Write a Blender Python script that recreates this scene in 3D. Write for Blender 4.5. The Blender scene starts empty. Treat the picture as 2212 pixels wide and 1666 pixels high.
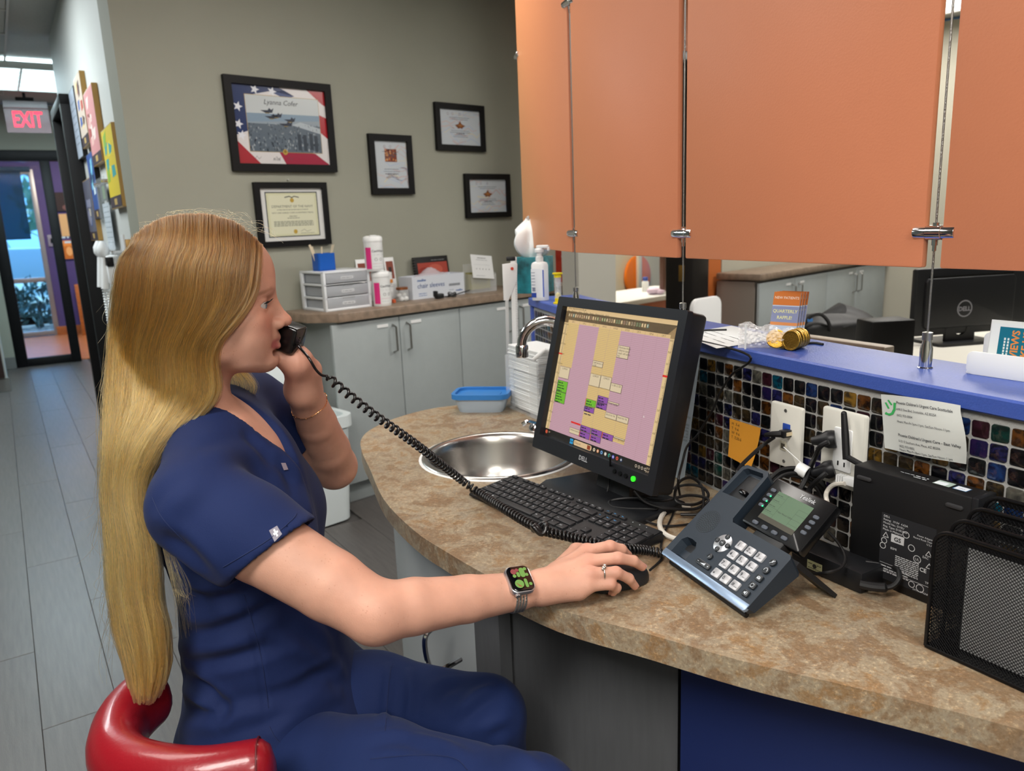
import bpy, bmesh, math, random
import numpy as np
from mathutils import Vector, Matrix, Euler
from mathutils.bvhtree import BVHTree
random.seed(7)
rng = np.random.default_rng(11)
SC = bpy.context.scene
COL = SC.collection
PI = math.pi
# ---------------------------------------------------------------- camera
F_PX, IW, IH = 1640.0, 2212, 1666
PITCH, ROLL, CAM_H = math.radians(12.3), math.radians(2.35), 1.27
FW = Vector((0, math.cos(PITCH), -math.sin(PITCH)))
R0 = Vector((1, 0, 0)); D0 = FW.cross(R0)
CR = R0 * math.cos(ROLL) + D0 * math.sin(ROLL)
CD = -R0 * math.sin(ROLL) + D0 * math.cos(ROLL)
CP = Vector((0, 0, CAM_H))
cam = bpy.data.cameras.new('camera'); cam_o = bpy.data.objects.new('camera', cam); COL.objects.link(cam_o)
cam.sensor_fit = 'HORIZONTAL'; cam.sensor_width = 36.0; cam.lens = F_PX / IW * 36.0
cam.clip_start = 0.02; cam.clip_end = 200
m = Matrix((CR, -CD, -FW)).transposed().to_4x4(); m.translation = CP
cam_o.matrix_world = m
cam.dof.use_dof = True; cam.dof.focus_distance = 1.12; cam.dof.aperture_fstop = 7.5
SC.camera = cam_o
# ---------------------------------------------------------------- world, exposure, large lights
SC.view_settings.view_transform = 'Standard'; SC.view_settings.look = 'None'
SC.view_settings.exposure = 0.08; SC.view_settings.gamma = 1.0; SC.view_settings.use_curve_mapping = False
W = bpy.data.worlds.new('world'); SC.world = W; W.use_nodes = True
bg = W.node_tree.nodes['Background']; bg.inputs[0].default_value = (0.13, 0.45, 0.95, 1); bg.inputs[1].default_value = 2.4

def area(name, loc, rot, sx, sy, power, col):
    l = bpy.data.lights.new(name, 'AREA'); l.shape = 'RECTANGLE'; l.size = sx; l.size_y = sy
    l.energy = power; l.color = col
    o = bpy.data.objects.new(name, l); COL.objects.link(o); o.location = loc; o.rotation_euler = rot
    return o
CEIL = 2.62
WARM = (1.0, 0.955, 0.90)
LAMPS = [  # x, y, rot, length, width, watts : ceiling troffers, then one unseen lamp added behind the camera for fill
    (-0.75, -0.55, 0.75, 1.2, 0.6, 54), (0.95, 0.30, 0.75, 1.2, 0.6, 24), (-1.35, 1.35, 0.75, 1.2, 0.6, 15),
    (-0.1, 2.55, 0.75, 1.2, 0.6, 17), (2.3, 3.0, 0.75, 1.2, 0.6, 50), (-2.9, 3.4, 0.75, 1.2, 0.6, 42),
    (2.6, 5.2, 0.75, 1.2, 0.6, 26), (0.7, -1.75, 0.75, 1.2, 0.6, 48)]
# daylight through the entrance glass at the end of the hall
SUN = bpy.data.lights.new('sun', 'SUN'); SUN.energy = 5.0; SUN.angle = 0.02; SUN.color = (0.35, 0.72, 1.0)
so = bpy.data.objects.new('sun', SUN); COL.objects.link(so); so.rotation_euler = (math.radians(48), 0, math.radians(200))

# ---------------------------------------------------------------- points from measured directions
def ray(x, y): return FW + CR * ((x - IW / 2) / F_PX) + CD * ((y - IH / 2) / F_PX)
def at_z(x, y, z):
    d = ray(x, y); return CP + d * ((z - CAM_H) / d.z)
def at_d(x, y, depth): return CP + ray(x, y) * depth
def at_pl(x, y, P, n):
    d = ray(x, y); P = Vector(P); n = Vector(n); return CP + d * ((P - CP).dot(n) / d.dot(n))
# ---------------------------------------------------------------- materials
def lin(h):
    if not isinstance(h, str): return tuple(h)[:3]
    h = h.lstrip('#'); v = [int(h[i:i + 2], 16) / 255 for i in (0, 2, 4)]
    return tuple(c / 12.92 if c <= .04045 else ((c + .055) / 1.055) ** 2.4 for c in v)
MATS = {}
def mat(name, col='808080', rough=.5, metal=0, vary=None, bump=None, coat=0, trans=0, ior=1.45, emit=None, alpha=1, sheen=0, spec=.5, sss=0, attr=False, coord='Object'):
    """principled material; vary=(scale, amount[, stretch]) tints the base with noise, bump=(scale, strength[, stretch])"""
    if name in MATS: return MATS[name]
    M = bpy.data.materials.new(name); M.use_nodes = True; MATS[name] = M
    nt = M.node_tree; N = nt.nodes; L = nt.links; B = N['Principled BSDF']
    c = lin(col); B.inputs['Base Color'].default_value = (*c, 1); B.inputs['Roughness'].default_value = rough
    B.inputs['Metallic'].default_value = metal; B.inputs['Coat Weight'].default_value = coat; B.inputs['Coat Roughness'].default_value = .08
    B.inputs['Transmission Weight'].default_value = trans; B.inputs['IOR'].default_value = ior; B.inputs['Alpha'].default_value = alpha
    B.inputs['Sheen Weight'].default_value = sheen; B.inputs['Specular IOR Level'].default_value = spec
    if sss: B.inputs['Subsurface Weight'].default_value = sss; B.inputs['Subsurface Scale'].default_value = .004; B.inputs['Subsurface Radius'].default_value = (1, .35, .2)
    if emit: B.inputs['Emission Color'].default_value = (*lin(emit[0]), 1); B.inputs['Emission Strength'].default_value = emit[1]
    src = None
    if attr:
        a = N.new('ShaderNodeAttribute'); a.attribute_name = 'Col'; src = a.outputs['Color']
        L.new(src, B.inputs['Base Color'])
        if attr == 'emit':
            L.new(src, B.inputs['Emission Color']); B.inputs['Emission Strength'].default_value = emit_strength_screen
            B.inputs['Base Color'].default_value = (.01, .01, .01, 1); L.remove(B.inputs['Base Color'].links[0])
    def nz(scale, stretch, detail=4):
        t = N.new('ShaderNodeTexCoord'); mp = N.new('ShaderNodeMapping'); n = N.new('ShaderNodeTexNoise')
        mp.inputs['Scale'].default_value = stretch or (1, 1, 1); n.inputs['Scale'].default_value = scale; n.inputs['Detail'].default_value = detail
        L.new(t.outputs[coord], mp.inputs[0]); L.new(mp.outputs[0], n.inputs['Vector']); return n
    if vary:
        n = nz(vary[0], vary[2] if len(vary) > 2 else None)
        mx = N.new('ShaderNodeMix'); mx.data_type = 'RGBA'; mx.blend_type = 'MULTIPLY'; mx.inputs['Factor'].default_value = 1
        rp = N.new('ShaderNodeMapRange'); rp.inputs[1].default_value = .3; rp.inputs[2].default_value = .7; rp.inputs[3].default_value = 1 - vary[1]; rp.inputs[4].default_value = 1 + vary[1] * .5
        L.new(n.outputs['Fac'], rp.inputs[0])
        if src: L.new(src, mx.inputs['A'])
        else: mx.inputs['A'].default_value = (*c, 1)
        L.new(rp.outputs[0], mx.inputs['B']); L.new(mx.outputs['Result'], B.inputs['Base Color'])
    if bump:
        n = nz(bump[0], bump[2] if len(bump) > 2 else None, 3); b = N.new('ShaderNodeBump'); b.inputs['Strength'].default_value = bump[1]; b.inputs['Distance'].default_value = .002
        L.new(n.outputs['Fac'], b.inputs['Height']); L.new(b.outputs[0], B.inputs['Normal'])
    return M
emit_strength_screen = 0.9
PRINT = mat('print_ink', rough=.65, attr=True)
GLOSSP = mat('print_gloss', rough=.25, attr=True, coat=.3)
SCREEN = mat('lit_screen', rough=.35, attr='emit')
# ---------------------------------------------------------------- mesh builder
def TRS(loc=(0, 0, 0), rot=(0, 0, 0)): return Matrix.Translation(Vector(loc)) @ Euler(rot).to_matrix().to_4x4()
def frame(o, x=None, y=None, z=None):
    """matrix with origin o and given axes (two suffice)"""
    if x is not None: x = Vector(x).normalized()
    if z is not None: z = Vector(z).normalized()
    if y is None: y = z.cross(x); y.normalize(); x = y.cross(z)
    elif z is None: y = Vector(y); z = x.cross(y).normalized(); y = z.cross(x)
    elif x is None: y = Vector(y).normalized(); x = y.cross(z).normalized(); y = z.cross(x)
    M = Matrix((x, y, z)).transposed().to_4x4(); M.translation = Vector(o); return M
def rrect(w, h, r, n=5, c=(0, 0)):
    r = min(r, w / 2 - 1e-5, h / 2 - 1e-5); P = []
    for cx, cy, a0 in ((w / 2 - r, h / 2 - r, 0), (-w / 2 + r, h / 2 - r, 90), (-w / 2 + r, -h / 2 + r, 180), (w / 2 - r, -h / 2 + r, 270)):
        for i in range(n + 1):
            a = math.radians(a0 + 90 * i / n); P.append((c[0] + cx + r * math.cos(a), c[1] + cy + r * math.sin(a)))
    return P
def circ(r, n=24, c=(0, 0), ry=None): return [(c[0] + r * math.cos(2 * PI * i / n), c[1] + (ry or r) * math.sin(2 * PI * i / n)) for i in range(n)]
def spline(P, n=8, closed=False):
    P = [Vector(p) for p in P]; out = []; k = len(P)
    for i in range(k if closed else k - 1):
        g = (lambda j: P[j % k]) if closed else (lambda j: P[max(0, min(k - 1, j))])
        a, b, c, d = g(i - 1), g(i), g(i + 1), g(i + 2)
        for j in range(n):
            t = j / n; out.append(.5 * ((2 * b) + (c - a) * t + (2 * a - 5 * b + 4 * c - d) * t * t + (3 * b - a - 3 * c + d) * t ** 3))
    if not closed: out.append(P[-1])
    return out
class G:
    def __init__(s): s.V = []; s.F = []; s.I = []; s.mi = 0
    def add(s, vs, fs, M=None):
        o = len(s.V)
        s.V += [tuple(M @ Vector(v)) if M else tuple(v) for v in vs]
        s.F += [[i + o for i in f] for f in fs]; s.I += [s.mi] * len(fs); return s
    def box(s, c, d, M=None, bev=0, seg=2):
        x, y, z = d[0] / 2, d[1] / 2, d[2] / 2
        if not bev:
            vs = [(c[0] + a * x, c[1] + b * y, c[2] + e * z) for e in (-1, 1) for b in (-1, 1) for a in (-1, 1)]
            return s.add(vs, [(0, 2, 3, 1), (4, 5, 7, 6), (0, 1, 5, 4), (2, 6, 7, 3), (0, 4, 6, 2), (1, 3, 7, 5)], M)
        bm = bmesh.new(); bmesh.ops.create_cube(bm, size=1, matrix=Matrix.Translation(c) @ Matrix.Diagonal((*d, 1)))
        bmesh.ops.bevel(bm, geom=bm.edges[:], offset=min(bev, min(d) * .49), segments=seg, affect='EDGES', profile=.5)
        return s.bm(bm, M)
    def bm(s, bm, M=None):
        bm.verts.index_update(); s.add([v.co.copy() for v in bm.verts], [[v.index for v in f.verts] for f in bm.faces], M); bm.free(); return s
    def prism(s, poly, z0, z1, M=None, bev=0, top=None):
        """poly (ccw, x/y) from z0 to z1; bev rounds the top (and bottom if bev is a pair) rim; top= taper polygon"""
        n = len(poly); bt, bb = (bev if isinstance(bev, tuple) else (bev, 0)); P = [Vector(p) for p in poly]
        def inset(d):
            o = []
            for i in range(n):
                a, b, c = P[i - 1], P[i], P[(i + 1) % n]; e1 = (b - a).normalized(); e2 = (c - b).normalized()
                n1 = Vector((-e1.y, e1.x)); n2 = Vector((-e2.y, e2.x)); m_ = (n1 + n2); l = m_.length
                m_ = m_ / l if l > 1e-6 else n1; o.append(b + m_ * (d / max(.35, m_.dot(n1))))
            return o
        rings = []
        if bb:
            for k in range(3): a = PI / 2 * k / 2; rings.append((inset(bb * (1 - math.sin(a))), z0 + bb * (1 - math.cos(a))))
        else: rings.append((P, z0))
        if bt:
            for k in range(3): a = PI / 2 * k / 2; rings.append((inset(bt * (1 - math.cos(a))), z1 - bt * (1 - math.sin(a))))
        else: rings.append(([Vector(p) for p in top] if top else P, z1))
        vs = [(p.x, p.y, z) for r, z in rings for p in r]; fs = []
        for k in range(len(rings) - 1):
            for i in range(n): fs.append((k * n + i, k * n + (i + 1) % n, (k + 1) * n + (i + 1) % n, (k + 1) * n + i))
        fs.append(tuple(reversed(range(n)))); fs.append(tuple((len(rings) - 1) * n + i for i in range(n)))
        return s.add(vs, fs, M)
    def ring(s, outer, inner, z0, z1, M=None):
        n = len(outer); vs = [(p[0], p[1], z) for z in (z0, z1) for q in (outer, inner) for p in q]; fs = []
        for i in range(n):
            j = (i + 1) % n
            fs += [(i, j, 2 * n + j, 2 * n + i), (n + j, n + i, 3 * n + i, 3 * n + j), (2 * n + i, 2 * n + j, 3 * n + j, 3 * n + i), (i, n + i, n + j, j)]
        return s.add(vs, fs, M)
    def lathe(s, prof, n=24, M=None, close=True):
        k = len(prof); vs = [(r * math.cos(2 * PI * i / n), r * math.sin(2 * PI * i / n), z) for r, z in prof for i in range(n)]
        fs = [(a * n + i, a * n + (i + 1) % n, (a + 1) * n + (i + 1) % n, (a + 1) * n + i) for a in range(k - 1) for i in range(n)]
        if close:
            if prof[0][0] > 1e-6: fs.append(tuple(reversed(range(n))))
            if prof[-1][0] > 1e-6: fs.append(tuple((k - 1) * n + i for i in range(n)))
        return s.add(vs, fs, M)
    def cyl(s, a, b, r, n=16, r2=None):
        a = Vector(a); b = Vector(b); d = b - a; M = d.to_track_quat('Z', 'Y').to_matrix().to_4x4(); M.translation = a
        return s.lathe([(r, 0), (r if r2 is None else r2, d.length)], n, M)
    def tube(s, P, r, n=8, closed=False, M=None, caps=True):
        P = [Vector(p) for p in P]; k = len(P); rr = r if hasattr(r, '__len__') else [r] * k; vs = []; fs = []
        up = None
        for i in range(k):
            t = (P[(i + 1) % k] - P[i - 1]) if closed else (P[min(i + 1, k - 1)] - P[max(i - 1, 0)])
            t = t.normalized() if t.length > 1e-9 else Vector((0, 0, 1))
            if up is None: up = t.orthogonal().normalized()
            up = (up - t * up.dot(t)); up = up.normalized() if up.length > 1e-6 else t.orthogonal().normalized(); sd = t.cross(up)
            for j in range(n): a = 2 * PI * j / n; vs.append(P[i] + up * (rr[i] * math.cos(a)) + sd * (rr[i] * math.sin(a)))
        for i in range(k if closed else k - 1):
            i2 = (i + 1) % k
            for j in range(n): fs.append((i * n + j, i * n + (j + 1) % n, i2 * n + (j + 1) % n, i2 * n + j))
        if caps and not closed: fs.append(tuple(reversed(range(n)))); fs.append(tuple((k - 1) * n + j for j in range(n)))
        return s.add(vs, fs, M)
    def ell(s, c, r, n=16, m_=10, M=None):
        r = r if hasattr(r, '__len__') else (r, r, r); vs = []; fs = []
        for a in range(m_ + 1):
            ph = PI * a / m_ - PI / 2
            for i in range(n): th = 2 * PI * i / n; vs.append((c[0] + r[0] * math.cos(ph) * math.cos(th), c[1] + r[1] * math.cos(ph) * math.sin(th), c[2] + r[2] * math.sin(ph)))
        for a in range(m_):
            for i in range(n): fs.append((a * n + i, a * n + (i + 1) % n, (a + 1) * n + (i + 1) % n, (a + 1) * n + i))
        return s.add(vs, fs, M)
    def grid(s, f, nu, nv, M=None, thick=0):
        """surface f(u,v) u,v in 0..1; thick adds a back face offset by f's own normal"""
        P = [[Vector(f(i / nu, j / nv)) for j in range(nv + 1)] for i in range(nu + 1)]; w = nv + 1
        vs = [p for r in P for p in r]; fs = [(i * w + j, (i + 1) * w + j, (i + 1) * w + j + 1, i * w + j + 1) for i in range(nu) for j in range(nv)]
        if thick:
            o = len(vs)
            for i in range(nu + 1):
                for j in range(nv + 1):
                    a = P[min(i + 1, nu)][j] - P[max(i - 1, 0)][j]; b = P[i][min(j + 1, nv)] - P[i][max(j - 1, 0)]
                    vs.append(P[i][j] - a.cross(b).normalized() * thick)
            fs += [tuple(o + q for q in reversed(f_)) for f_ in fs[:]]
            rim = [(i, 0) for i in range(nu)] + [(nu, j) for j in range(nv)] + [(i, nv) for i in range(nu, 0, -1)] + [(0, j) for j in range(nv, 0, -1)]
            for q in range(len(rim)):
                a = rim[q]; b = rim[(q + 1) % len(rim)]; ia = a[0] * w + a[1]; ib = b[0] * w + b[1]; fs.append((ib, ia, o + ia, o + ib))
        return s.add(vs, fs, M)
    def obj(s, name, mats, parent=None, smooth=35, M=None):
        me = bpy.data.meshes.new(name); me.from_pydata(s.V, [], s.F)
        for m_ in (mats if isinstance(mats, (list, tuple)) else [mats]): me.materials.append(m_)
        if s.mi or any(s.I): me.polygons.foreach_set('material_index', s.I)
        me.validate(); me.update()
        if smooth: me.shade_smooth(); me.set_sharp_from_angle(angle=math.radians(smooth))
        o = bpy.data.objects.new(name, me); COL.objects.link(o)
        if parent: o.parent = parent
        if M is not None: o.matrix_local = M
        return o
def tag(o, label=None, cat=None, group=None, kind=None):
    if label: o['label'] = label
    if cat: o['category'] = cat
    if group: o['group'] = group
    if kind: o['kind'] = kind
    return o
def thing(name, label, cat, loc=(0, 0, 0), rotz=0, group=None, M=None):
    o = bpy.data.objects.new(name, None); COL.objects.link(o); o.empty_display_size = .05
    if M is not None: o.matrix_world = M
    else: o.location = loc; o.rotation_euler = (0, 0, rotz)
    return tag(o, label, cat, group)
def struct(name, g, m_, parent=None, smooth=30):
    o = g.obj(name, m_, parent, smooth)
    if not parent: o['kind'] = 'structure'
    return o
def dup(root, M=None, label=None, group=None):
    r = root.copy(); COL.objects.link(r)
    if M is not None: r.matrix_world = M
    if label: r['label'] = label
    if group: r['group'] = group
    for ch in list(root.children):
        c = ch.copy(); COL.objects.link(c); c.parent = r
        for gch in list(ch.children): d = gch.copy(); COL.objects.link(d); d.parent = c
    return r
# ---------------------------------------------------------------- flat print: coloured shapes and lettering as one thin mesh
_TX = {}
def text_mesh(s, bold=0):
    k = (s, bold)
    if k not in _TX:
        cu = bpy.data.curves.new('t', 'FONT'); cu.body = s; cu.size = 1; cu.resolution_u = 2; cu.offset = bold; cu.align_x = 'LEFT'
        o = bpy.data.objects.new('t', cu); COL.objects.link(o)
        dg = bpy.context.evaluated_depsgraph_get(); me = bpy.data.meshes.new_from_object(o.evaluated_get(dg))
        vs = [(v.co.x, v.co.y) for v in me.vertices]; fs = [list(p.vertices) for p in me.polygons]
        w = max([v[0] for v in vs], default=0)
        _TX[k] = (vs, fs, w); bpy.data.objects.remove(o); bpy.data.meshes.remove(me); bpy.data.curves.remove(cu)
    return _TX[k]
class P2:
    """print on the local plane z=0 (x right, y up); later layers lie .12 mm higher"""
    def __init__(s, step=.00012): s.V = []; s.F = []; s.C = []; s.step = step
    def poly(s, pts, col, layer=0, warp=None):
        o = len(s.V); s.V += [(p[0], p[1], layer * s.step) for p in pts]; s.F.append(list(range(o, o + len(pts)))); s.C.append(lin(col)); return s
    def rect(s, x, y, w, h, col, layer=0): return s.poly([(x, y), (x + w, y), (x + w, y + h), (x, y + h)], col, layer)
    def disc(s, x, y, r, col, layer=0, n=16, ry=None): return s.poly(circ(r, n, (x, y), ry), col, layer)
    def line(s, pts, w, col, layer=0):
        for a, b in zip(pts[:-1], pts[1:]):
            a = Vector(a); b = Vector(b); d = (b - a)
            if d.length < 1e-9: continue
            d.normalize(); n = Vector((-d.y, d.x)) * w / 2; e = d * w * .3; s.poly([a - n - e, b - n + e, b + n + e, a + n - e], col, layer)
        return s
    def circle(s, x, y, r, w, col, layer=0, n=20): return s.line([(x + r * math.cos(2 * PI * i / n), y + r * math.sin(2 * PI * i / n)) for i in range(n + 1)], w, col, layer)
    def text(s, t, x, y, size, col, layer=1, bold=0, align='l', width=None, rot=0, shear=0):
        if not t: return s
        vs, fs, w = text_mesh(t, bold); kx = size if width is None else width / max(w, 1e-6); o = len(s.V)
        dx = 0 if align == 'l' else (-w * kx / 2 if align == 'c' else -w * kx); c, sn = math.cos(rot), math.sin(rot)
        for a, b in vs:
            a = a * kx + dx + shear * b * size; b *= size; s.V.append((x + a * c - b * sn, y + a * sn + b * c, layer * s.step))
        s.F += [[i + o for i in f] for f in fs]; s.C += [lin(col)] * len(fs); return s
    def scribble(s, x, y, w, size, col, layer=1, seed=0):
        """illegible far lettering: short word-like dashes"""
        r = random.Random(seed); p = x
        while p < x + w:
            l = min(size * r.uniform(1.0, 3.5), x + w - p); s.rect(p, y, l, size * .55, col, layer); p += l + size * .45
        return s
    def obj(s, name, m_, parent=None, M=None, warp=None):
        me = bpy.data.meshes.new(name); me.from_pydata([warp(*v) for v in s.V] if warp else s.V, [], s.F); me.materials.append(m_)
        at = me.color_attributes.new('Col', 'FLOAT_COLOR', 'CORNER'); d = []
        for f, c in zip(s.F, s.C): d += [*c, 1.0] * len(f)
        at.data.foreach_set('color', d); o = bpy.data.objects.new(name, me); COL.objects.link(o)
        if parent: o.parent = parent
        if M is not None: o.matrix_local = M
        return o
# ================================================================ SETTING
U = Vector((.7314, .6820, 0)); NB = Vector((.6820, -.7314, 0)); P0 = Vector((-.985, 3.59, 0))   # back wall: along, towards the room
def BW(s, d, z=0): return P0 + U * s + NB * d + Vector((0, 0, z))
RU = math.radians(43)
CEIL = 2.55
M_wall = mat('wall_grey', '98998c', .75, vary=(3, .04), bump=(180, .08))
M_wall2 = mat('wall_pale', 'b9b8ae', .7, vary=(3, .03), bump=(180, .08))
M_floor = mat('floor_vinyl', '504d4b', .36, vary=(6, .25, (14, 1, 1)), bump=(60, .12, (10, 1, 1)))
M_floor2 = mat('floor_joint', '434140', .7)
M_ceil = mat('ceiling_tile', 'c9c8c2', .9, vary=(60, .06))
M_tee = mat('ceiling_tee', 'd5d5d0', .5)
M_black = mat('black_frame', '060608', .5, spec=.3)
M_lam = mat('grey_laminate', '9da5a6', .45, vary=(25, .03))
M_lamd = mat('charcoal_laminate', '55575a', .5, vary=(120, .08, (1, 1, .1)))
M_navy = mat('navy_laminate', '1c2b5e', .45)
M_white = mat('white_plastic', 'e6e8e8', .35)
M_chrome = mat('chrome', 'd8d8da', .12, 1)
M_steel = mat('brushed_nickel', 'a9a8a4', .35, 1)
M_clear = mat('clear_plastic', 'ffffff', .05, trans=1, ior=1.12)
# floor
g = G(); g.box((-1, 5, -.06), (16, 16, .1)); flo = struct('floor', g, M_floor2, smooth=0)
h_dir = Vector((math.sin(math.radians(-33.3)), math.cos(math.radians(-33.3)), 0)); h_n = Vector((-h_dir.y, h_dir.x, 0))  # hall axis, and its left
g = G(); g.box((0, 0, -.005), (.1788, 1.2192, .01), bev=.0008, seg=1); pm = g.obj('floor_plank', M_floor, flo, 0); k = 0
for i in range(-12, 19):
    for j in range(-1, 9):
        c = Vector((-.2, .3, 0)) + h_n * (i * .18) + h_dir * (j * 1.221 + (i * .47) % 1.22)
        v = c - CP; dep = v.dot(FW); px = v.dot(CR) / dep * F_PX + IW / 2 if dep > .2 else 9999
        if dep < .5 or px < -420 or px > 1150 or ((c - P0).dot(NB) < -.05 and (c - Vector((-1.473, 3.135, 0))).dot(-h_n) > .1) or c.y > 8.6: continue
        o = pm if k == 0 else pm.copy()
        if k: COL.objects.link(o)
        o.location = c; o.rotation_euler = (0, 0, math.radians(33.3)); k += 1
# ceiling : slab, lay-in panels over the hall, grid
g = G(); g.box((-1, 5, CEIL + .07), (16, 16, .1)); cei = struct('ceiling', g, M_ceil, smooth=0)
g = G(); g.box((0, 0, CEIL + .008), (.585, .585, .016), bev=.004, seg=1); pm = g.obj('ceiling_panel', M_ceil, cei, 0); k = 0; tee = G()
for i in range(-2, 4):
    for j in range(0, 9):
        c = Vector((-1.6, 2.9, 0)) + h_n * (i * .61 + .3) + h_dir * (j * .61)
        if i <= -1 and j < 9: continue
        if (i, j) in ((0, 5), (0, 6), (1, 5), (1, 6), (2, 5), (2, 6)): continue
        o = pm if k == 0 else pm.copy()
        if k: COL.objects.link(o)
        o.location = c; o.rotation_euler = (0, 0, math.radians(33.3)); k += 1
for j in range(0, 10):
    a = Vector((-1.6, 2.9, CEIL - .002)) + h_dir * (j * .61 - .305); tee.tube([a, a + h_n * 2.4], .009, 4)
for i in range(0, 5):
    a = Vector((-1.6, 2.9, CEIL - .002)) + h_n * (i * .61); tee.tube([a - h_dir * .3, a + h_dir * 5.2], .009, 4)
tee.obj('ceiling_grid', M_tee, cei, 0)
# ceiling troffers: a prismatic lens on each, the added fill lamp too
M_lens = mat('lamp_lens', 'ffffff', .4, emit=('fff6ea', 3.0))
for i, (x, y, r, sx, sy, w) in enumerate(LAMPS):
    area('ceiling_lamp_light', (x, y, CEIL - .045), (0, 0, r), sx * .95, sy * .9, w, WARM if i != 5 else (.86, .96, 1.0))
    q = ['above the seated woman', 'above the reception ledge', 'behind the seated woman, over the hall mouth', 'between the sink and the back wall', 'over the reception desk', 'over the start of the hall', 'in front of the far grey cabinets', 'added as fill light near the wall behind the camera'][i]
    t = thing('ceiling_lamp', 'white recessed ceiling lamp ' + q, 'lamp', (x, y, CEIL), r)
    g = G(); g.ring([(-sx / 2, -sy / 2), (sx / 2, -sy / 2), (sx / 2, sy / 2), (-sx / 2, sy / 2)], [(-sx / 2 + .03, -sy / 2 + .03), (sx / 2 - .03, -sy / 2 + .03), (sx / 2 - .03, sy / 2 - .03), (-sx / 2 + .03, sy / 2 - .03)], -.03, 0); g.obj('lamp_frame', M_white, t, 0)
    g = G(); g.box((0, 0, -.012), (sx - .06, sy - .06, .012)); g.obj('lamp_lens', M_lens, t, 0)
# the louvred daylight-white lamp in the hall
t = thing('louvre_lamp', 'bright louvred ceiling lamp in the hall by the exit sign', 'lamp', tuple(at_z(40, 158, CEIL)), math.radians(33.3))
g = G(); g.box((0, 0, -.005), (1.3, 1.0, .02)); g.obj('lamp_lens', mat('lamp_lens_cool', 'ffffff', .4, emit=('d8f4ff', 5.5)), t, 0)
for j in range(6): g = G(); g.box((0, -.5 + .2 * j, -.03), (1.32, .012, .05)); g.obj('louvre', M_tee, t, 0)
for j in (-.42, 0, .42): g = G(); g.box((j, 0, -.03), (.012, 1.0, .045)); g.obj('louvre', M_tee, t, 0)
area('louvre_lamp_light', tuple(at_z(40, 158, CEIL) + Vector((0, 0, -.07))), (0, 0, math.radians(33.3)), 1.2, .9, 55, (.72, .92, 1.0))
# back wall
def wall_slab(name, a, b, z0, z1, th, m_, parent=None):
    a = Vector((a[0], a[1], 0)); b = Vector((b[0], b[1], 0)); d = (b - a); L = d.length; g = G()
    g.box((L / 2, th / 2, (z0 + z1) / 2), (L, th, z1 - z0), frame(a, d, z=(0, 0, 1))); return struct(name, g, m_, parent, 0)
C0 = BW(-.667, 0)
bwR = at_pl(1295, 600, P0, NB)
wall_slab('wall_back', C0, bwR, 0, CEIL, .12, M_wall)
# hall wall : stretch with the pictures, the black doorway, the short stretch beyond it
HT = lambda t, z=0, d=0: C0 + h_dir * t + h_n * d + Vector((0, 0, z))
M_hall = mat('wall_hall', 'c8cac6', .6, vary=(3, .03), bump=(180, .06))
g = G()
MH = frame(C0, h_dir, z=(0, 0, 1))    # x along the hall, y = to the left (into the hall)
g.prism([(0, 0), (.03, -.12), (1.68, -.12), (1.68, 0)], 0, CEIL, MH); g.box((2.06, -.06, 2.30), (.76, .12, .5), MH); g.box((2.56, -.06, CEIL / 2), (.24, .12, CEIL), MH)
struct('wall_hall', g, M_hall, smooth=0)
d1 = thing('door_1', 'black door and frame in the pale hall wall', 'door', M=MH.copy()); d1['kind'] = 'structure'
g = G(); g.box((1.71, .0, 1.03), (.06, .15, 2.06), bev=.004); g.box((2.41, .0, 1.03), (.06, .15, 2.06), bev=.004); g.box((2.06, .0, 2.03), (.76, .15, .06), bev=.004); g.obj('door_frame', M_black, d1)
g = G(); g.box((2.06, -.03, 1.0), (.64, .045, 2.0), bev=.004); g.obj('door_leaf', mat('black_door', '121216', .5), d1)
# end of the hall: glass partition
EH = Vector((.866, .5, 0)); EN = Vector((.5, -.866, 0)); E1 = Vector((-4.75, 7.82, 0))
def e1(x, y): return at_pl(x, y, E1, EN)
def eq(g, pts, th, M_=None):   # thick polygon on plane E1 from measured corners
    P = [Vector(p) for p in pts]; nn = (P[1] - P[0]).cross(P[2] - P[0]).normalized(); k = len(P)
    g.add(P + [p + nn * th for p in P], [tuple(reversed(range(k))), tuple(range(k, 2 * k))] + [(i, (i + 1) % k, k + (i + 1) % k, k + i) for i in range(k)])
def E1s(s, z, d=0): return E1 + EH * s + EN * d + Vector((0, 0, z))
ME1 = frame(E1, EH, z=(0, 0, 1))
sL = (e1(28, 600) - E1).dot(EH) - .05; sR = (e1(158, 700) - E1).dot(EH) - .02; sW = (e1(5, 345) - E1).dot(EH)
d2 = thing('door_2', 'black framed glass door at the end of the hall', 'door', M=ME1.copy()); d2['kind'] = 'structure'
g = G()
for s, w in ((sL, .1), (sR, .09)): g.box((s, 0, 1.03), (w, .09, 2.06), bev=.004)
g.box(((sL + sR) / 2, 0, .04), (sR - sL, .07, .08), bev=.004); g.obj('door_frame', M_black, d2)
g = G(); g.box((.6, 0, 2.08), (3.4, .1, .1), bev=.004); g.obj('door_header', M_black, d2)
g = G(); g.box(((sL + sR) / 2, 0, 1.05), (sR - sL - .1, .008, 1.94)); g.obj('door_glass', M_clear, d2, 0)
P = P2(); Mp = Matrix.Translation(((sL + sR) / 2 + .22, -.012, 1.22)) @ Matrix.Rotation(PI / 2, 4, 'X')
P.scribble(0, .05, .13, .03, 'd8dce0', 0, 4); P.scribble(-.02, 0, .19, .035, 'd8dce0', 0, 5); P.obj('door_lettering', PRINT, d2, Mp)
g = G(); g.box((.7, 0, 2.34), (4.2, .12, .42), ME1); g.box((sL - 1.05, 0, 1.07), (2.0, .12, 2.14), ME1); struct('wall_hall_end', g, M_wall, smooth=0)
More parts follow.
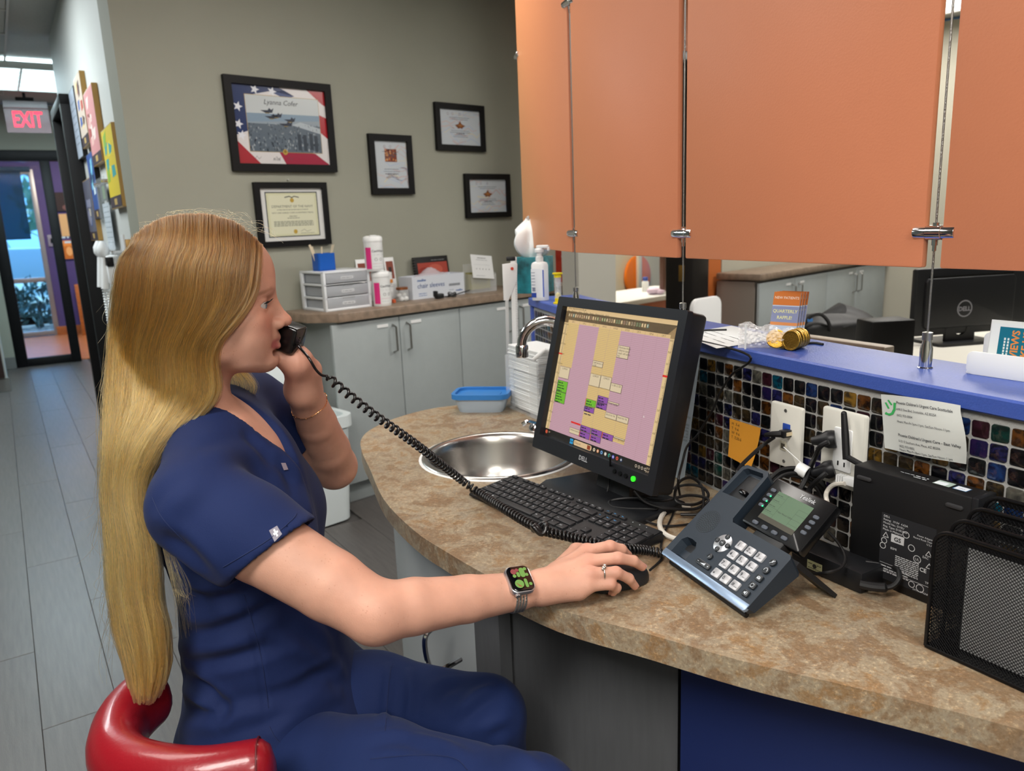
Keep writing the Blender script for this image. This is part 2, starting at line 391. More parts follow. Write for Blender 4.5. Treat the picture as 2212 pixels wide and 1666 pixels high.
g = G(); g.box((sL - 1.05, -.065, .06), (2.0, .012, .12), ME1, .003); struct('baseboard_hall_end', g, mat('base_grey', '6f6f6c', .5), smooth=0)
# left wall of the hall with its door edge and lever
lw = at_z(20, 845, 0); g = G(); g.box((-.6, .06, CEIL / 2), (1.2, .12, CEIL), frame(lw, EH, z=(0, 0, 1))); struct('wall_left', g, M_wall2, smooth=0)
g = G(); g.box((-.58, -.006, .06), (1.2, .012, .12), frame(lw, EH, z=(0, 0, 1)), .003); struct('baseboard_left', g, MATS['base_grey'], smooth=0)
d3 = thing('door_3', 'brown edged door at the left of the hall with a chrome lever', 'door', M=frame(lw, EH, z=(0, 0, 1))); d3['kind'] = 'structure'
g = G(); g.box((-.04, -.02, 1.1), (.06, .045, 1.95), bev=.003); g.obj('door_edge', mat('brown_wood', '3b2a26', .5), d3)
g = G(); g.tube(spline([(-.12, -.02, .9), (-.12, -.06, .9), (-.07, -.075, .9), (.02, -.07, .905)], 4), .011, 8); g.obj('door_handle', M_chrome, d3)
# waiting room behind the glass: floor, violet wall, photos, street window
q2 = at_z(85, 729, 0); E2 = q2.copy()
def e2(x, y): return at_pl(x, y, E2, EN)
ME2 = frame(E2, EH, z=(0, 0, 1))
S2 = lambda x, y: (e2(x, y) - E2).dot(EH)
wl, wr = S2(-60, 600), S2(112, 650); wz = e2(30, 366).z
M_violet = mat('violet_paint', '4a3f78', .6, vary=(3, .05))
g = G(); g.box((wr + 1.6, .06, CEIL / 2), (3.2, .12, CEIL), ME2); g.box(((wl + wr) / 2, .06, (wz + CEIL) / 2), (wr - wl, .12, CEIL - wz), ME2); struct('wall_waiting', g, M_violet, smooth=0)
M_terra = mat('terracotta_floor', 'b5703f', .3, vary=(9, .15))
g = G(); c = (E1 + E2) / 2; L = (E2 - E1).dot(-EN); g.box((0, L / 2 + .05, .004), (7, L - .05, .008), ME1); struct('floor_waiting', g, M_terra, smooth=0)
g = G(); g.box((wr + 1.6, -.012, .06), (3.2, .025, .12), ME2, .004); struct('baseboard_waiting', g, mat('orange_wood', 'a8602c', .45, vary=(8, .2, (1, 1, 6))), smooth=0)
w1 = thing('window_1', 'street window with grey aluminium frame and a dark roller shade', 'window', M=ME2.copy()); w1['kind'] = 'structure'
M_alu = mat('aluminium', '9a9a9c', .4, .6)
zb = e2(60, 606).z; g = G()
for s in (wl, wr): g.box((s, .04, wz / 2), (.06, .1, wz), bev=.004)
for z in (wz - .03, zb, .05): g.box(((wl + wr) / 2, .04, z), (wr - wl, .09, .06), bev=.004)
g.obj('window_frame', M_alu, w1)
g = G(); g.box(((wl + wr) / 2, .05, wz / 2), (wr - wl, .008, wz - .1)); g.obj('window_glass', M_clear, w1, 0)
zs = e2(60, 515).z; g = G(); g.box(((wl + wr) / 2 - .03, -.01, (wz + zs) / 2), (wr - wl - .16, .004, wz - zs)); g.cyl((wl, -.03, wz), (wr, -.03, wz), .03); g.box(((wl + wr) / 2 - .03, -.01, zs), (wr - wl - .16, .015, .025))
shm = mat('shade_cloth', '24506e', .8, trans=.45, ior=1.0); g.obj('roller_shade', shm, w1, 0)
wlc = (E1 + E2) / 2 + EH * .6  # unseen lamp, added to lift the dark waiting room
t = thing('ceiling_lamp', 'recessed ceiling lamp added to brighten the waiting room behind the hall glass', 'lamp', (wlc.x, wlc.y, CEIL), math.radians(30)); g = G(); g.box((0, 0, -.012), (.9, .5, .02)); g.obj('lamp_lens', M_lens, t, 0)
area('waiting_fill_light', (wlc.x, wlc.y, CEIL - .05), (0, 0, math.radians(30)), .9, .5, 45, (1, .85, .7))
# photographs, rack, switch on the violet wall
def wall_photo(name, label, cat, x0, y0, x1, y1, draw):
    a, b = e2(x0, y1), e2(x1, y0); c = (a + b) / 2; w = abs((b - a).dot(EH)); h = abs(b.z - a.z)
    t = thing(name, label, cat, M=frame(c + EN * .012, EH, z=(0, 0, 1)))
    g = G(); g.box((0, 0, 0), (w, .022, h), bev=.003); g.obj('mount', M_black, t)
    p = P2(); draw(p, w, h); p.obj('print', PRINT, t, Matrix.Translation((0, -.0115, 0)) @ Matrix.Rotation(PI / 2, 4, 'X')); return t
def ph1(p, w, h): p.rect(-w / 2, -h / 2, w, h, '2a1f22'); p.disc(0, .02, h * .2, '9a6a52', 1); p.disc(0, -h * .3, w * .3, '6a4a4a', 1, ry=h * .18)
def ph2(p, w, h): p.rect(-w / 2, -h / 2, w, h, 'c9a878'); p.rect(-w * .2, -h / 2, w * .7, h, '3a302c', 1); p.disc(w * .08, h * .12, h * .16, 'b98a66', 2); p.disc(w * .08, h * .2, h * .16, '2a1a14', 3, ry=h * .1); p.disc(w * .08, -h * .3, w * .25, 'd9cfc4', 2, ry=h * .22)
def ph3(p, w, h): p.rect(-w / 2, -h / 2, w, h, 'b86a24'); p.rect(-w / 2, h * .2, w, h * .3, 'd8873a', 1); p.disc(0, -.02, w * .25, 'e0a768', 2, ry=h * .25)
wall_photo('photo_print', 'dark portrait photo at the top of the violet wall', 'photo', 124, 415, 176, 457, ph1)
wall_photo('photo_print', 'photo of a child in a white shirt on the violet wall', 'photo', 134, 461, 182, 511, ph2)
wall_photo('photo_print', 'orange photo print low on the violet wall', 'photo', 139, 519, 160, 560, ph3)
wall_photo('photo_print', 'orange photo print beside the hall wall edge on the violet wall', 'photo', 163, 513, 190, 562, ph3)
t = thing('wall_switch', 'grey switch plate on the wall beside the street window', 'switch', M=frame(e2(112, 520) + EN * .01, EH, z=(0, 0, 1)))
g = G(); g.box((0, 0, 0), (.09, .016, .15), bev=.004); g.obj('plate', mat('grey_plate', '8a8896', .5), t); g = G(); g.box((0, -.012, 0), (.03, .012, .06), bev=.003); g.obj('rocker', M_black, t)
rk = thing('wooden_rack', 'orange wooden display rack standing against the violet wall', 'rack', M=frame(e2(196, 716) * 1, EH, z=(0, 0, 1)) if False else frame(Vector((e2(196, 700).x, e2(196, 700).y, 0)) + EN * .2, EH, z=(0, 0, 1)))
ow = mat('rack_wood', 'b0642a', .45, vary=(8, .2, (1, 1, 6))); hz = e2(190, 612).z
for s in (-.1, .34):
    for d in (-.13, .13): g = G(); g.box((s, d, hz / 2), (.045, .045, hz), bev=.004); g.obj('post', ow, rk)
for z in (.12, hz * .36, hz * .7, hz - .03): g = G(); g.box((.12, 0, z), (.42, .26, .03), bev=.004); g.obj('shelf', ow, rk)
# street: ground, kerb strip, parked truck, shrub
g = G(); g.box((0, 14, -.06), (40, 27.5, .1), ME2); tag(g.obj('street_ground', mat('pale_concrete', 'b9b4a8', .8, vary=(2, .2)), None, 0), kind='structure')
g = G(); g.box((0, 1.0, -.002), (12, 1.4, .03), ME2); tag(g.obj('gravel_bed', mat('gravel', '8d7668', .9, vary=(50, .5)), None, 0), kind='structure')
tr = thing('pickup_truck', 'pale pickup truck parked outside the street window', 'truck', M=frame(ME2 @ Vector((-1.2, 6.5, .0)), EH, z=(0, 0, 1)))
M_car = mat('car_paint', 'd5dadd', .25, coat=.6)
prof = [(-2.6, .45), (-2.6, .95), (-1.5, 1.08), (-.9, 1.65), (.5, 1.68), (.75, 1.12), (2.6, 1.1), (2.62, .5)]
g = G(); g.prism([(x, z) for x, z in reversed(prof)], -.85, .85, Matrix.Rotation(PI / 2, 4, 'X'), .06); g.obj('body', M_car, tr)
g = G(); g.prism([(.35, 1.2), (-1.3, 1.14), (-.85, 1.58), (.35, 1.6)][::-1], -.862, .862, Matrix.Rotation(PI / 2, 4, 'X')); g.obj('windows', mat('dark_glass', '14202a', .08), tr, 0)
for x in (-1.7, 1.7):
    for y in (-.78, .78): g = G(); g.lathe([(.18, -.1), (.36, -.1), (.38, -.06), (.38, .06), (.36, .1), (.18, .1)], 20, Matrix.Translation((x, y, .38)) @ Matrix.Rotation(PI / 2, 4, 'X')); g.obj('wheel', mat('tyre', '191a1c', .7), tr)
for y in (-.7, .7): g = G(); g.box((2.62, y, .9), (.04, .12, .2), bev=.01); g.obj('tail_lamp', mat('red_lamp', 'c02a2a', .3), tr)
def leaf_ball(name, label, cat, c, r, n, col, sq=.9):
    t = thing(name, label, cat, tuple(c)); g = G()
    for i in range(n):
        d = Vector(rng.normal(size=3)).normalized() * r * (.55 + .45 * rng.random()); d.z = d.z * sq + r * sq
        M_ = TRS(d, tuple(rng.random(3) * 6)); a = r * .16; g.add([(-a, 0, 0), (0, -a * .4, 0), (a, 0, 0), (0, a * .4, .02)], [(0, 1, 2, 3)], M_)
    f = g.obj('foliage', mat('leaf_' + col, col, .6), t, 0); f['kind'] = 'stuff'
    g = G(); g.cyl((0, 0, 0), (0, 0, r * .8), r * .06); g.obj('stem', mat('bark', '4a3c30', .8), t); return t
leaf_ball('round_shrub', 'grey green shrub in the gravel bed outside', 'shrub', ME2 @ Vector((.02, 1.3, 0)), .42, 260, '55685a')
leaf_ball('street_tree', 'leafy tree beyond the parked truck', 'tree', ME2 @ Vector((-2.6, 12, 1.0)), 1.5, 420, '6a8a6c')
leaf_ball('street_tree', 'leafy tree beyond the truck tail, seen above its bed', 'tree', ME2 @ Vector((.8, 13, 1.0)), 1.4, 420, '6a8a6c')
area('window_daylight', tuple(ME2 @ Vector(((wl + wr) / 2, 1.5, 2.75))), (math.radians(-58), 0, math.radians(30)), 2.4, 1.2, 420, (.13, .45, 1.0))
# ---------------------------------------------------------------- rooms on the far side of the ledge
K0 = at_z(1637, 592, .88); Q0 = at_pl(1543, 578, K0, U)
def qr(x, y): return at_pl(x, y, Q0, NB)
def QS(x, y=600): return (qr(x, y) - Q0).dot(U)
MQ = frame(Vector((Q0.x, Q0.y, 0)), U, z=(0, 0, 1))
sj0, sj1, so1 = QS(1330), QS(1466), QS(1502); dz = qr(1470, 130).z
g = G(); s0 = QS(1250); g.box(((s0 + sj0) / 2, .06, CEIL / 2), (sj0 - s0, .12, CEIL), MQ); struct('wall_far', g, M_wall2, smooth=0)
g = G(); g.box((so1 / 2 + .04, .06, CEIL / 2), (-so1 + .08, .12, CEIL), MQ); g.box(((sj0 + so1) / 2, .06, (dz + CEIL) / 2), (so1 - sj0, .12, CEIL - dz), MQ); struct('wall_orange', g, mat('orange_paint', 'b5622a', .6, vary=(3, .04)), smooth=0)
g = G(); g.box((2.54, .06, CEIL / 2), (4.9, .12, CEIL), MQ); struct('wall_reception_back', g, mat('wall_beige', 'aeab9c', .7, vary=(3, .03)), smooth=0)
d4 = thing('door_4', 'black door frame beside the orange wall, brass hinge on its jamb', 'door', M=MQ.copy()); d4['kind'] = 'structure'
g = G(); g.box(((sj1 + so1) / 2, .0, dz / 2), (so1 - sj1, .2, dz), bev=.01); g.box(((sj0 + so1) / 2, .02, dz), (so1 - sj0, .17, .07), bev=.006); g.obj('door_frame', mat('black_brown', '14100e', .45), d4)
g = G(); g.box((sj1 + .004, -.02, qr(1470, 590).z), (.012, .04, .1), bev=.003); g.obj('hinge', mat('brass', 'b08a4a', .35, 1), d4)
# treatment room seen through that doorway
TR = lambda s, d, z=0: MQ @ Vector((s, d, z))
g = G(); g.box((sj0 + 3.4, 2.6, CEIL / 2), (8.0, .1, CEIL), MQ); struct('wall_treatment', g, mat('cream_paint', 'd9cdb0', .7), smooth=0)
area('treatment_lamp_light', tuple(TR(sj0 + 2.0, 1.4, CEIL - .05)), (0, 0, RU), 1.2, .6, 60, (1, .9, .75))
tl = thing('ceiling_lamp', 'recessed ceiling lamp of the bright treatment room', 'lamp', tuple(TR(sj0 + 2.0, 1.4, CEIL)), RU)
g = G(); g.box((0, 0, -.012), (1.2, .6, .02)); g.obj('lamp_lens', M_lens, tl, 0)
od = at_pl(1372, 596, TR(0, 2.55), NB); rr_ = (at_pl(1372, 552, TR(0, 2.55), NB) - od).length
t = thing('wall_disc', 'orange round wall panel in the bright treatment room', 'panel', M=frame(od + NB * .02, U, z=(0, 0, 1)))
g = G(); g.prism(circ(rr_, 40), 0, .03, Matrix.Rotation(PI / 2, 4, 'X'), .005); g.obj('disc', mat('orange_disc', 'ea7a1c', .45), t)
g = G(); g.box((-.02, -.05, .0), (.07, .03, rr_ * 2.4), bev=.004); g.obj('strip', mat('cream_strip', 'd8d0bc', .6), t)
zt = .62; a = at_z(1332, 655, zt); b = at_z(1470, 642, zt)
tb = thing('treatment_counter', 'white topped counter with salmon front in the treatment room', 'counter', M=frame(Vector((a.x, a.y, 0)), U, z=(0, 0, 1)))
g = G(); g.box((.55, .3, zt - .02), (1.5, .6, .04), bev=.006); g.obj('top', M_white, tb)
g = G(); g.box((.62, .33, zt / 2 - .02), (1.3, .5, zt - .05), bev=.004); g.obj('cabinet_front', mat('salmon_laminate', 'c0744e', .5), tb)
mp = at_z(1432, 634, zt); Mm = frame(mp, U, z=(0, 0, 1))
t = thing('equipment_pole', 'brown equipment pole with looping black cable on the white counter', 'pole', M=Mm)
g = G(); g.prism(rrect(.16, .14, .02), 0, .02); g.obj('base', M_white, t); g = G(); g.box((0, 0, .45), (.045, .045, .9), bev=.008); g.obj('pole', mat('brown_metal', '6b4a3c', .4), t)
g = G(); g.tube(spline([(-.02, 0, .55), (-.2, -.02, .5), (-.3, 0, .56), (-.1, 0, .6)], 6), .007, 6); g.tube(spline([(.02, 0, .58), (.12, 0, .5), (.12, 0, .2), (.1, 0, .02)], 6), .008, 6); g.obj('cable', M_black, t)
bq = at_z(1394, 630, zt)
t = thing('wipes_bottle', 'small white bottle with blue cap on the white counter', 'bottle', tuple(bq)); g = G(); g.lathe([(.028, 0), (.03, .01), (.03, .08), (.02, .095)], 16); g.obj('body', M_white, t); g = G(); g.lathe([(.022, .09), (.022, .12), (.018, .125)], 16); g.obj('cap', mat('blue_cap', '3a4fa0', .4), t)
t = thing('tissue_wad', 'crumpled white and purple wipe on the white counter', 'wipe', tuple(at_z(1412, 636, zt))); g = G(); g.ell((0, 0, .03), (.06, .05, .03)); g.ell((.05, -.03, .02), (.04, .03, .02)); g.obj('cloth', mat('lilac_cloth', 'd9c6dc', .8, bump=(40, .8)), t)
# grey cabinets at the far side
MK = frame(Vector((K0.x, K0.y, 0)), U, z=(0, 0, 1)); kd = abs((Q0 - K0).dot(NB)) - .02
def KS(x, y): return (at_pl(x, y, K0, NB) - K0).dot(U)
kl = KS(1905, 640)
M_top = mat('tan_laminate', '8a7867', .42, vary=(30, .3))
cb = thing('far_cabinet', 'grey cabinet run with bar handles beyond the ledge, orange wall at its end', 'cabinet', M=MK)
g = G(); g.box((kl / 2, kd / 2 + .01, .42), (kl, kd - .02, .82)); g.obj('carcass', mat('taupe_laminate', '8d857c', .5), cb, 0)
e = [0, KS(1712, 640), KS(1780, 640), KS(1842, 640), kl]
for i in range(4):
    g = G(); g.box(((e[i] + e[i + 1]) / 2, -.005, .45), (e[i + 1] - e[i] - .006, .02, .74), bev=.002); d = g.obj('door', M_lam, cb)
    x = e[i + 1] - .045 if i % 2 == 0 else e[i] + .045
    g = G(); g.tube([(x, -.015, .78), (x, -.045, .77), (x, -.045, .65), (x, -.015, .64)], .005, 8); g.obj('handle', M_steel, d)
    g = G(); g.box((x + (-.05 if i % 2 == 0 else .05), -.017, .785), (.06, .003, .014)); g.obj('label_strip', M_white, d, 0)
g = G(); g.box((kl / 2, kd / 2 - .02, .86), (kl + .05, kd + .03, .045), bev=.012); tag(g.obj('far_worktop', M_top, None, M=MK), 'tan laminate worktop on the far grey cabinets', 'worktop')
t = thing('glass_jar', 'small glass jars pushed to the edge of the far tan worktop', 'jar', tuple(at_z(1562, 574, .885))); g = G(); g.lathe([(.03, 0), (.035, .01), (.035, .07), (.028, .085)], 14); g.lathe([(.02, 0), (.025, .01), (.025, .05), (.02, .06)], 14, Matrix.Translation((.09, .02, 0))); g.obj('body', mat('jar_glass', 'dfe6ea', .15, trans=.6), t)
kr = K0 + U * (kl + .03); kr.z = 0
g = G(); g.box((3.0, -.06, CEIL / 2), (8.0, .12, CEIL), frame(kr + U * .13, NB, z=(0, 0, 1))); struct('wall_reception', g, MATS['wall_beige'], smooth=0)
# the rest of the room, behind and beside the camera
wall_slab('wall_front', (5.2, -2.4), (-6.2, -2.4), 0, CEIL, .12, M_wall)
wall_slab('wall_side', (-6.2, -2.4), (-6.2, 6.9), 0, CEIL, .12, M_wall)
wall_slab('wall_right', (5.2, 3.4), (5.2, -2.4), 0, CEIL, .12, M_wall)

# ================================================================ DESK, TILED HALF WALL, LEDGE, ORANGE PANELS
DZ = .74; LZ0, LZ1 = 1.005, 1.03
WX = lambda y: .08380 * y * y - .64388 * y + 1.12707
def WP(y, off=0, z=0):     # point on the curved wall face; off>0 towards the far side
    t = Vector((.1676 * y - .64388, 1, 0)).normalized(); n = Vector((t.y, -t.x, 0)); return Vector((WX(y), y, z)) + n * off
ys = np.linspace(.30, 2.36, 42)
# laminate worktop
front = [(-.02, 2.27), (-.12, 2.205), (-.215, 2.172), (-.285, 2.12), (-.345, 2.04), (-.383, 1.945), (-.388, 1.85), (-.362, 1.735), (-.325, 1.62), (-.262, 1.42), (-.185, 1.262), (-.123, 1.17), (-.045, 1.068), (.05, .965), (.163, .889), (.261, .822), (.352, .771), (.434, .725), (.51, .676), (.62, .60), (.74, .50), (.83, .40)]
fr = [Vector((p.x, p.y)) for p in spline([(x, y, 0) for x, y in front], 4)]
back = [WP(y, -.002) for y in np.linspace(.42, 2.36, 30)]
out = [(p.x, p.y) for p in fr] + [(p.x, p.y) for p in back]
SC_ = Vector((-.035, 1.685)); SR = .168            # the sink
M = mat('speckled_laminate', '9a7f63', .33)
nt = M.node_tree; N = nt.nodes; L = nt.links; B = N['Principled BSDF']; tc = N.new('ShaderNodeTexCoord')
def noise_(sc, det, rough=.6, dist=0):
    n = N.new('ShaderNodeTexNoise'); n.inputs['Scale'].default_value = sc; n.inputs['Detail'].default_value = det; n.inputs['Roughness'].default_value = rough; n.inputs['Distortion'].default_value = dist
    L.new(tc.outputs['Object'], n.inputs['Vector']); return n.outputs['Fac']
def ramp_(f, st):
    r = N.new('ShaderNodeValToRGB'); L.new(f, r.inputs[0]); el = r.color_ramp.elements
    while len(el) < len(st): el.new(.5)
    for e_, (p, c) in zip(el, st): e_.position = p; e_.color = (*lin(c), 1)
    return r.outputs[0]
def mixc(a, b, f, mode='MIX'):
    m_ = N.new('ShaderNodeMix'); m_.data_type = 'RGBA'; m_.blend_type = mode
    for k, v in (('Factor', f), ('A', a), ('B', b)):
        if isinstance(v, (int, float)): m_.inputs[k].default_value = v
        elif isinstance(v, str): m_.inputs[k].default_value = (*lin(v), 1)
        else: L.new(v, m_.inputs[k])
    return m_.outputs['Result']
base = ramp_(noise_(15, 6, .7, .35), [(.30, 'a08d74'), (.42, '8f7559'), (.52, 'ac9e86'), (.62, '9a7a55'), (.72, 'b0a28a')])
rust = ramp_(noise_(12, 6, .72, .5), [(.54, '000000'), (.72, 'b0b0b0')])
c1 = mixc(base, '9a7048', rust); 
c1 = mixc(c1, '8d8a82', ramp_(noise_(11, 3, .6, .8), [(.55, '000000'), (.72, '9a9a9a')]))
sp = ramp_(noise_(210, 3, .7), [(.36, '55473b'), (.47, '8f8f8f'), (.56, '8f8f8f'), (.68, 'e6dfd2')])
L.new(mixc(c1, sp, .42, 'OVERLAY'), B.inputs['Base Color'])
top = thing('curved_worktop', 'curved speckled tan laminate desk top that the keyboard and phone stand on', 'worktop')
# top face with a round hole for the sink
bm = bmesh.new()
def loop(pts, z):
    vs = [bm.verts.new((p[0], p[1], z)) for p in pts]; return vs, [bm.edges.new((vs[i], vs[(i + 1) % len(vs)])) for i in range(len(vs))]
o1, e1_ = loop(out, DZ); h1, e2_ = loop([(SC_.x + SR * math.cos(a), SC_.y + SR * math.sin(a)) for a in np.linspace(0, 2 * PI, 48, endpoint=False)], DZ)
bmesh.ops.triangle_fill(bm, edges=e1_ + e2_, use_beauty=True)
bmesh.ops.recalc_face_normals(bm, faces=bm.faces)
if bm.faces[0].normal.z < 0: bmesh.ops.reverse_faces(bm, faces=bm.faces)
ret = bmesh.ops.extrude_face_region(bm, geom=bm.faces[:])
for v in ret['geom']:
    if isinstance(v, bmesh.types.BMVert): v.co.z -= .036
bmesh.ops.recalc_face_normals(bm, faces=bm.faces)
g = G(); g.bm(bm); wt = g.obj('laminate_top', M, top, 30)
# desk base: pale cabinet, charcoal knee panel, navy end panel
def facet(name, label, cat, pts, z0, z1, th, m_):
    t = thing(name, label, cat, (pts[0][0], pts[0][1], 0)); o0 = Vector((pts[0][0], pts[0][1], 0)); k = len(pts)
    P = [Vector((p[0], p[1], 0)) - o0 for p in pts]; nn = []
    for i in range(k):
        a = P[min(i + 1, k - 1)] - P[max(i - 1, 0)]; nn.append(Vector((-a.y, a.x, 0)).normalized())
    g = G(); vs = [p + n * d + Vector((0, 0, z)) for z in (z0, z1) for d in (0, th) for p, n in zip(P, nn)]; fs = []
    I = lambda zi, di, i: zi * 2 * k + di * k + i
    for i in range(k - 1): fs += [(I(0, 0, i), I(0, 0, i + 1), I(1, 0, i + 1), I(1, 0, i)), (I(0, 1, i + 1), I(0, 1, i), I(1, 1, i), I(1, 1, i + 1)), (I(1, 0, i), I(1, 0, i + 1), I(1, 1, i + 1), I(1, 1, i)), (I(0, 0, i + 1), I(0, 0, i), I(0, 1, i), I(0, 1, i + 1))]
    fs += [(I(0, 0, 0), I(1, 0, 0), I(1, 1, 0), I(0, 1, 0)), (I(0, 0, k - 1), I(0, 1, k - 1), I(1, 1, k - 1), I(1, 0, k - 1))]
    g.add(vs, fs); g.obj('panel', m_, t); return t
pale = mat('pale_laminate', 'a9afb1', .45)
sinkcab = facet('sink_cabinet', 'pale grey curved cabinet under the sink end of the desk', 'cabinet', [(-.10, 2.12), (-.22, 2.06), (-.30, 1.93), (-.305, 1.75), (-.275, 1.62), (-.225, 1.46), (-.16, 1.335), (-.085, 1.235)], .0, .703, .02, pale)
g = G(); o0 = Vector((-.10, 2.12, 0)); a, b = Vector((-.085, 1.235, 0)) - o0, Vector((-.04, 1.19, 0)) - o0
g.add([a, b, b + Vector((0, 0, .703)), a + Vector((0, 0, .703)), a + Vector((.02, .02, 0)), b + Vector((.02, .02, 0)), b + Vector((.02, .02, .703)), a + Vector((.02, .02, .703))], [(0, 1, 2, 3), (5, 4, 7, 6), (1, 5, 6, 2), (4, 0, 3, 7)]); g.obj('edge_strip', M_lamd, sinkcab)
hp = at_d(938, 1405, 1.36) - o0; hq = at_d(968, 1440, 1.30) - o0
g = G(); g.tube(spline([hp + Vector((.01, .01, .045)), hp + Vector((-.012, -.012, .035)), hp + Vector((-.012, -.012, -.01)), hp + Vector((0, -.015, -.035)), hq + Vector((-.01, -.01, -.0)), hq + Vector((.02, .02, .0))], 5), .005, 8); g.obj('wire_handle', M_chrome, sinkcab)
facet('knee_panel', 'charcoal panel closing the knee space under the desk', 'panel', [(-.04, 1.24), (.04, 1.17), (.13, 1.10), (.235, 1.035)], .0, .703, .018, M_lamd)
facet('end_panel', 'navy panel under the right part of the desk', 'panel', [(.236, 1.02), (.34, .93), (.46, .85), (.58, .79), (.70, .66), (.80, .50)], .0, .703, .018, M_navy)
# half wall with glass tiles
hw = thing('tiled_half_wall', 'half wall faced with dark iridescent glass tiles behind the desk', 'wall')
hw['kind'] = 'structure'
g = G(); n_ = len(ys); vs = []
for z in (0, LZ0):
    for off in (.004, .14):
        for y in ys: vs.append(WP(y, off, z))
I = lambda zi, di, i: (zi * 2 + di) * n_ + i; fs = []
for i in range(n_ - 1): fs += [(I(0, 0, i + 1), I(0, 0, i), I(1, 0, i), I(1, 0, i + 1)), (I(0, 1, i), I(0, 1, i + 1), I(1, 1, i + 1), I(1, 1, i)), (I(1, 0, i), I(1, 1, i), I(1, 1, i + 1), I(1, 0, i + 1))]
fs += [(I(0, 0, 0), I(0, 1, 0), I(1, 1, 0), I(1, 0, 0)), (I(0, 1, n_ - 1), I(0, 0, n_ - 1), I(1, 0, n_ - 1), I(1, 1, n_ - 1))]
g.add(vs, fs); g.obj('grout', mat('grout', 'a4a4a1', .9, bump=(300, .5)), hw, 20)
g = G(); c = WP(2.36, .075, (LZ0) / 2); tt = (WP(2.36) - WP(2.3)).normalized(); g.box((0, .012, 0), (.155, .022, LZ0), frame(c, Vector((tt.y, -tt.x, 0)), z=(0, 0, 1)), .002); g.obj('end_panel', M_navy.copy() if False else mat('blue_laminate', '2f4a9c', .4), hw)
# arc length table
yy = np.linspace(.3, 2.36, 2000); xx = WX(yy); al = np.concatenate([[0], np.cumsum(np.hypot(np.diff(xx), np.diff(yy)))])
PITCH_T = .0254
GT = []
for k, (c1, c2, mt) in enumerate([('0b0d10', '1c1e20', 0), ('0f1320', '2a2a60', 0), ('3a2460', '1a1d4a', .3), ('15324a', '0b6c86', .3), ('2c1c10', '7a4a1c', .3), ('4a3a20', 'a07a30', .4), ('1c302c', '164a42', .3), ('4a4a46', '77756a', .2), ('34181f', '4a2434', .3), ('18244f', '224580', .35), ('22201c', '4a3c26', .1), ('0a0a0c', '14141a', 0)]):
    mm = mat('glass_tile_%d' % k, c1, .16, mt * .5, coat=.45, bump=(90, .55)); n2 = mm.node_tree; nn = n2.nodes; ll = n2.links; b_ = nn['Principled BSDF']
    t_ = nn.new('ShaderNodeTexCoord'); no = nn.new('ShaderNodeTexNoise'); no.inputs['Scale'].default_value = 55; no.inputs['Detail'].default_value = 3; no.inputs['Distortion'].default_value = 1.5; oi = nn.new('ShaderNodeObjectInfo')
    ad = nn.new('ShaderNodeVectorMath'); ad.operation = 'ADD'; mu = nn.new('ShaderNodeMath'); mu.operation = 'MULTIPLY'; mu.inputs[1].default_value = 37
    ll.new(oi.outputs['Random'], mu.inputs[0]); ll.new(t_.outputs['Object'], ad.inputs[0]); ll.new(mu.outputs[0], ad.inputs[1]); ll.new(ad.outputs[0], no.inputs['Vector'])
    rr = nn.new('ShaderNodeValToRGB'); rr.color_ramp.elements[0].position = .38; rr.color_ramp.elements[0].color = (*[v * .45 for v in lin(c1)], 1); rr.color_ramp.elements[1].position = .66; rr.color_ramp.elements[1].color = (*[v * .6 for v in lin(c2)], 1)
    ll.new(no.outputs['Fac'], rr.inputs[0]); ll.new(rr.outputs[0], b_.inputs['Base Color']); GT.append(mm)
tile_w = [14, 9, 4, 3, 9, 6, 3, 5, 2, 3, 11, 13]
def tile_shape(seed):
    r = random.Random(seed); g = G(); h = .0112; P = [(x * (1 + r.uniform(-.03, .03)), y * (1 + r.uniform(-.03, .03))) for x, y in rrect(2 * h, 2 * h, .0028, 2)]
    g.prism(P, -.002, .0034, None, .0013); return g
TS = [tile_shape(i) for i in range(3)]; TM = {}
gs = {}
ncol = int(al[-1] / PITCH_T); cnt = 0
for i in range(ncol):
    s = (i + .5) * PITCH_T; y = float(np.interp(s, al, yy)); c0 = WP(y, .004); t = (WP(y + .01) - WP(y - .01)).normalized(); n = Vector((-t.y, t.x, 0))
    for j in range(10):
        z = DZ + .0127 + j * PITCH_T + .001
        k = rng.choice(12, p=np.array(tile_w) / sum(tile_w)); sh = int(rng.integers(3))
        Mt = frame(c0 + Vector((0, 0, z)) + n * (-.0020 + .0007 * rng.random()), -t, y=Vector((0, 0, 1)))
        Mt = Mt @ Matrix.Rotation(rng.normal() * .012, 4, 'Z') @ Matrix.Rotation(rng.normal() * .02, 4, 'X')
        if .80 < y < 1.50:
            if (k, sh) not in TM: o = TS[sh].obj('glass_tile', GT[k], hw, 40); TM[(k, sh)] = o
            else: o = TM[(k, sh)].copy(); COL.objects.link(o)
            o.matrix_world = Mt; cnt += 1
        elif y > .55:
            g = gs.setdefault('a', G()); g.mi = k; q = TS[sh]; g.add(q.V, q.F, Mt)
g = gs['a']; g.mi = 1; o = g.obj('glass_tiles', GT, hw, 40); o['kind'] = 'stuff'
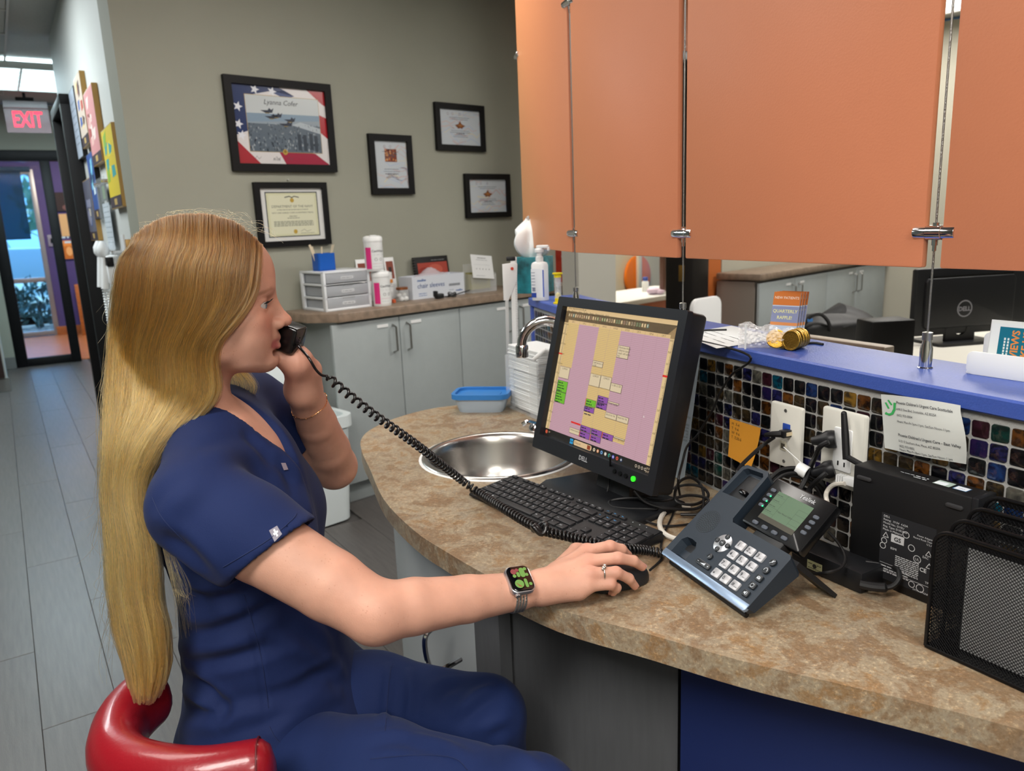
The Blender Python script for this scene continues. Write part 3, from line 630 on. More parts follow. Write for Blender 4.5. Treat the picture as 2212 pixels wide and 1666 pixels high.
# blue ledge
M_ledge = mat('blue_ledge', '3f58a8', .36, bump=(420, .25), vary=(200, .05))
g = G(); vs = []
sec = [(-.004, LZ0 + .001), (-.006, LZ0 + .003), (-.006, LZ1 - .003), (-.003, LZ1), (.160, LZ1), (.163, LZ1 - .003), (.163, LZ0 + .001)]
yl = np.linspace(.32, 2.385, 44)
vs = [WP(y, o_, z) for y in yl for o_, z in sec]; w_ = len(sec)
fs = [(i * w_ + j, i * w_ + (j + 1) % w_, (i + 1) * w_ + (j + 1) % w_, (i + 1) * w_ + j) for i in range(len(yl) - 1) for j in range(w_)] + [tuple(reversed(range(w_))), tuple((len(yl) - 1) * w_ + j for j in range(w_))]
g.add(vs, fs); lg = g.obj('blue_ledge', M_ledge, None, 40); tag(lg, 'blue laminate ledge capping the tiled half wall', 'ledge')
# navy soffit overhead that carries the cables
g = G(); vs = [WP(y, o_, z) for y in yl for o_, z in ((-.13, 2.2), (-.13, CEIL), (.30, CEIL), (.30, 2.2))]; w_ = 4
fs = [(i * w_ + j, i * w_ + (j + 1) % w_, (i + 1) * w_ + (j + 1) % w_, (i + 1) * w_ + j) for i in range(len(yl) - 1) for j in range(w_)] + [tuple(reversed(range(w_))), tuple((len(yl) - 1) * w_ + j for j in range(w_))]
g.add(vs, fs); struct('ceiling_soffit', g, mat('soffit_blue', '232f63', .6))
# cables and orange panels
def anchor(x, y, z=LZ1): p = at_z(x, y, z); return p
A = {1: at_z(1998, 796, LZ1), 2: at_z(1475, 664, LZ1 + .045), 3: at_z(1244, 640, LZ1 + .03)}
for k in A: A[k].z = LZ1
best = min(((abs((lambda v: v.dot(CR) / v.dot(FW) * F_PX + IW / 2)(WP(y, .06, 1.226) - CP) - 1133)), y) for y in np.linspace(2.2, 2.8, 200))
A[4] = WP(best[1], .06, LZ1); A[0] = A[1] + (A[1] - A[2]) * 1.05 + Vector((.03, .02, 0))
CZ, PZ, TOPZ = 1.228, 1.178, 2.02
M_cable = mat('steel_cable', '9a9894', .35, 1, bump=(900, .6, (1, 1, .35)))
M_or = mat('orange_resin', 'cd805d', .46, trans=0, sss=0, coat=0, bump=(260, .10, (1, 1, .12)), vary=(2.2, .05))
M_or.node_tree.nodes['Principled BSDF'].inputs['Sheen Weight'].default_value = .25
M_or.node_tree.nodes['Principled BSDF'].inputs['Sheen Tint'].default_value = (*lin('ffd080'), 1)
lab = {0: 'steel suspension cable at the right end of the panels', 1: 'steel suspension cable with its chrome foot beside the white card tray', 2: 'steel suspension cable rising behind the monitor corner', 3: 'steel suspension cable rising by the yellow sand timer', 4: 'steel suspension cable at the far end beside the tissue box'}
for k in range(5):
    a = A[k]; t = thing('suspension_cable', lab[k], 'cable', tuple(a)); g = G()
    g.tube([(0, 0, .05), (0, 0, 2.2 - LZ1)], .0016, 8, caps=False); g.obj('wire', M_cable, t)
    g = G(); g.lathe([(.0105, 0), (.0105, .0015), (.0088, .003), (.0088, .030), (.0062, .040), (.0062, .043)], 20); g.obj('foot', M_chrome, t)
    g = G(); g.lathe([(.0072, .043), (.0072, .054), (.0035, .055)], 16); g.obj('collar', M_steel, t)
    # clamps at panel bottom and top: a barrel along the panel run
    d = (A[k - 1] - A[k]).normalized() if k else (A[0] - A[1]).normalized()
    for z in (CZ, 1.80):
        Mc = frame((0, 0, z - LZ1), z=d, y=(0, 0, 1)); g = G()
        L_ = .060
        g.lathe([(.0092, -L_ / 2), (.0096, -L_ / 2 + .001), (.0096, -.0125), (.0086, -.012), (.0104, -.011), (.0104, .011), (.0086, .012), (.0096, .0125), (.0096, L_ / 2 - .001), (.0092, L_ / 2)], 20, Mc)
        g.cyl((0, 0, z - LZ1 - .018), (0, 0, z - LZ1 + .014), .0042, 10); g.cyl((0, 0, z - LZ1 - .026), (0, 0, z - LZ1 - .018), .0028, 10); g.obj('clamp', M_chrome, t)
names = {1: 'orange translucent panel at the right edge, after the wide gap', 2: 'widest orange translucent panel above the desk phone', 3: 'orange translucent panel above the monitor', 4: 'far orange translucent panel next to the tissue box'}
for k in (1, 2, 3, 4):
    a, b = A[k], A[k - 1]; d = (b - a); L_ = d.length; d.normalize(); gap = .0135; n = Vector((d.y, -d.x, 0))
    if k == 4: gap = .008
    w = L_ - 2 * gap; h = TOPZ - PZ; c = (a + b) / 2; c.z = (PZ + TOPZ) / 2
    g = G(); g.prism(rrect(w, h, .003, 2), -.0055, .0055, None, (.0012, .0012))
    o = g.obj('resin_panel', M_or, None, 30, frame(c, d, y=(0, 0, 1))); tag(o, names[k], 'panel', 'orange hanging panels')
# ---------------------------------------------------------------- back counter
def cs(x, y, z, d=None):
    """back-counter coordinates of a measured spot at height z: s along the wall, d from it"""
    p = at_z(x, y, z) - P0; return p.dot(U), p.dot(NB)
CZT = .90
MB_ = frame(P0, U, z=(0, 0, 1))       # x along wall, -y into the room
fp = P0 + NB * .335
def fs_(x, y): return (at_pl(x, y, fp, NB) - P0).dot(U)
s0, s1, s2, s3 = fs_(722, 800), fs_(868, 800), fs_(997, 800), fs_(1112, 760)
sE = fs_(1233, 640) + .02; 
bc = thing('wall_cabinet', 'grey cabinet run under the framed pictures on the back wall', 'cabinet', M=MB_)
g = G(); g.box(((s0 + sE) / 2 + .02, -.165, .478), (sE - s0 - .04, .32, .756)); g.box(((s0 + sE) / 2 + .02, -.15, .05), (sE - s0 - .06, .27, .1)); g.obj('carcass', M_lam, bc, 0)
for i, (a, b) in enumerate([(s0, s1), (s1, s2), (s2, s3), (s3, sE)]):
    g = G(); g.box(((a + b) / 2, -.334, .478), (b - a - .005, .018, .74), bev=.0015); d = g.obj('door', M_lam, bc)
    x = b - .04 if i % 2 == 0 else a + .04
    g = G(); g.tube([(x, -.342, .815), (x, -.372, .805), (x, -.372, .695), (x, -.342, .685)], .005, 8); g.obj('handle', M_steel, d)
    g = G(); g.box((x + (-.055 if i % 2 == 0 else .055), -.3445, .815), (.06, .003, .014)); g.obj('label_strip', M_white, d, 0)
g = G(); g.prism([(s0 - .06, -.24), (s0 + .03, -.362), (sE, -.362), (sE, -.003), (s0 - .06, -.003)], CZT - .040, CZT, None, .008)
tag(g.obj('wall_worktop', M_top, None, 35, MB_), 'tan laminate worktop carrying the wipes and drawers below the pictures', 'worktop')
# ================================================================ THINGS ON THE DESK
def on_wall(x, y, off=-.004):
    d = ray(x, y); a, b = .4, 4.0
    f = lambda t: (lambda P: (P.x - WX(P.y)) / math.hypot(1, .1676 * P.y - .64388) - off)(CP + d * t)
    for _ in range(60):
        m_ = (a + b) / 2
        if f(m_) < 0: a = m_
        else: b = m_
    return CP + d * a
def wall_frame(p):
    t = Vector((.1676 * p.y - .64388, 1, 0)).normalized(); return frame(p, -t, y=Vector((0, 0, 1)))   # x right along wall, y up, z out of the wall
PB = mat('black_plastic', '16171a', .42, bump=(900, .05)); PB2 = mat('black_gloss', '0a0a0c', .18); PB3 = mat('key_black', '1b1c1f', .5)
RUB = mat('black_rubber', '101012', .5); WCAB = mat('white_cable', 'cfcac0', .45); PAPER = mat('paper', 'd6d8d8', .75)
# ---- sink and tap
sk = thing('round_sink', 'round stainless bar sink set into the curved worktop', 'sink', (SC_.x, SC_.y, DZ))
STEEL = mat('sink_steel', 'b4b1ad', .27, 1, bump=(70, .05)); g = G()
pr = [(.181, .0003), (.179, .004), (.172, .006), (.165, .004), (.160, -.004), (.156, -.02), (.148, -.07), (.135, -.105), (.11, -.125), (.06, -.133), (.026, -.135)]
g.lathe(pr[::-1] , 56, close=False); g.obj('bowl', STEEL, sk, 60)
g = G(); g.lathe([(.0265, -.1345), (.024, -.133), (.02, -.137), (.002, -.138)][::-1], 24); g.obj('drain', M_chrome, sk)
g = G(); g.lathe([(.187, .0002), (.186, .0012), (.180, .0014), (.180, .0002)][::-1], 48, close=False); g.obj('caulk_bead', M_white, sk)
sp0 = at_d(1128, 768, 1.84); bx = Vector((.148, 1.80, DZ)); dv = Vector((bx.x - sp0.x, bx.y - sp0.y, 0)); span = dv.length; dv.normalize(); zt_ = at_d(1185, 690, 1.84).z
fc = thing('sink_tap', 'chrome gooseneck tap arching over the round sink', 'tap', tuple(bx))
r_ = span / 2; zc = zt_ - r_; P_ = [bx + Vector((0, 0, .02)), Vector((bx.x, bx.y, zc))]
for k in range(1, 13): a = PI * k / 12; q = bx - dv * (r_ - r_ * math.cos(a)); P_.append(Vector((q.x, q.y, zc + r_ * math.sin(a))))
P_.append(Vector((sp0.x, sp0.y, sp0.z + .01))); P_ = [p - bx for p in P_]
g = G(); g.tube(P_, .0125, 14); g.obj('spout', M_chrome, fc)
e_ = sp0 - bx; g = G(); g.lathe([(.0145, -.004), (.0155, 0), (.0155, .022), (.0135, .026)], 18, Matrix.Translation(e_)); g.obj('aerator', M_chrome, fc)
g = G(); g.lathe([(.028, 0), (.027, .012), (.018, .03), (.013, .04)], 20); g.obj('base', M_chrome, fc)
lv = at_z(1158, 930, DZ) - bx; g = G(); g.lathe([(.02, 0), (.019, .01), (.012, .02)], 16, Matrix.Translation(lv)); g.tube(spline([lv + Vector((0, 0, .018)), lv + Vector((-.02, -.01, .026)), lv + Vector((-.035, -.012, .02))], 5), .006, 8); g.obj('lever', M_chrome, fc)
# ---- monitor (17 inch, square format)
MW, MH_ = .342, .274
Mmon = TRS((.181, 1.424, .955), (math.radians(-14.4), 0, math.radians(-59)))
mo = thing('computer_monitor', 'black square monitor showing a pink and yellow appointment grid', 'monitor', M=Mmon)
XZ = Matrix.Rotation(PI / 2, 4, 'X')      # print plane to the local xz plane facing -y
bw = .019
def fr_ring(w, h, w2, h2, y0, y1, r1=.0035, r2=.001, dz=0):
    g = G(); g.ring(rrect(w, h, r1, 4, (0, dz)), rrect(w2, h2, r2, 4), y0, y1, XZ); return g
WO, HO = MW + 2 * bw, MH_ + 2 * bw + .012
g = fr_ring(WO, HO, MW, MH_, -.001, .012, dz=-.006); g.obj('bezel', mat('bezel_black', '1a1c21', .38), mo, 25)
g = G(); g.prism(rrect(WO - .002, HO - .002, .008, 4, (0, -.006)), -.040, -.001, XZ, (.0, .008)); g.prism(rrect(WO - .09, HO - .09, .02, 4), -.062, -.04, XZ, (0, .012)); g.obj('back_shell', PB, mo)
p = P2(); sx = lambda u: (u - .5) * MW
sy = lambda v: (.5 - v) * MH_
def R_(u0, v0, u1, v1, col, l=1): p.rect(sx(u0), sy(v1), (u1 - u0) * MW, (v1 - v0) * MH_, col, l)
TAN, LAV, CRM, GRN, PUR, RED = 'd9b57c', 'c29aa6', 'd8c5a2', '6db52a', '8a4fa0', 'd8241c'
R_(0, 0, 1, 1, 'd2ae7a', 0); R_(0, 0, 1, .03, 'dcbd8c', 1); R_(.037, .095, .93, .118, 'd9b884', 1)
R_(.037, .118, .151, .45, 'd8b978'); R_(.151, .118, .342, .955, LAV); R_(.342, .118, .538, .955, 'd8b978'); R_(.538, .118, .93, .955, LAV)
R_(.037, .45, .151, .955, LAV); R_(.342, .872, .74, .955, LAV, 2); R_(.538, .70, .738, .872, 'd8b978', 2)
for k in range(66):
    v = .128 + k * .0126; R_(.037, v, .93, v + .0013, 'a07a7c' if 1 else LAV, 3)
for u in (.439, .638, .737, .835): R_(u, .118, u + .0012, .95, 'a88488', 3)
R_(.975, .06, 1, .945, 'c9a878', 2); R_(.93, .118, .975, .945, 'dcbf8c', 2); R_(0, .118, .037, .945, 'dcbf8c', 2)
def ev(u0, v0, u1, v1, col, txt=(), tc='403428', bar=None):
    R_(u0, v0, u1, v1, '4a3c34', 4); R_(u0 + .002, v0 + .0022, u1 - .003, v1 - .003, col, 5)
    if bar: R_(u0, v0, u0 + .006, v1, bar, 6)
    for i, t in enumerate(txt): (p.scribble(sx(u0 + .009), sy(v0 + .021 + i * .02), (u1 - u0) * MW * (.45 + .1 * (i % 3)), .004, tc, 7, i + len(t)) if col not in (CRM,) else p.text(t, sx(u0 + .009), sy(v0 + .021 + i * .02), .0052, tc, 7))
ev(.541, .216, .638, .304, CRM, ('Showcase family', 'called to cancel', 'recall, will call to', 'R/S')); ev(.343, .356, .439, .399, CRM, ('Staff photos at', '1230'))
ev(.343, .451, .441, .54, CRM, ('    LUNCH',)); ev(.441, .449, .538, .538, CRM, ('    LUNCH',)); ev(.538, .482, .636, .542, CRM, ('11:30-12 CR',)); ev(.039, .451, .142, .54, CRM, ('    LUNCH',))
ev(.042, .559, .146, .645, GRN, ('New Patient', 'EMG', 'recP', '123'), '24401a', '2a5a2a'); ev(.042, .645, .146, .729, GRN, ('Pedo Comp', 'RecPt', 'topFl', '456'), '24401a', '2a5a2a')
ev(.343, .637, .441, .688, GRN, ('Tim, Special', 'FMX', 'rec'), '24401a', 'c05a2a'); ev(.446, .591, .54, .64, PUR, ('Pre-Op Sedate', 'NEw PedC', 'recall'), '2a1a3a', '3a3a5a'); ev(.446, .64, .54, .683, PUR, ('Recall Gable', 'NEw PedC'), '2a1a3a', '3a3a5a')
ev(.343, .69, .437, .731, PUR, ('Recall Lucy', 'NEw PedC', 'rec'), '2a1a3a', '3a3a5a'); ev(.541, .611, .637, .624, CRM, ('5 min huddle',)); ev(.538, .689, .638, .73, CRM, ('block for Nt',)); ev(.638, .686, .737, .73, CRM, ('block for Nt',))
R_(.244, .83, .338, .843, RED, 6); ev(.242, .876, .342, .918, CRM, ('Sched meet/order',))
for u0, v0, b in ((.341, .832, '3a3a5a'), (.341, .877, 'c0402a'), (.443, .83, '3a3a5a'), (.443, .876, 'c0402a'), (.543, .832, 'c0402a')): ev(u0, v0, u0 + .098, v0 + .044, PUR, ('Recall Name', 'NEw PedC'), '2a1a3a', b)
ev(.641, .833, .736, .845, CRM, ('5 hr (farmed)',))
R_(.0, .355, .037, .365, RED, 6); R_(.928, .353, .974, .366, RED, 6)
p.text('Office Appointment Book', sx(.01), sy(.014), .006, '5a4630', 2); p.text('File   Options   View   Today   Setup   Hyper-Link   Help', sx(.01), sy(.035), .006, '4a3a2a', 2)
r_i = random.Random(3)
for k in range(34):
    u = .03 + k * .0215; R_(u, .046, u + .014, .072, r_i.choice(['b89c74', 'a08c6c', '6a8c84', 'c8a878', 'a07a60', '7a8a60']), 2); R_(u + .003, .05, u + .009, .066, r_i.choice(['d8c090', '6a6054', 'e0d0a8']), 3)
p.text('Monday - March 17, 2025', sx(.43), sy(.09), .0058, '4a3a2a', 3, align='c')
for u, t in ((.09, 'OP-1'), (.20, 'OP-2'), (.295, 'OP-3'), (.39, 'HYG1'), (.49, 'HYG2'), (.59, 'HYG3'), (.685, 'OP-9'), (.785, 'OP-8'), (.88, 'OP-7')): p.text(t, sx(u), sy(.113), .005, '6a543c', 3, align='c'); R_(u - .048, .098, u - .0465, .118, 'a88860', 3)
hr = 8
for k in range(66):
    v = .128 + k * .0126
    for u in (.002, .934):
        if k % 6 == 0: p.text('%d:00%s' % ((hr + k // 6 - 1) % 12 + 1, 'am' if hr + k // 6 < 12 else 'pm'), sx(u), sy(v + .008), .0052, '4a3a2a', 4)
        else: p.text(str(k % 6 * 10), sx(u + .016), sy(v + .008), .0044, '5a4a38', 4)
for k in range(12): R_(.979, .13 + k * .032, .996, .15 + k * .032, ['e0a040', '5a7aa0', 'c88a3a', 'd8a850'][k % 4], 4); R_(.984, .135 + k * .032, .991, .144 + k * .032, '4a4238', 5)
R_(0, .945, 1, 1, '17130f', 6); R_(.268, .955, .282, .972, '2a9ad0', 7); R_(.268, .976, .282, .993, '2a9ad0', 7); R_(.284, .955, .298, .972, '2a9ad0', 7); R_(.284, .976, .298, .993, '2a9ad0', 7)
p.poly([(x, y) for x, y in rrect(.17 * MW, .038 * MH_, .004, 4, (sx(.39), sy(.973)))], 'd8b88c', 7); p.text('Search', sx(.325), sy(.98), .006, '5a4a3a', 8); R_(.435, .958, .465, .988, '8a3a1a', 8); p.circle(sx(.315), sy(.972), .002, .0006, '5a4a3a', 8)
for k, c_ in enumerate(['d8c8a8', 'd08a5a', '6a9ac8', 'c8c0b0', '2aa08a', '5a5ac0', 'd0503a', '3a4a6a']): p.disc(sx(.50 + k * .034), sy(.973), .0035, c_, 7, 12); p.disc(sx(.50 + k * .034), sy(.973), .0015, 'e8e0d0' if k % 2 else '2a2a2a', 8, 10)
p.disc(sx(.02), sy(.97), .004, 'c8563a', 7); p.text('79°', sx(.04), sy(.975), .005, 'c8b08a', 7); p.text('10:35 AM', sx(.997), sy(.970), .0052, 'd8c0a0', 7, align='r'); p.text('3/17/2025', sx(.997), sy(.992), .0052, 'd8c0a0', 7, align='r')
for k in range(4): p.circle(sx(.86 + k * .024), sy(.975), .0024, .0008, 'd8c8b0', 7, 8)
p.poly([(sx(.847), sy(.64)), (sx(.847), sy(.655)), (sx(.851), sy(.651)), (sx(.856), sy(.652))], 'e8e0d8', 9)
p.step = .00006
scr = p.obj('lit_screen', SCREEN, mo, Matrix.Translation((0, .001, 0)) @ XZ)
p = P2(); p.text('DELL', 0, -MH_ / 2 - .0185, .0125, 'a9acb0', 1, bold=.02, align='c'); p.obj('maker_lettering', PRINT, mo, Matrix.Translation((-.012, -.0125, 0)) @ XZ)
for k, u in enumerate((.085, .101, .117)): g = G(); g.cyl((u, -.012, -MH_ / 2 - .014), (u, -.015, -MH_ / 2 - .014), .0042, 14); g.obj('menu_button', PB2, mo)
g = G(); g.cyl((.137, -.012, -MH_ / 2 - .014), (.137, -.0148, -MH_ / 2 - .014), .005, 16); g.obj('power_button', mat('green_glow', '2ac02a', .4, emit=('30e020', 1.0)), mo)
# stand : foot plate on the desk and a neck, in the monitor's own coordinates
Mi = Mmon.inverted(); wq = lambda x, y, z: Mi @ Vector((x, y, z)); yw = math.radians(-59); ux = Vector((math.cos(yw), math.sin(yw), 0)); uy = Vector((-math.sin(yw), math.cos(yw), 0))
fc_ = Vector((.175, 1.375, DZ)); g = G(); g.prism([(-.125, -.075), (.125, -.075), (.14, -.05), (.12, .085), (-.12, .085), (-.14, -.05)], 0, .012, Mi @ frame(fc_, ux, y=uy), .004); g.obj('stand_foot', PB, mo)
nb = fc_ + uy * .04; nt_ = Vector((.181, 1.424, .87)) + uy * .05; g = G(); nx = Mi.to_3x3()
V8 = []
for c_, w_, d_ in ((nb + Vector((0, 0, .01)), .05, .03), (nt_, .032, .02)):
    for a, b in ((-1, -1), (1, -1), (1, 1), (-1, 1)): V8.append(Mi @ (c_ + ux * w_ * a + uy * d_ * b))
g.add(V8, [(3, 2, 1, 0), (4, 5, 6, 7), (0, 1, 5, 4), (1, 2, 6, 5), (2, 3, 7, 6), (3, 0, 4, 7)]); g.obj('stand_neck', PB, mo)
# ---- keyboard
KS_ = .909
Mk = TRS((-.095, 1.416, DZ), (0, 0, math.radians(-52.5))) @ Matrix.Diagonal((KS_, KS_, KS_, 1))
kb = thing('computer_keyboard', 'black full size keyboard in front of the monitor, coiled cord across it', 'keyboard', M=Mk)
sl = (.020 - .009) / .127
g = G(); vs = [(0, 0, .003), (.442, 0, .003), (.442, .127, .003), (0, .127, .003), (.0015, .0015, .011), (.4405, .0015, .011), (.4405, .1255, .022), (.0015, .1255, .022)]
bm = bmesh.new(); bv = [bm.verts.new(v) for v in vs]
for f in [(3, 2, 1, 0), (4, 5, 6, 7), (0, 1, 5, 4), (1, 2, 6, 5), (2, 3, 7, 6), (3, 0, 4, 7)]: bm.faces.new([bv[i] for i in f])
bmesh.ops.bevel(bm, geom=bm.edges[:], offset=.0022, segments=2, affect='EDGES'); g.bm(bm); g.obj('case', PB, kb)
for x in (.03, .40):
    for y in (.012, .112): g = G(); g.box((x, y, .0018), (.02, .008, .0036)); g.obj('rubber_foot', RUB, kb, 0)
KT = {}
def key(x, y, w, d, leg='', col='c9ced6', sz=.0055):
    k = (round(w, 4), round(d, 4)); z = .0115 + y * .0875
    if k not in KT:
        g = G(); g.prism(rrect(w, d, .0016, 2), 0, .0042, None, .0009, None); o = g.obj('key', PB3, kb, 40); KT[k] = o
    else: o = KT[k].copy(); COL.objects.link(o); o.parent = kb
    o.matrix_local = Matrix.Translation((x, y, z - .001)) @ Matrix.Rotation(math.atan(.0875), 4, 'X')
    if leg: LG.append((leg, x - w / 2 + .003, y - (.001 if len(leg) > 3 else .0005), z + .0034, col, sz if len(leg) < 2 else .0042))
LG = []
u_ = .0191; x0 = .0105
rows = [(.0985 - 0 * u_, [('`', 1), ('1', 1), ('2', 1), ('3', 1), ('4', 1), ('5', 1), ('6', 1), ('7', 1), ('8', 1), ('9', 1), ('0', 1), ('-', 1), ('=', 1), ('Backspace', 2)]),
        (.0985 - 1 * u_, [('Tab', 1.5)] + [(c, 1) for c in 'QWERTYUIOP[]'] + [('\\', 1.5)]), (.0985 - 2 * u_, [('Caps Lock', 1.75)] + [(c, 1) for c in "ASDFGHJKL;'"] + [('Enter', 2.25)]),
        (.0985 - 3 * u_, [('Shift', 2.25)] + [(c, 1) for c in 'ZXCVBNM,./'] + [('Shift', 2.75)]), (.0985 - 4 * u_, [('Ctrl', 1.25), ('#', 1.25), ('Alt', 1.25), ('', 6.25), ('Alt', 1.25), ('#', 1.25), ('=', 1.25), ('Ctrl', 1.25)])]
for y, ks in rows:
    x = x0
    for t, w in ks: key(x + w * u_ / 2, y - .004, w * u_ - .0032, .0158, t); x += w * u_
x = x0; key(x + .0095, .1155, .0152, .0085, 'Esc')
for k in range(12): xx = x0 + u_ * 2 + k * u_ * 1.0 + (k // 4) * u_ * .5; key(xx + .0095, .1155, .0155, .0085, 'F%d' % (k + 1))
nx_ = x0 + 15 * u_ + .005
for k, t in enumerate(('Prt', 'Scr', 'Pau')): key(nx_ + (k + .5) * u_, .1155, .0155, .0085, t, '4aa0e0')
for r__, ts in enumerate((('Ins', 'Hom', 'PgU'), ('Del', 'End', 'PgD'))):
    for k, t in enumerate(ts): key(nx_ + (k + .5) * u_, .0945 - r__ * u_, .0159, .0158, t, '4aa0e0' if r__ == 0 else 'c9ced6')
key(nx_ + 1.5 * u_, .0945 - 3 * u_, .0159, .0158, '^')
for k, t in enumerate('<v>'): key(nx_ + (k + .5) * u_, .0945 - 4 * u_, .0159, .0158, t)
mx_ = nx_ + 3.25 * u_
for r__, ts in enumerate((('Num', '/', '*', '-'), ('7', '8', '9', ''), ('4', '5', '6', '+'), ('1', '2', '3', ''), ('', '0', '.', 'Ent'))):
    for k, t in enumerate(ts):
        if r__ == 4 and k == 0: key(mx_ + 1 * u_, .0945 - 4 * u_, 2 * u_ - .0032, .0158, '0'); continue
        if r__ == 4 and k == 1: continue
        if t == '': continue
        if t in ('+', 'Ent'): key(mx_ + (k + .5) * u_, .0945 - r__ * u_ + u_ / 2, .0159, .0158 + u_, t)
        else: key(mx_ + (k + .5) * u_, .0945 - r__ * u_, .0159, .0158, t)
p = P2()
for t, x, y, z, c_, s_ in LG:
    o_ = len(p.V); p.text(t, x, y, s_ * (.8 if len(t) > 4 else 1), c_, 0); p.V[o_:] = [(a, b, z + (b - y) * .0875) for a, b, _ in p.V[o_:]]
o = p.obj('key_legends', PRINT, kb); o['kind'] = 'stuff'
p = P2(); p.circle(.425, .113, .007, .0008, '3a3c40', 0); p.text('DELL', .425, .1115, .0045, '3a3c40', 0, align='c'); p.obj('maker_emblem', PRINT, kb, Matrix.Translation((0, 0, .0116)) @ Matrix.Rotation(math.atan(.0875), 4, 'X'))
g = G()
for k in range(3): g.cyl((.375 + k * .017, .1155, .0217), (.375 + k * .017, .1155, .0222), .001, 8)
g.obj('status_light', mat('dim_white', 'c8d0d8', .4), kb)
# ---- mouse
mc = at_z(1352, 1247, DZ + .012); md = Vector((.93, .36, 0)).normalized()
ms = thing('computer_mouse', 'black wired mouse under the hand with the ring', 'mouse', M=frame((mc.x - .012, mc.y + .006, DZ), md, z=(0, 0, 1)))
def mouse_s(a, b):     # a 0..1 along, b angle
    x = -.05 + .1 * a; w = .028 * (1 - .25 * (2 * a - 1) ** 2) * (max(0, 1 - abs(2 * a - 1) ** 6)) ** .5; h = (.033 * math.sin(PI * min(1, a * .62 + .22)) ** .8) * (max(0, 1 - abs(2 * a - 1) ** 8)) ** .5
    t = PI * b; return (x, w * math.copysign(abs(math.cos(t)) ** .6, math.cos(t)), .002 + h * math.sin(t) ** .7)
g = G(); g.grid(mouse_s, 28, 18); g.add([mouse_s(i / 28, 0) for i in range(29)] + [mouse_s(i / 28, 1) for i in range(29)], [(i, i + 29, i + 30, i + 1) for i in range(28)]); g.obj('shell', PB3, ms, 60)
g = G(); g.lathe([(.0105, -.003), (.0115, -.002), (.0115, .002), (.0105, .003)], 20, TRS((.024, 0, .022), (PI / 2, 0, 0))); g.obj('scroll_wheel', RUB, ms)
Mi_ = ms.matrix_world.inverted() if False else frame((mc.x - .012, mc.y + .006, DZ), md, z=(0, 0, 1)).inverted()
q = [at_z(1404, 1232, DZ + .01), at_z(1420, 1218, DZ + .003), at_z(1430, 1205, DZ + .004), at_z(1428, 1180, DZ + .004), at_z(1436, 1150, DZ + .004), at_z(1450, 1120, DZ + .004), at_z(1460, 1095, DZ + .004)]
g = G(); g.tube(spline([Mi_ @ v for v in q], 6), .0019, 8); g.obj('mouse_cable', RUB, ms)
# ---- desk phone
Mp_ = TRS((.22, 1.092, .757), (math.radians(38.9), 0, math.radians(-69)))
ph = thing('desk_phone', 'slate office phone with tilted grey green display, off the hook', 'phone', M=Mp_)
SL = mat('slate_plastic', '252f3a', .40, .15, bump=(1400, .05)); SLD = mat('slate_dark', '1d232a', .4)
face = [(.006, 0), (.194, 0), (.2, .006), (.2, .094), (.196, .0985), (.072, .1), (.067, .105), (.062, .190), (.056, .197), (.010, .194), (.004, .188), (.0, .006)]
cup = [(x, y) for x, y in [(.014, .010), (.050, .008), (.0505, .036), (.044, .044), (.032, .0455), (.020, .044), (.0135, .036)]]
crad = [(.0095, .135), (.0585, .137), (.0555, .186), (.050, .191), (.016, .189), (.011, .184)]
bm = bmesh.new()
def lp(pts, z=0):
    v = [bm.verts.new((x, y, z)) for x, y in pts]; return v, [bm.edges.new((v[i], v[(i + 1) % len(v)])) for i in range(len(v))]
of, oe = lp(face); cf, ce = lp(cup); kf, ke = lp(crad); bmesh.ops.triangle_fill(bm, edges=oe + ce + ke, use_beauty=True); bmesh.ops.recalc_face_normals(bm, faces=bm.faces)
if bm.faces[0].normal.z < 0: bmesh.ops.reverse_faces(bm, faces=bm.faces)
# drop the sides: wedge body below the face
def skirt(loop_, off):
    nv = [bm.verts.new(off(v.co)) for v in loop_]
    for i in range(len(loop_)): j = (i + 1) % len(loop_); bm.faces.new((loop_[i], loop_[j], nv[j], nv[i])) if True else 0
    return nv
b_ = skirt(of, lambda c: Vector((c.x, c.y + .003 if c.y < .01 else c.y - .006, -.014 - .018 * min(1, c.y / .1) - (.004 if c.y > .15 else 0)))); bm.faces.new(list(reversed(b_)))
def pocket(loop_, s, d, tilt=0):
    cx = sum(v.co.x for v in loop_) / len(loop_); cy = sum(v.co.y for v in loop_) / len(loop_)
    nv = [bm.verts.new((cx + (v.co.x - cx) * s, cy + (v.co.y - cy) * s, -d - tilt * (v.co.y - cy))) for v in loop_]
    for i in range(len(loop_)): j = (i + 1) % len(loop_); bm.faces.new((loop_[i], loop_[j], nv[j], nv[i]))
    bm.faces.new(nv)
pocket(cf, .72, .014, .1); pocket(kf, .88, .010, 0); bmesh.ops.recalc_face_normals(bm, faces=bm.faces)
g = G(); g.bm(bm); g.obj('base_body', SL, ph, 35)
g = G(); g.prism([(.012, .011), (.046, .0095), (.0465, .034), (.041, .0405), (.022, .0405), (.016, .034)], -.0146, -.0135); g.obj('cup_pocket', PB, ph); g = G(); g.prism([(.013, .138), (.055, .139), (.052, .183), (.018, .183)], -.0108, -.0095, None, .001); g.obj('cradle_pocket', PB, ph)
g = G(); g.box((.041, .151, -.006), (.018, .008, .010), bev=.003); g.obj('hook', PB2, ph)
g = G(); g.prism([(.003, -.0005), (.197, -.0005), (.1995, .003), (.1995, .0115), (.0005, .0115), (.0005, .003)], -.004, .0008, None, .0006); g.obj('front_strip', mat('silver_strip', '8fa3bd', .32, .7), ph)
p = P2(); sc_ = (.0316, .0815)
p.disc(*sc_, .0198, '2a343d', 0, 40, .0205); p.circle(*sc_, .0203, .0005, '171c20', 1, 40)
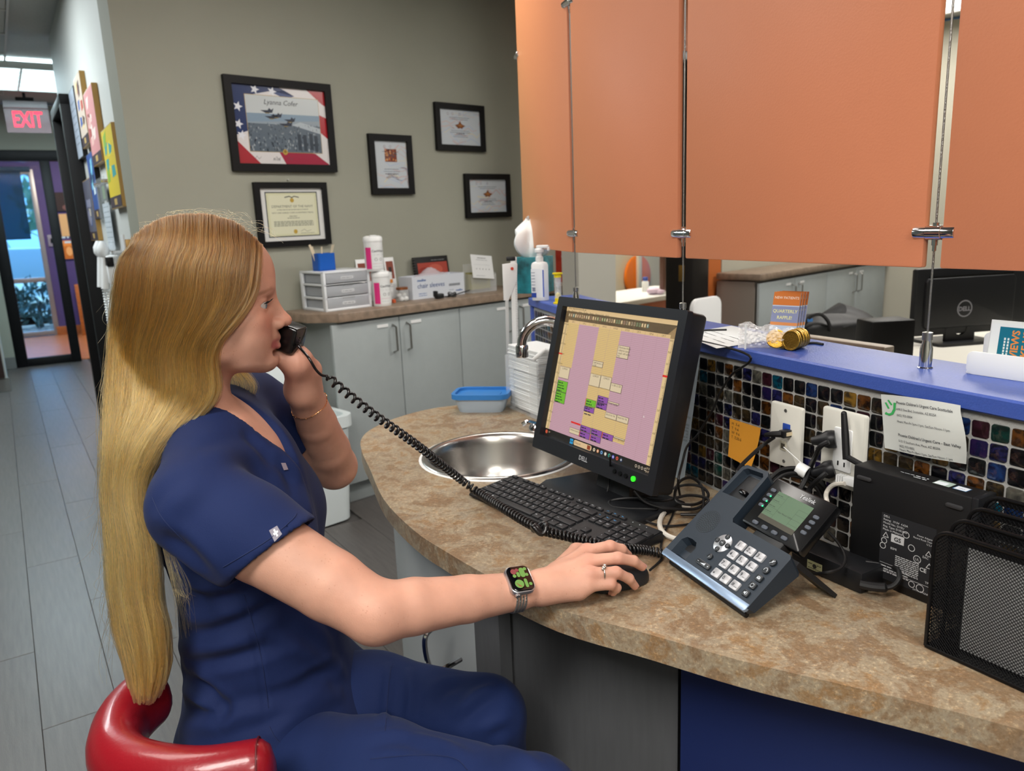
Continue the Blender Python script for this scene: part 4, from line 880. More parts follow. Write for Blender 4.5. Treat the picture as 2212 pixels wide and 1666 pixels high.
for i_, (r__, n__) in enumerate(((.0015, 3), (.0045, 8), (.0078, 14), (.0111, 20), (.0144, 26), (.0174, 31))):
    for k in range(n__): a = 2 * PI * k / n__ + i_ * .3; c_, s_ = math.cos(a), math.sin(a); q = [(sc_[0] + (r__ + dx) * c_ - dy * s_, sc_[1] + (r__ + dx) * s_ + dy * c_) for dx, dy in ((-.0012, 0), (-.0008, -.0006), (.0008, -.0006), (.0012, 0), (.0008, .0006), (-.0008, .0006))]; p.poly(q, '07090b', 2)
p.obj('speaker_grille', PRINT, ph, Matrix.Translation((0, 0, .0002)))
# keypad
KM = mat('key_silver', 'b3b4b8', .35, .35); KDK = mat('key_dark', '1c2126', .35)
g = G(); g.prism(rrect(.0158, .0133, .002, 3), -.001, .0028, None, .0009); k0 = g.obj('keypad_key', KM, ph, 40); first = True; p = P2()
for r__, row in enumerate((('1', '2', '3'), ('4', '5', '6'), ('7', '8', '9'), ('*', '0', '#'))):
    for k, t in enumerate(row):
        o = k0 if first else k0.copy()
        if not first: COL.objects.link(o); o.parent = ph
        first = False; X, Y = .1183 + k * .0204, .0742 - r__ * .0174; o.matrix_local = Matrix.Translation((X, Y, 0))
        p.text(t, X - .0055, Y - .0025 - (.003 if t == '*' else 0), .0082, '2b2f36', 1, bold=.01); s_ = {'2': 'ABC', '3': 'DEF', '4': 'GHI', '5': 'JKL', '6': 'MNO', '7': 'PQRS', '8': 'TUV', '9': 'WXYZ', '*': '.', '#': 'SEND'}.get(t)
        if s_: p.text(s_, X + .0002, Y - .0032, .0026, '3a3e44', 1)
p.obj('key_digits', PRINT, ph, Matrix.Translation((0, 0, .0029)))
icons = P2()
for k, Y in enumerate((.0768, .0628, .0484, .0350, .0212)):
    g = G()
    if k < 2: g.prism(circ(.0055, 20, (.1828, Y)), -.001, .0028, None, .001)
    else: g.prism(rrect(.0118, .0098, .0022, 3, (.1828, Y)), -.001, .0028, None, .001)
    g.obj('function_key', KDK, ph, 40); X = .1828
    if k == 0: icons.rect(X - .0009, Y - .001, .0018, .0035, 'c8d0d8', 0); icons.line([(X - .003, Y - .003), (X + .003, Y + .003)], .0007, 'c8d0d8', 1)
    elif k == 1: icons.line([(X + .003 * math.cos(a), Y + .003 * math.sin(a)) for a in np.linspace(-.4, PI + .4, 12)], .0008, 'c8d0d8', 0)
    elif k == 2: icons.rect(X - .003, Y - .002, .006, .0042, 'c8d0d8', 0); icons.line([(X - .003, Y + .0022), (X, Y - .0003), (X + .003, Y + .0022)], .0006, '1c2126', 1)
    elif k == 3: icons.line([(X + .0028 * math.cos(a), Y + .0028 * math.sin(a)) for a in np.linspace(.3, PI - .2, 8)], .0008, 'c8d0d8', 0); icons.line([(X + .0028 * math.cos(a), Y + .0028 * math.sin(a)) for a in np.linspace(PI + .3, 2 * PI - .2, 8)], .0008, 'c8d0d8', 0)
    else: icons.poly([(X - .003, Y - .0012), (X - .0012, Y - .0012), (X + .0006, Y - .003), (X + .0006, Y + .003), (X - .0012, Y + .0012), (X - .003, Y + .0012)], 'c8d0d8', 0); icons.line([(X + .0028 * math.cos(a), Y + .0028 * math.sin(a)) for a in np.linspace(-.9, .9, 6)], .0007, 'c8d0d8', 0)
nc = (.0868, .0640)
g = G(); g.prism(circ(.0155, 36, nc), -.001, .0014, None, .0008); g.obj('navigation_ring', mat('bright_ring', 'd2d6dc', .22, .7), ph, 40)
for dx, dy, t in ((0, 0, 'OK'), (0, .0118, '^'), (0, -.0118, 'v'), (-.0118, 0, '<'), (.0118, 0, '>')):
    g = G(); g.prism(circ(.0052 if t == 'OK' else .0042, 18, (nc[0] + dx, nc[1] + dy)), 0, .0030, None, .0009); g.obj('navigation_key', KDK, ph, 40); icons.text(t, nc[0] + dx, nc[1] + dy - .0011, .0034, 'c8d0d8', 1, align='c')
g = G(); g.prism(circ(.0048, 18, (.0862, .0368)), -.001, .0026, None, .0009); g.obj('cancel_key', KDK, ph, 40); icons.text('x', .0862, .0352, .005, 'c8d0d8', 0, align='c')
g = G(); g.prism(rrect(.031, .0085, .003, 4, (.0866, .0222)), -.001, .0026, None, .0009); g.obj('volume_key', KDK, ph, 40)
icons.poly([(.081, .021), (.0915, .0205), (.0915, .0245)], 'c8d0d8', 0); icons.rect(.074, .0218, .003, .0007, 'c8d0d8', 0); icons.rect(.0965, .0218, .003, .0007, 'c8d0d8', 0); icons.rect(.0976, .0207, .0007, .003, 'c8d0d8', 0)
icons.obj('key_symbols', PRINT, ph, Matrix.Translation((0, 0, .0030)))
# tilted display unit
Mu = Mp_.inverted() @ (TRS((.383, 1.010, .848), (math.radians(41.2), math.radians(3), math.radians(-66.5))))
w_, h_ = .115, .086
g = G(); g.prism(rrect(w_, h_, .005, 4), -.016, 0, Mu, (.0022, .003)); du = g.obj('display_unit', mat('display_black', '0d0e10', .22), ph, 35)
lft = lambda x, y: Mu @ Vector((x, y, 0))
p = P2(); p.rect(-.037, -.026, .067, .050, '4f6a52', 0); p.rect(-.037, -.026, .067, .008, '3a382c', 1)
for k in range(4): p.line([(-.037, .016 - k * .0095), (-.018, .016 - k * .0095)], .0003, '2f4433', 1); p.line([(.012, .012 - k * .0085), (.030, .012 - k * .0085)], .0003, '2f4433', 1); p.scribble(-.036, .018 - k * .0095, .012, .0018, '2f4433', 1, k)
p.line([(-.017, .024), (-.017, -.018)], .0003, '2f4433', 1); p.line([(.012, .012), (.012, -.018)], .0003, '2f4433', 1); p.text('7 New Missed Call(s)', -.0025, -.006, .0035, '1c2a20', 1, align='c')
p.obj('display_screen', mat('lcd_print', rough=.3, attr=True, coat=.5), du, Mu @ Matrix.Translation((0, 0, .0004)))
p = P2(); p.text('Yealink', .012, .029, .0095, 'b9bcc0', 0, bold=.012, align='c'); p.obj('maker_lettering', PRINT, du, Mu @ Matrix.Translation((0, 0, .0004)))
BK = mat('soft_key', '454c57', .4)
for k in range(4):
    for (x, y) in ((-.0465, .0215 - k * .0095), (.0425, .0135 - k * .0092)): g = G(); g.prism(rrect(.0098, .0056, .0025, 4, (x, y)), 0, .0014, Mu, .0006); g.obj('line_key', BK, du, 40)
    g = G(); g.prism(rrect(.011, .0058, .0026, 4, (-.034 + k * .0192, -.0345)), 0, .0014, Mu, .0006); g.obj('soft_key', BK, du, 40)
    if k: g = G(); g.prism(circ(.0012, 10, (-.0425, .0205 - k * .0095)), .001, .0018, Mu); g.obj('line_light', mat('green_led', '20e070', .4, emit=('20f080', 2.0)), du)
# bracket, stand legs
g = G(); g.box((.135, .125, -.02), (.06, .06, .02), bev=.004); g.obj('display_bracket', PB, ph)
Mpi = Mp_.inverted(); xa = Vector((math.cos(math.radians(-69)), math.sin(math.radians(-69)), 0)); ya = Vector((-xa.y, xa.x, 0))
for x in (.02, .175):
    a = Mp_ @ Vector((x, .10, -.028)); b = Vector((a.x, a.y, DZ + .003)) + ya * .035; bb = at_z(1788, 1278, DZ + .003) if x > .1 else b
    g = G(); V8 = []
    for c_, w0, t0 in ((a, .014, .004), (bb, .016, .003)):
        for s1, s2 in ((-1, -1), (1, -1), (1, 1), (-1, 1)): V8.append(Mpi @ (c_ + xa * w0 * s1 + (ya * .6 + Vector((0, 0, .8))) * t0 * s2))
    g.add(V8, [(3, 2, 1, 0), (4, 5, 6, 7), (0, 1, 5, 4), (1, 2, 6, 5), (2, 3, 7, 6), (3, 0, 4, 7)]); g.obj('stand_leg', PB, ph)
g = G(); vs = [Mpi @ (Mp_ @ Vector((x, y, -.015)) + Vector((0, 0, 0))) for x, y in ((.01, .004), (.19, .004))]
a, b = Mp_ @ Vector((.01, .006, -.012)), Mp_ @ Vector((.19, .006, -.012))
g.tube([Mpi @ Vector((a.x, a.y, DZ + .004)), Mpi @ Vector((b.x, b.y, DZ + .004))], .004, 8); g.obj('front_rest', RUB, ph)
# ---- mini computer standing against the tiles
pc_s = .1668; Mpc = TRS((.487, 1.039, DZ), (0, 0, math.radians(-59.7)))
pc = thing('mini_computer', 'small black computer standing on edge against the tiles with a spec label', 'computer', M=Mpc)
g = G(); g.box((pc_s / 2, .02, pc_s / 2), (pc_s, .04, pc_s), bev=.0025); g.obj('case', mat('pc_black', '0c0c0e', .5), pc)
g = G(); g.box((pc_s + .004, .02, pc_s / 2), (.009, .042, pc_s + .001), bev=.002); g.obj('front_grille', PB, pc)
g = G()
for k in range(9): g.box((pc_s + .0088, .02 + .004 * math.sin(k), .03 + k * .013), (.001, .022, .003))
g.obj('grille_slots', PB2, pc, 0)
for x, z in ((.018, pc_s - .016), (.146, pc_s - .018)): g = G(); g.prism(rrect(.022, .0055, .0027, 4, (x, z)), 0, .003, XZ, .001); g.obj('rubber_foot', mat('foot_grey', '2e2e30', .6), pc)
lx, lz, lw_, lh_ = .048, .012, .078, .098
p = P2(); p.rect(lx, lz, lw_, lh_, '1b1c20', 0); WHT = 'c9cacc'
for k, t in enumerate(('DELL', 'Rating:  19.5V  4.62A', 'Model No.: D10U', 'Reg. Type: D10U003', 'Made in Malaysia')): p.text(t, lx + .003, lz + .092 - k * .0048, .0042, WHT, 1)
for k in range(5): p.text(('Power Adapter', 'Round Rock Texas', 'U.S.A.', 'Sedotes', 'Hotnet')[k] if k < 3 else '', lx + lw_ - .003, lz + .080 - k * .0042, .0036, WHT, 1, align='r')
for k, (x, y, r__) in enumerate(((.037, .076, .0045), (.006, .057, .004), (.046, .060, .0045), (.0045, .049, .0042), (.05, .008, .0042), (.062, .007, .0052), (.055, .047, .005))): p.circle(lx + x, lz + y, r__, .0009, WHT, 1, 16)
p.rect(lx + .016, lz + .059, .019, .012, 'b9babc', 1); p.text('GS', lx + .0255, lz + .0615, .0085, '16171a', 2, bold=.03, align='c'); p.text('UL', lx + .055, lz + .045, .005, WHT, 1, align='c'); p.text('CE', lx + .064, lz + .032, .008, WHT, 1, align='c', bold=.02)
for x, y in ((.008, .066), (.070, .060), (.072, .043)): p.line([(lx + x - .004, lz + y - .003), (lx + x + .004, lz + y - .003), (lx + x, lz + y + .004), (lx + x - .004, lz + y - .003)], .0008, WHT, 1)
for x, y, t in ((.016, .048, 'BSMI'), (.062, .052, 'EAC'), (.068, .017, 'TPZ')): p.text(t, lx + x, lz + y, .0045, WHT, 1)
for k in range(9): p.scribble(lx + .024, lz + .040 - k * .0027, .034, .0022, WHT, 1, k)
for k in range(3): p.scribble(lx + .003, lz + .019 - k * .004, .042, .0026, WHT, 1, 20 + k)
p.line([(lx + .002, lz + .024), (lx + .05, lz + .024)], .0005, WHT, 1); p.line([(lx + .002, lz + .0135), (lx + .076, lz + .0135)], .0005, WHT, 1); p.text('DP/N  0MGNF4', lx + .052, lz + .001, .0036, WHT, 1)
p.obj('spec_label', PRINT, pc, Matrix.Translation((0, -.0003, 0)) @ XZ)
p = P2(); p.rect(.108, .012, .022, .018, '9fb2a8', 0); p.rect(.109, .013, .015, .012, 'd9dfe4', 1); p.rect(.134, .012, .018, .015, '3a6a9a', 0); p.rect(.135, .013, .016, .013, 'd9dde2', 1); p.text('DELL', .139, .017, .004, '3a5a8a', 2); p.scribble(.058, .02, .02, .003, 'aab0b4', 0, 3); p.scribble(.080, .02, .018, .004, 'c0c6ca', 0, 4); p.scribble(.08, .014, .018, .004, 'c0c6ca', 0, 5)
p.obj('top_stickers', PRINT, pc, Matrix.Translation((0, 0, pc_s + .0004)))
an = Mpc.inverted(); a0 = an @ at_d(1850, 995, 1.13); a1_ = an @ at_d(1829, 987, 1.13); a2_ = an @ at_d(1823, 894, 1.13)
g = G(); g.cyl(Vector((.004, .02, a0.z)), a1_, .0045, 10); g.tube([a1_ + Vector((0, 0, -.004)), a1_.lerp(a2_, .5), a2_], [.0055, .0055, .0042], 10); g.ell(a2_, .0042); g.obj('antenna', RUB, pc)
# ---- power adapter
ad0 = at_z(1860, 1286, DZ); Ma = frame(ad0, Vector((.487 - .571, 1.039 - .895, 0)), z=(0, 0, 1))    # x away to the left along the wall, y towards the room
ad_ = thing('power_adapter', 'black power brick lying between the phone and the small computer', 'adapter', M=Ma)
g = G(); g.box((.06, -.026, .016), (.12, .052, .032), bev=.004); g.obj('brick', PB, ad_)
p = P2(); p.rect(.064, .006, .026, .014, 'b9b98f', 0); p.disc(.077, .013, .0035, '3a3a34', 1); p.scribble(.066, .015, .007, .002, '3a3a34', 1, 2); p.scribble(.081, .015, .007, .002, '3a3a34', 1, 3); p.scribble(.066, .008, .022, .002, '3a3a34', 1, 4)
p.obj('rating_sticker', PRINT, ad_, Matrix.Translation((.154, .0003, 0)) @ Matrix.Rotation(PI, 4, 'Z') @ XZ)
Mai = Ma.inverted(); g = G(); q = [at_z(1858, 1262, DZ + .016), at_z(1890, 1268, DZ + .016), at_z(1925, 1268, DZ + .02), at_z(1942, 1250, DZ + .03), at_z(1938, 1230, DZ + .035), at_z(1915, 1222, DZ + .03), at_z(1870, 1215, DZ + .03)]
q = [Mai @ v for v in q]; S_ = spline(q, 8); g.tube(S_, [.0065 if i < 14 else .0036 for i in range(len(S_))], 10); g.obj('output_lead', RUB, ad_)
# ---- wire mesh sorter
MS = TRS((.4896, .8323, DZ), (0, 0, math.radians(-59)))
so = thing('mesh_sorter', 'black wire mesh file sorter at the right end of the desk', 'file sorter', M=MS)
MB2 = mat('black_wire', '0e0e10', .35, .3)
fz = .155; W_s = .26
def mesh_panel(x0, x1, z0, z1, pt, n_u, n_v, rim=True):
    """diamond wire lattice between rim rods; pt(u,w) gives the point"""
    g = G()
    for s_ in (1, -1):
        for k in range(-n_v, n_u + n_v):
            L_ = []
            for j in range(n_v * 2 + 1):
                x = (k + (j / 2) * s_ + (0 if s_ > 0 else n_v * 0)) / n_u; z = j / (2 * n_v)
                if -.001 <= x <= 1.001: L_.append(pt(x, z))
                elif L_: break
            if len(L_) > 1: g.tube([L_[0], L_[-1]], .0006, 3, caps=False)
    return g
for k in range(4):
    y0 = .002 + k * .036; zz = fz + k * .006
    pt = lambda u, w, y0=y0, zz=zz: (.004 + u * (W_s - .008), y0 - .004 * (1 - w) * 0, .004 + w * (zz - .008))
    g = mesh_panel(0, 1, 0, 1, pt, 62, 34) if k == 0 else mesh_panel(0, 1, 0, 1, pt, 50, 26)
    d = g.obj('mesh_divider', MB2, so, 0)
    r__ = .02; R1 = [(0, 0, .003), (0, 0, zz - r__)] + [(r__ - r__ * math.cos(a), 0, zz - r__ + r__ * math.sin(a)) for a in np.linspace(.2, PI / 2, 6)] + [(W_s - r__, 0, zz)] + [(W_s - r__ + r__ * math.sin(a), 0, zz - r__ + r__ * math.cos(a)) for a in np.linspace(.2, PI / 2, 6)] + [(W_s, 0, .003), (0, 0, .003)]
    g = G(); g.tube([(x, y0, z) for x, _, z in R1], .0024, 8)
    # flat lip along the top
    g.box((W_s / 2, y0 + .001, zz - .005), (W_s - .03, .0016, .010)); g.obj('divider_rim', MB2, d, 40)
pt = lambda u, w: (.002, .002 + u * .108, .004 + w * .08); g = mesh_panel(0, 1, 0, 1, pt, 22, 16); g.obj('mesh_side', MB2, so, 0)
g = G(); g.box((W_s / 2, .056, .003), (W_s, .112, .003)); g.obj('base_plate', MB2, so, 0)
t = thing('envelope', 'pale folded papers standing in the mesh sorter', 'papers', M=MS)
g = G(); g.box((.13, .022, .072), (.20, .003, .13)); g.obj('sheet', PAPER, t, 0); g = G(); g.box((.15, .027, .066), (.2, .003, .12)); g.obj('sheet', mat('manila', 'b8a27a', .8), t, 0)
# ---- things at the wall above the desk
t = thing('sticky_note', 'orange sticky note with handwritten hours on the tiles', 'note', M=wall_frame(on_wall(1610, 955, -.006)))
Mi_ = wall_frame(on_wall(1610, 955, -.006)).inverted(); C4 = [Mi_ @ on_wall(*q, -.006) for q in ((1577, 985), (1633, 1010), (1643, 925), (1576, 904))]
def bil(C, u, v): return (C[0] * (1 - u) + C[1] * u) * (1 - v) + (C[3] * (1 - u) + C[2] * u) * v
cur = lambda u, v: bil(C4, u, v) + Vector((0, 0, .012 * (1 - v) ** 2 * (.4 + .6 * u)))
g = G(); g.grid(cur, 8, 8, thick=.0003); g.obj('sheet', mat('sticky_orange', 'e09a30', .7), t, 60)
p = P2()
for k, s_ in enumerate(('M  7-4', 'T  9-6', 'W  9-6', 'T  7:30-5')): p.text(s_, .08, .86 - k * .115, .10, '5a4420', 1)
p.obj('handwriting', PRINT, t, warp=lambda x, y, z: cur(x, y) + Vector((0, 0, .0006)))
def plate(name, label, c, w, h):
    Mw = wall_frame(on_wall(*c, -.005)); t = thing(name, label, 'wall plate', M=Mw); g = G(); g.prism(rrect(w, h, .004, 4), 0, .0065, None, .003); g.obj('cover', mat('ivory_plastic', 'd9d8cf', .35), t); return t, Mw
sc9 = .909
pl1, Mw1 = plate('data_plate', 'ivory data wall plate with a blue jack and plugged cable', (1702, 941), .071, .1085)
SCR = mat('screw_head', '9a9a96', .35, .8)
for z in (.044, -.044): g = G(); g.cyl((0, z, .006), (0, z, .0075), .003, 14); g.obj('screw', SCR, pl1); 
g = G(); g.box((.003, .012, .006), (.017, .020, .003), bev=.001); g.obj('blue_jack', mat('jack_blue', '2a4aa0', .4), pl1); g = G(); g.box((-.003, -.018, .006), (.0145, .016, .003), bev=.0008); g.obj('ivory_jack', mat('ivory_dark', 'b9b5a4', .4), pl1)
g = G(); g.box((-.003, -.018, .0072), (.009, .009, .001)); g.obj('jack_opening', mat('jack_shadow', '4a463c', .6), pl1)
pl2, Mw2 = plate('outlet_plate', 'white double wall plate with two black plugs', (1825, 970), .082, .122)
for x, y in ((.002, .0),):
    g = G(); g.prism(rrect(.034, .068, .003, 3, (x, y)), .006, .0085, None, .001); g.obj('outlet_insert', M_white, pl2)
g = G()
for x, y in ((-.004, -.022), (.008, -.022)): g.box((x, y, .0088), (.002, .007, .001))
g.obj('outlet_slots', PB2, pl2, 0)
# cables: each a thing of its own, with its plug
def wire(name, label, P, r, m_, parts=None, cat='cable', n=8, seg=8):
    o = Vector(P[-1]); t = thing(name, label, cat, tuple(o)); g = G(); g.tube(spline([Vector(q) - o for q in P], seg), r, n); g.obj('lead', m_, t)
    if parts: parts(t, o)
    return t
def plug_eth(t, o):
    Mx = wall_frame(on_wall(1704, 937, -.013)); Ml = Matrix.Translation(-o) @ Mx
    g = G(); g.box((-.001, .001, .006), (.0115, .012, .020), Ml, .001); g.obj('plug', PB, t)
    g = G(); g.tube([Ml @ Vector((-.001, .001, .014)), Ml @ Vector((-.014, -.001, .022)), Ml @ Vector((-.03, -.006, .022))], [.006, .005, .0035], 8); g.obj('strain_relief', RUB, t)
    g = G(); g.box((.004, .001, .004), (.004, .006, .012), Ml); g.obj('latch', mat('latch_clear', 'c8b89a', .3), t, 0)
wq_ = on_wall(1700, 940, -.035)
wire('network_cable', 'black network cable running from the phone to the blue jack', [on_wall(1672, 945, -.034), on_wall(1648, 962, -.04), at_d(1622, 985, 1.27), at_d(1600, 1008, 1.25), at_d(1590, 1030, 1.26), at_z(1600, 1060, DZ + .01)][::-1], .0032, RUB, plug_eth)
def plug_a(cx, cy, ln, dx, dy):
    def f(t, o):
        Ml = Matrix.Translation(-o) @ wall_frame(on_wall(cx, cy, -.014)); g = G()
        g.lathe([(.013, 0), (.014, .004), (.014, .012), (.009, .022), (.006, ln)], 14, Ml @ Matrix.Rotation(dx, 4, 'Y') @ Matrix.Rotation(dy, 4, 'X')); g.obj('plug', PB, t)
    return f
wire('power_cable', 'black power cord hanging from the upper plug', [on_wall(1790, 955, -.045), on_wall(1772, 965, -.05), on_wall(1762, 985, -.045), at_d(1750, 1010, 1.2), at_d(1735, 1045, 1.19), at_d(1718, 1075, 1.2), at_z(1705, 1120, DZ + .01)][::-1], .004, RUB, plug_a(1805, 948, .035, -.9, .2))
wire('power_cable', 'black power cord from the lower angled plug', [on_wall(1785, 1022, -.045), on_wall(1770, 1035, -.05), at_d(1750, 1055, 1.19), at_d(1740, 1085, 1.18), at_z(1740, 1130, DZ + .01)][::-1], .004, RUB, plug_a(1802, 1012, .034, -.9, .35))
def plug_w(t, o):
    Ml = Matrix.Translation(-o) @ frame(at_d(1838, 1040, 1.14), Vector((.45, -.77, .1)), z=(0, 0, 1)); g = G(); g.box((0, 0, 0), (.02, .012, .012), Ml, .001); g.obj('plug', M_white, t)
    g = G()
    for k in range(3): g.box((-.013 - k * .004, 0, 0), (.0025, .011, .011), Ml)
    g.obj('boot', M_white, t)
wire('network_cable', 'white network cable plugged into the small computer', [at_d(1825, 1045, 1.14), at_d(1800, 1048, 1.16), at_d(1785, 1066, 1.17), at_d(1788, 1090, 1.15), at_z(1800, 1130, DZ + .01)][::-1], .0035, WCAB, plug_w)
def tie(t, o):
    g = G(); c_ = at_d(1733, 1016, 1.2) - o; g.lathe([(.0105, -.008), (.0105, .008), (.0095, .009), (.0095, -.009), (.0105, -.008)], 14, frame(c_, z=Vector((.5, -.5, -.25)), x=Vector((0, 0, 1))), close=False); g.tube([c_ + Vector((0, 0, .01)), c_ + Vector((-.02, .03, .03))], .0008, 4); g.obj('white_tie', M_white, t)
P_ = [(1662, 1035), (1685, 1016), (1715, 1011), (1745, 1018), (1770, 1036), (1783, 1060), (1788, 1085), (1790, 1115)]
def bundle(t, o):
    tie(t, o); g = G()
    for k in range(1, 5): g.tube(spline([at_d(x + 2.5 * k * (1 if k % 2 else -1) * .8, y + k * 5 - 4, 1.2 + .004 * (k % 3)) - o for x, y in P_], 6), .0032, 7)
    g.obj('coil_turns', RUB, t)
wire('bundled_cable', 'tied loop of black cord arching behind the phone', [at_d(x, y, 1.2) for x, y in P_], .0032, RUB, bundle)
# tangle under and right of the monitor
def ztube(name, label, pts, r, m_, zs=None): return wire(name, label, [at_z(x, y, DZ + (z if z else r + .001)) for x, y, z in pts], r, m_)
ztube('looped_cable', 'black looped video cable coiled on the desk below the monitor', [(1300, 1090, .004), (1275, 1078, .006), (1282, 1062, .008), (1330, 1062, .01), (1385, 1080, .014), (1420, 1098, .016), (1380, 1100, .012), (1325, 1096, .01), (1320, 1082, .012), (1370, 1076, .02), (1430, 1082, .03), (1490, 1070, .03), (1530, 1080, .02), (1500, 1100, .01), (1440, 1098, .02), (1395, 1085, .03), (1370, 1060, .05)], .0027, RUB)
ztube('looped_cable', 'black cable making loops beside the monitor foot', [(1395, 1075, .01), (1440, 1060, .02), (1480, 1048, .03), (1515, 1052, .03), (1530, 1072, .02), (1500, 1090, .02), (1460, 1082, .03), (1465, 1045, .05), (1490, 1032, .05), (1515, 1050, .03), (1520, 1085, .02), (1510, 1110, .01), (1470, 1112, .008)], .0027, RUB)
ztube('thin_cable', 'thin black cable lying behind the keyboard corner', [(1375, 1105, .01), (1395, 1125, .006), (1430, 1136, .004), (1470, 1135, .004), (1500, 1130, .004)], .002, RUB)
ztube('white_cable', 'cream cable bent in a wide loop between keyboard and phone', [(1492, 1092, .006), (1462, 1093, .005), (1437, 1105, .005), (1425, 1128, .005), (1432, 1150, .005), (1455, 1163, .005), (1480, 1166, .005)], .0045, WCAB)
ztube('thin_cable', 'thin black cable hanging straight below the monitor chin', [(1310, 1075, .003), (1316, 1040, .03), (1318, 1005, .08), (1318, 985, .12)], .0018, RUB)
ztube('thin_cable', 'black cable curling out from behind the display of the phone', [(1790, 1150, .05), (1812, 1175, .05), (1826, 1205, .045), (1815, 1228, .04), (1780, 1238, .036), (1740, 1240, .01)], .0022, RUB)
wire('charging_cable', 'black cable draped over the blue ledge and down the tiles', [WP(1.50, .10, LZ1 + .003), WP(1.52, .05, LZ1 + .003), WP(1.505, .0, LZ1 + .003), WP(1.47, -.018, LZ1 + .002), on_wall(1618, 768, -.022), on_wall(1580, 810, -.012), on_wall(1555, 850, -.012), on_wall(1540, 885, -.012), on_wall(1522, 915, -.014), on_wall(1505, 942, -.03), at_d(1484, 965, 1.38), at_d(1474, 1000, 1.36), at_d(1465, 1040, 1.33), at_z(1470, 1075, DZ + .01)], .0022, RUB)
wire('charging_cable', 'short black cable lying across the blue ledge by the coin bag', [at_z(1695, 752, LZ1 + .002), at_z(1725, 745, LZ1 + .002), at_z(1755, 741, LZ1 + .002), at_z(1778, 744, LZ1 + .002)], .0022, RUB)
# sheet behind the monitor
C5 = [on_wall(1395, 1010, -.03), on_wall(1478, 1038, -.03), on_wall(1513, 768, -.012), on_wall(1430, 746, -.012)]
o0 = C5[0]; t = thing('posted_sheet', 'white printed sheet propped against the tiles behind the monitor', 'paper', tuple(o0)); sh = lambda u, v: bil(C5, u, v) - o0
g = G(); g.grid(sh, 6, 6, thick=-.0004); g.obj('sheet', mat('cool_paper', 'b9c6d2', .7), t, 60)
p = P2()
for k, (s_, y) in enumerate((('CALL OF WEEK ON', .50), ('SCHEDULE', .44), ('TWO DAYS', .415), ('FOR SPECIAL', .39), ('VISIT', .365), ('TOMORROW APPT', .34), ('PLEASE ASK ZINC', .315))): p.text(s_, .96, y, .022, '4a5560', 1, align='r')
p.obj('lettering', PRINT, t, warp=lambda x, y, z: sh(x, y) + Vector((-.0008, -.0006, 0)))
# address note with curled edge
C6 = [on_wall(1911, 968, -.012), on_wall(2087, 1003, -.012), on_wall(2075, 876, -.012), on_wall(1903, 852, -.012)]
o0 = C6[0]; nrm = wall_frame(o0).to_3x3() @ Vector((0, 0, 1)); up_ = Vector((0, 0, 1)); rt_ = wall_frame(o0).to_3x3() @ Vector((1, 0, 0))
t = thing('address_note', 'curling white note with clinic addresses and a green smile mark', 'note', tuple(o0))
sh6 = lambda u, v: bil(C6, u, v) - o0 + nrm * (.006 * math.sin(PI * v) * u + .004 * math.sin(3 * u) ** 2) + up_ * (.003 * math.sin(PI * u) * (v - .15)) + rt_ * (.007 * u ** 3 * math.sin(PI * min(1, v * 1.1)))
g = G(); g.grid(sh6, 24, 14, thick=.0003); g.obj('sheet', mat('note_paper', 'c9ccc8', .75, bump=(60, .25)), t, 60)
p = P2(); hx = .215
for s_, y, b, w in (("Phoenix Children's Urgent Care Scottsdale", .855, .012, .70), ('6990 E Shea Blvd, Scottsdale, AZ 85254', .745, 0, .51), ('(602) 933-0004', .64, 0, .22), ('Hours: Mon-Fri 5pm-11pm, Sat/Sun Noon-11pm', .53, 0, .64), ("Phoenix Children's Urgent Care - East Valley", .285, .012, .735), ('5131 E Southern Ave, Mesa, AZ 85206', .18, 0, .52), ('(602) 933-0002', .09, 0, .21), ('Hours: Mon-Fri 8am-11pm, Sat/Sun Noon-11pm', .0 + .025, 0, .645)): p.text(s_, hx, y, .07 if b else .06, '30343a', 1, bold=b, width=w)
p.line([(.06, .665), (.10, .64), (.15, .67), (.185, .75), (.195, .86)], .035, '3aa85a', 1); p.line([(.065, .85), (.10, .76)], .028, '3aa85a', 1); p.line([(.105, .90), (.145, .83)], .028, '3aa85a', 1); p.line([(.05, .645), (.10, .655)], .02, '3aa85a', 1)
q_ = p; 
def subdiv_warp(x, y, z): return sh6(x, y) + nrm * .0007
q_.obj('lettering', PRINT, t, warp=subdiv_warp)
# ================================================================ THINGS ON THE LEDGE
Ct = [at_z(*q, LZ1 + .0012) for q in ((1470, 722), (1548, 753), (1690, 731), (1580, 704))]
o0 = Ct[0]; t = thing('form_sheet', 'white printed form lying on the blue ledge', 'paper', tuple(o0)); g = G(); fsh = lambda u, v: bil(Ct, u, v) - o0
g.grid(fsh, 4, 4, thick=-.0004); g.obj('sheet', PAPER, t, 0); p = P2(); p.text('Dental Records', .72, .80, .05, '5a5a5a', 1, align='c'); p.text('Authorization Statement', .72, .72, .05, '5a5a5a', 1, align='c', bold=.01)
for k in range(6): p.scribble(.12 + (k % 2) * .42, .5 - (k // 2) * .14, .3, .03, '7a7a7a', 1, k)
p.obj('lettering', PRINT, t, warp=lambda x, y, z: fsh(x, y) + Vector((0, 0, .0004)))
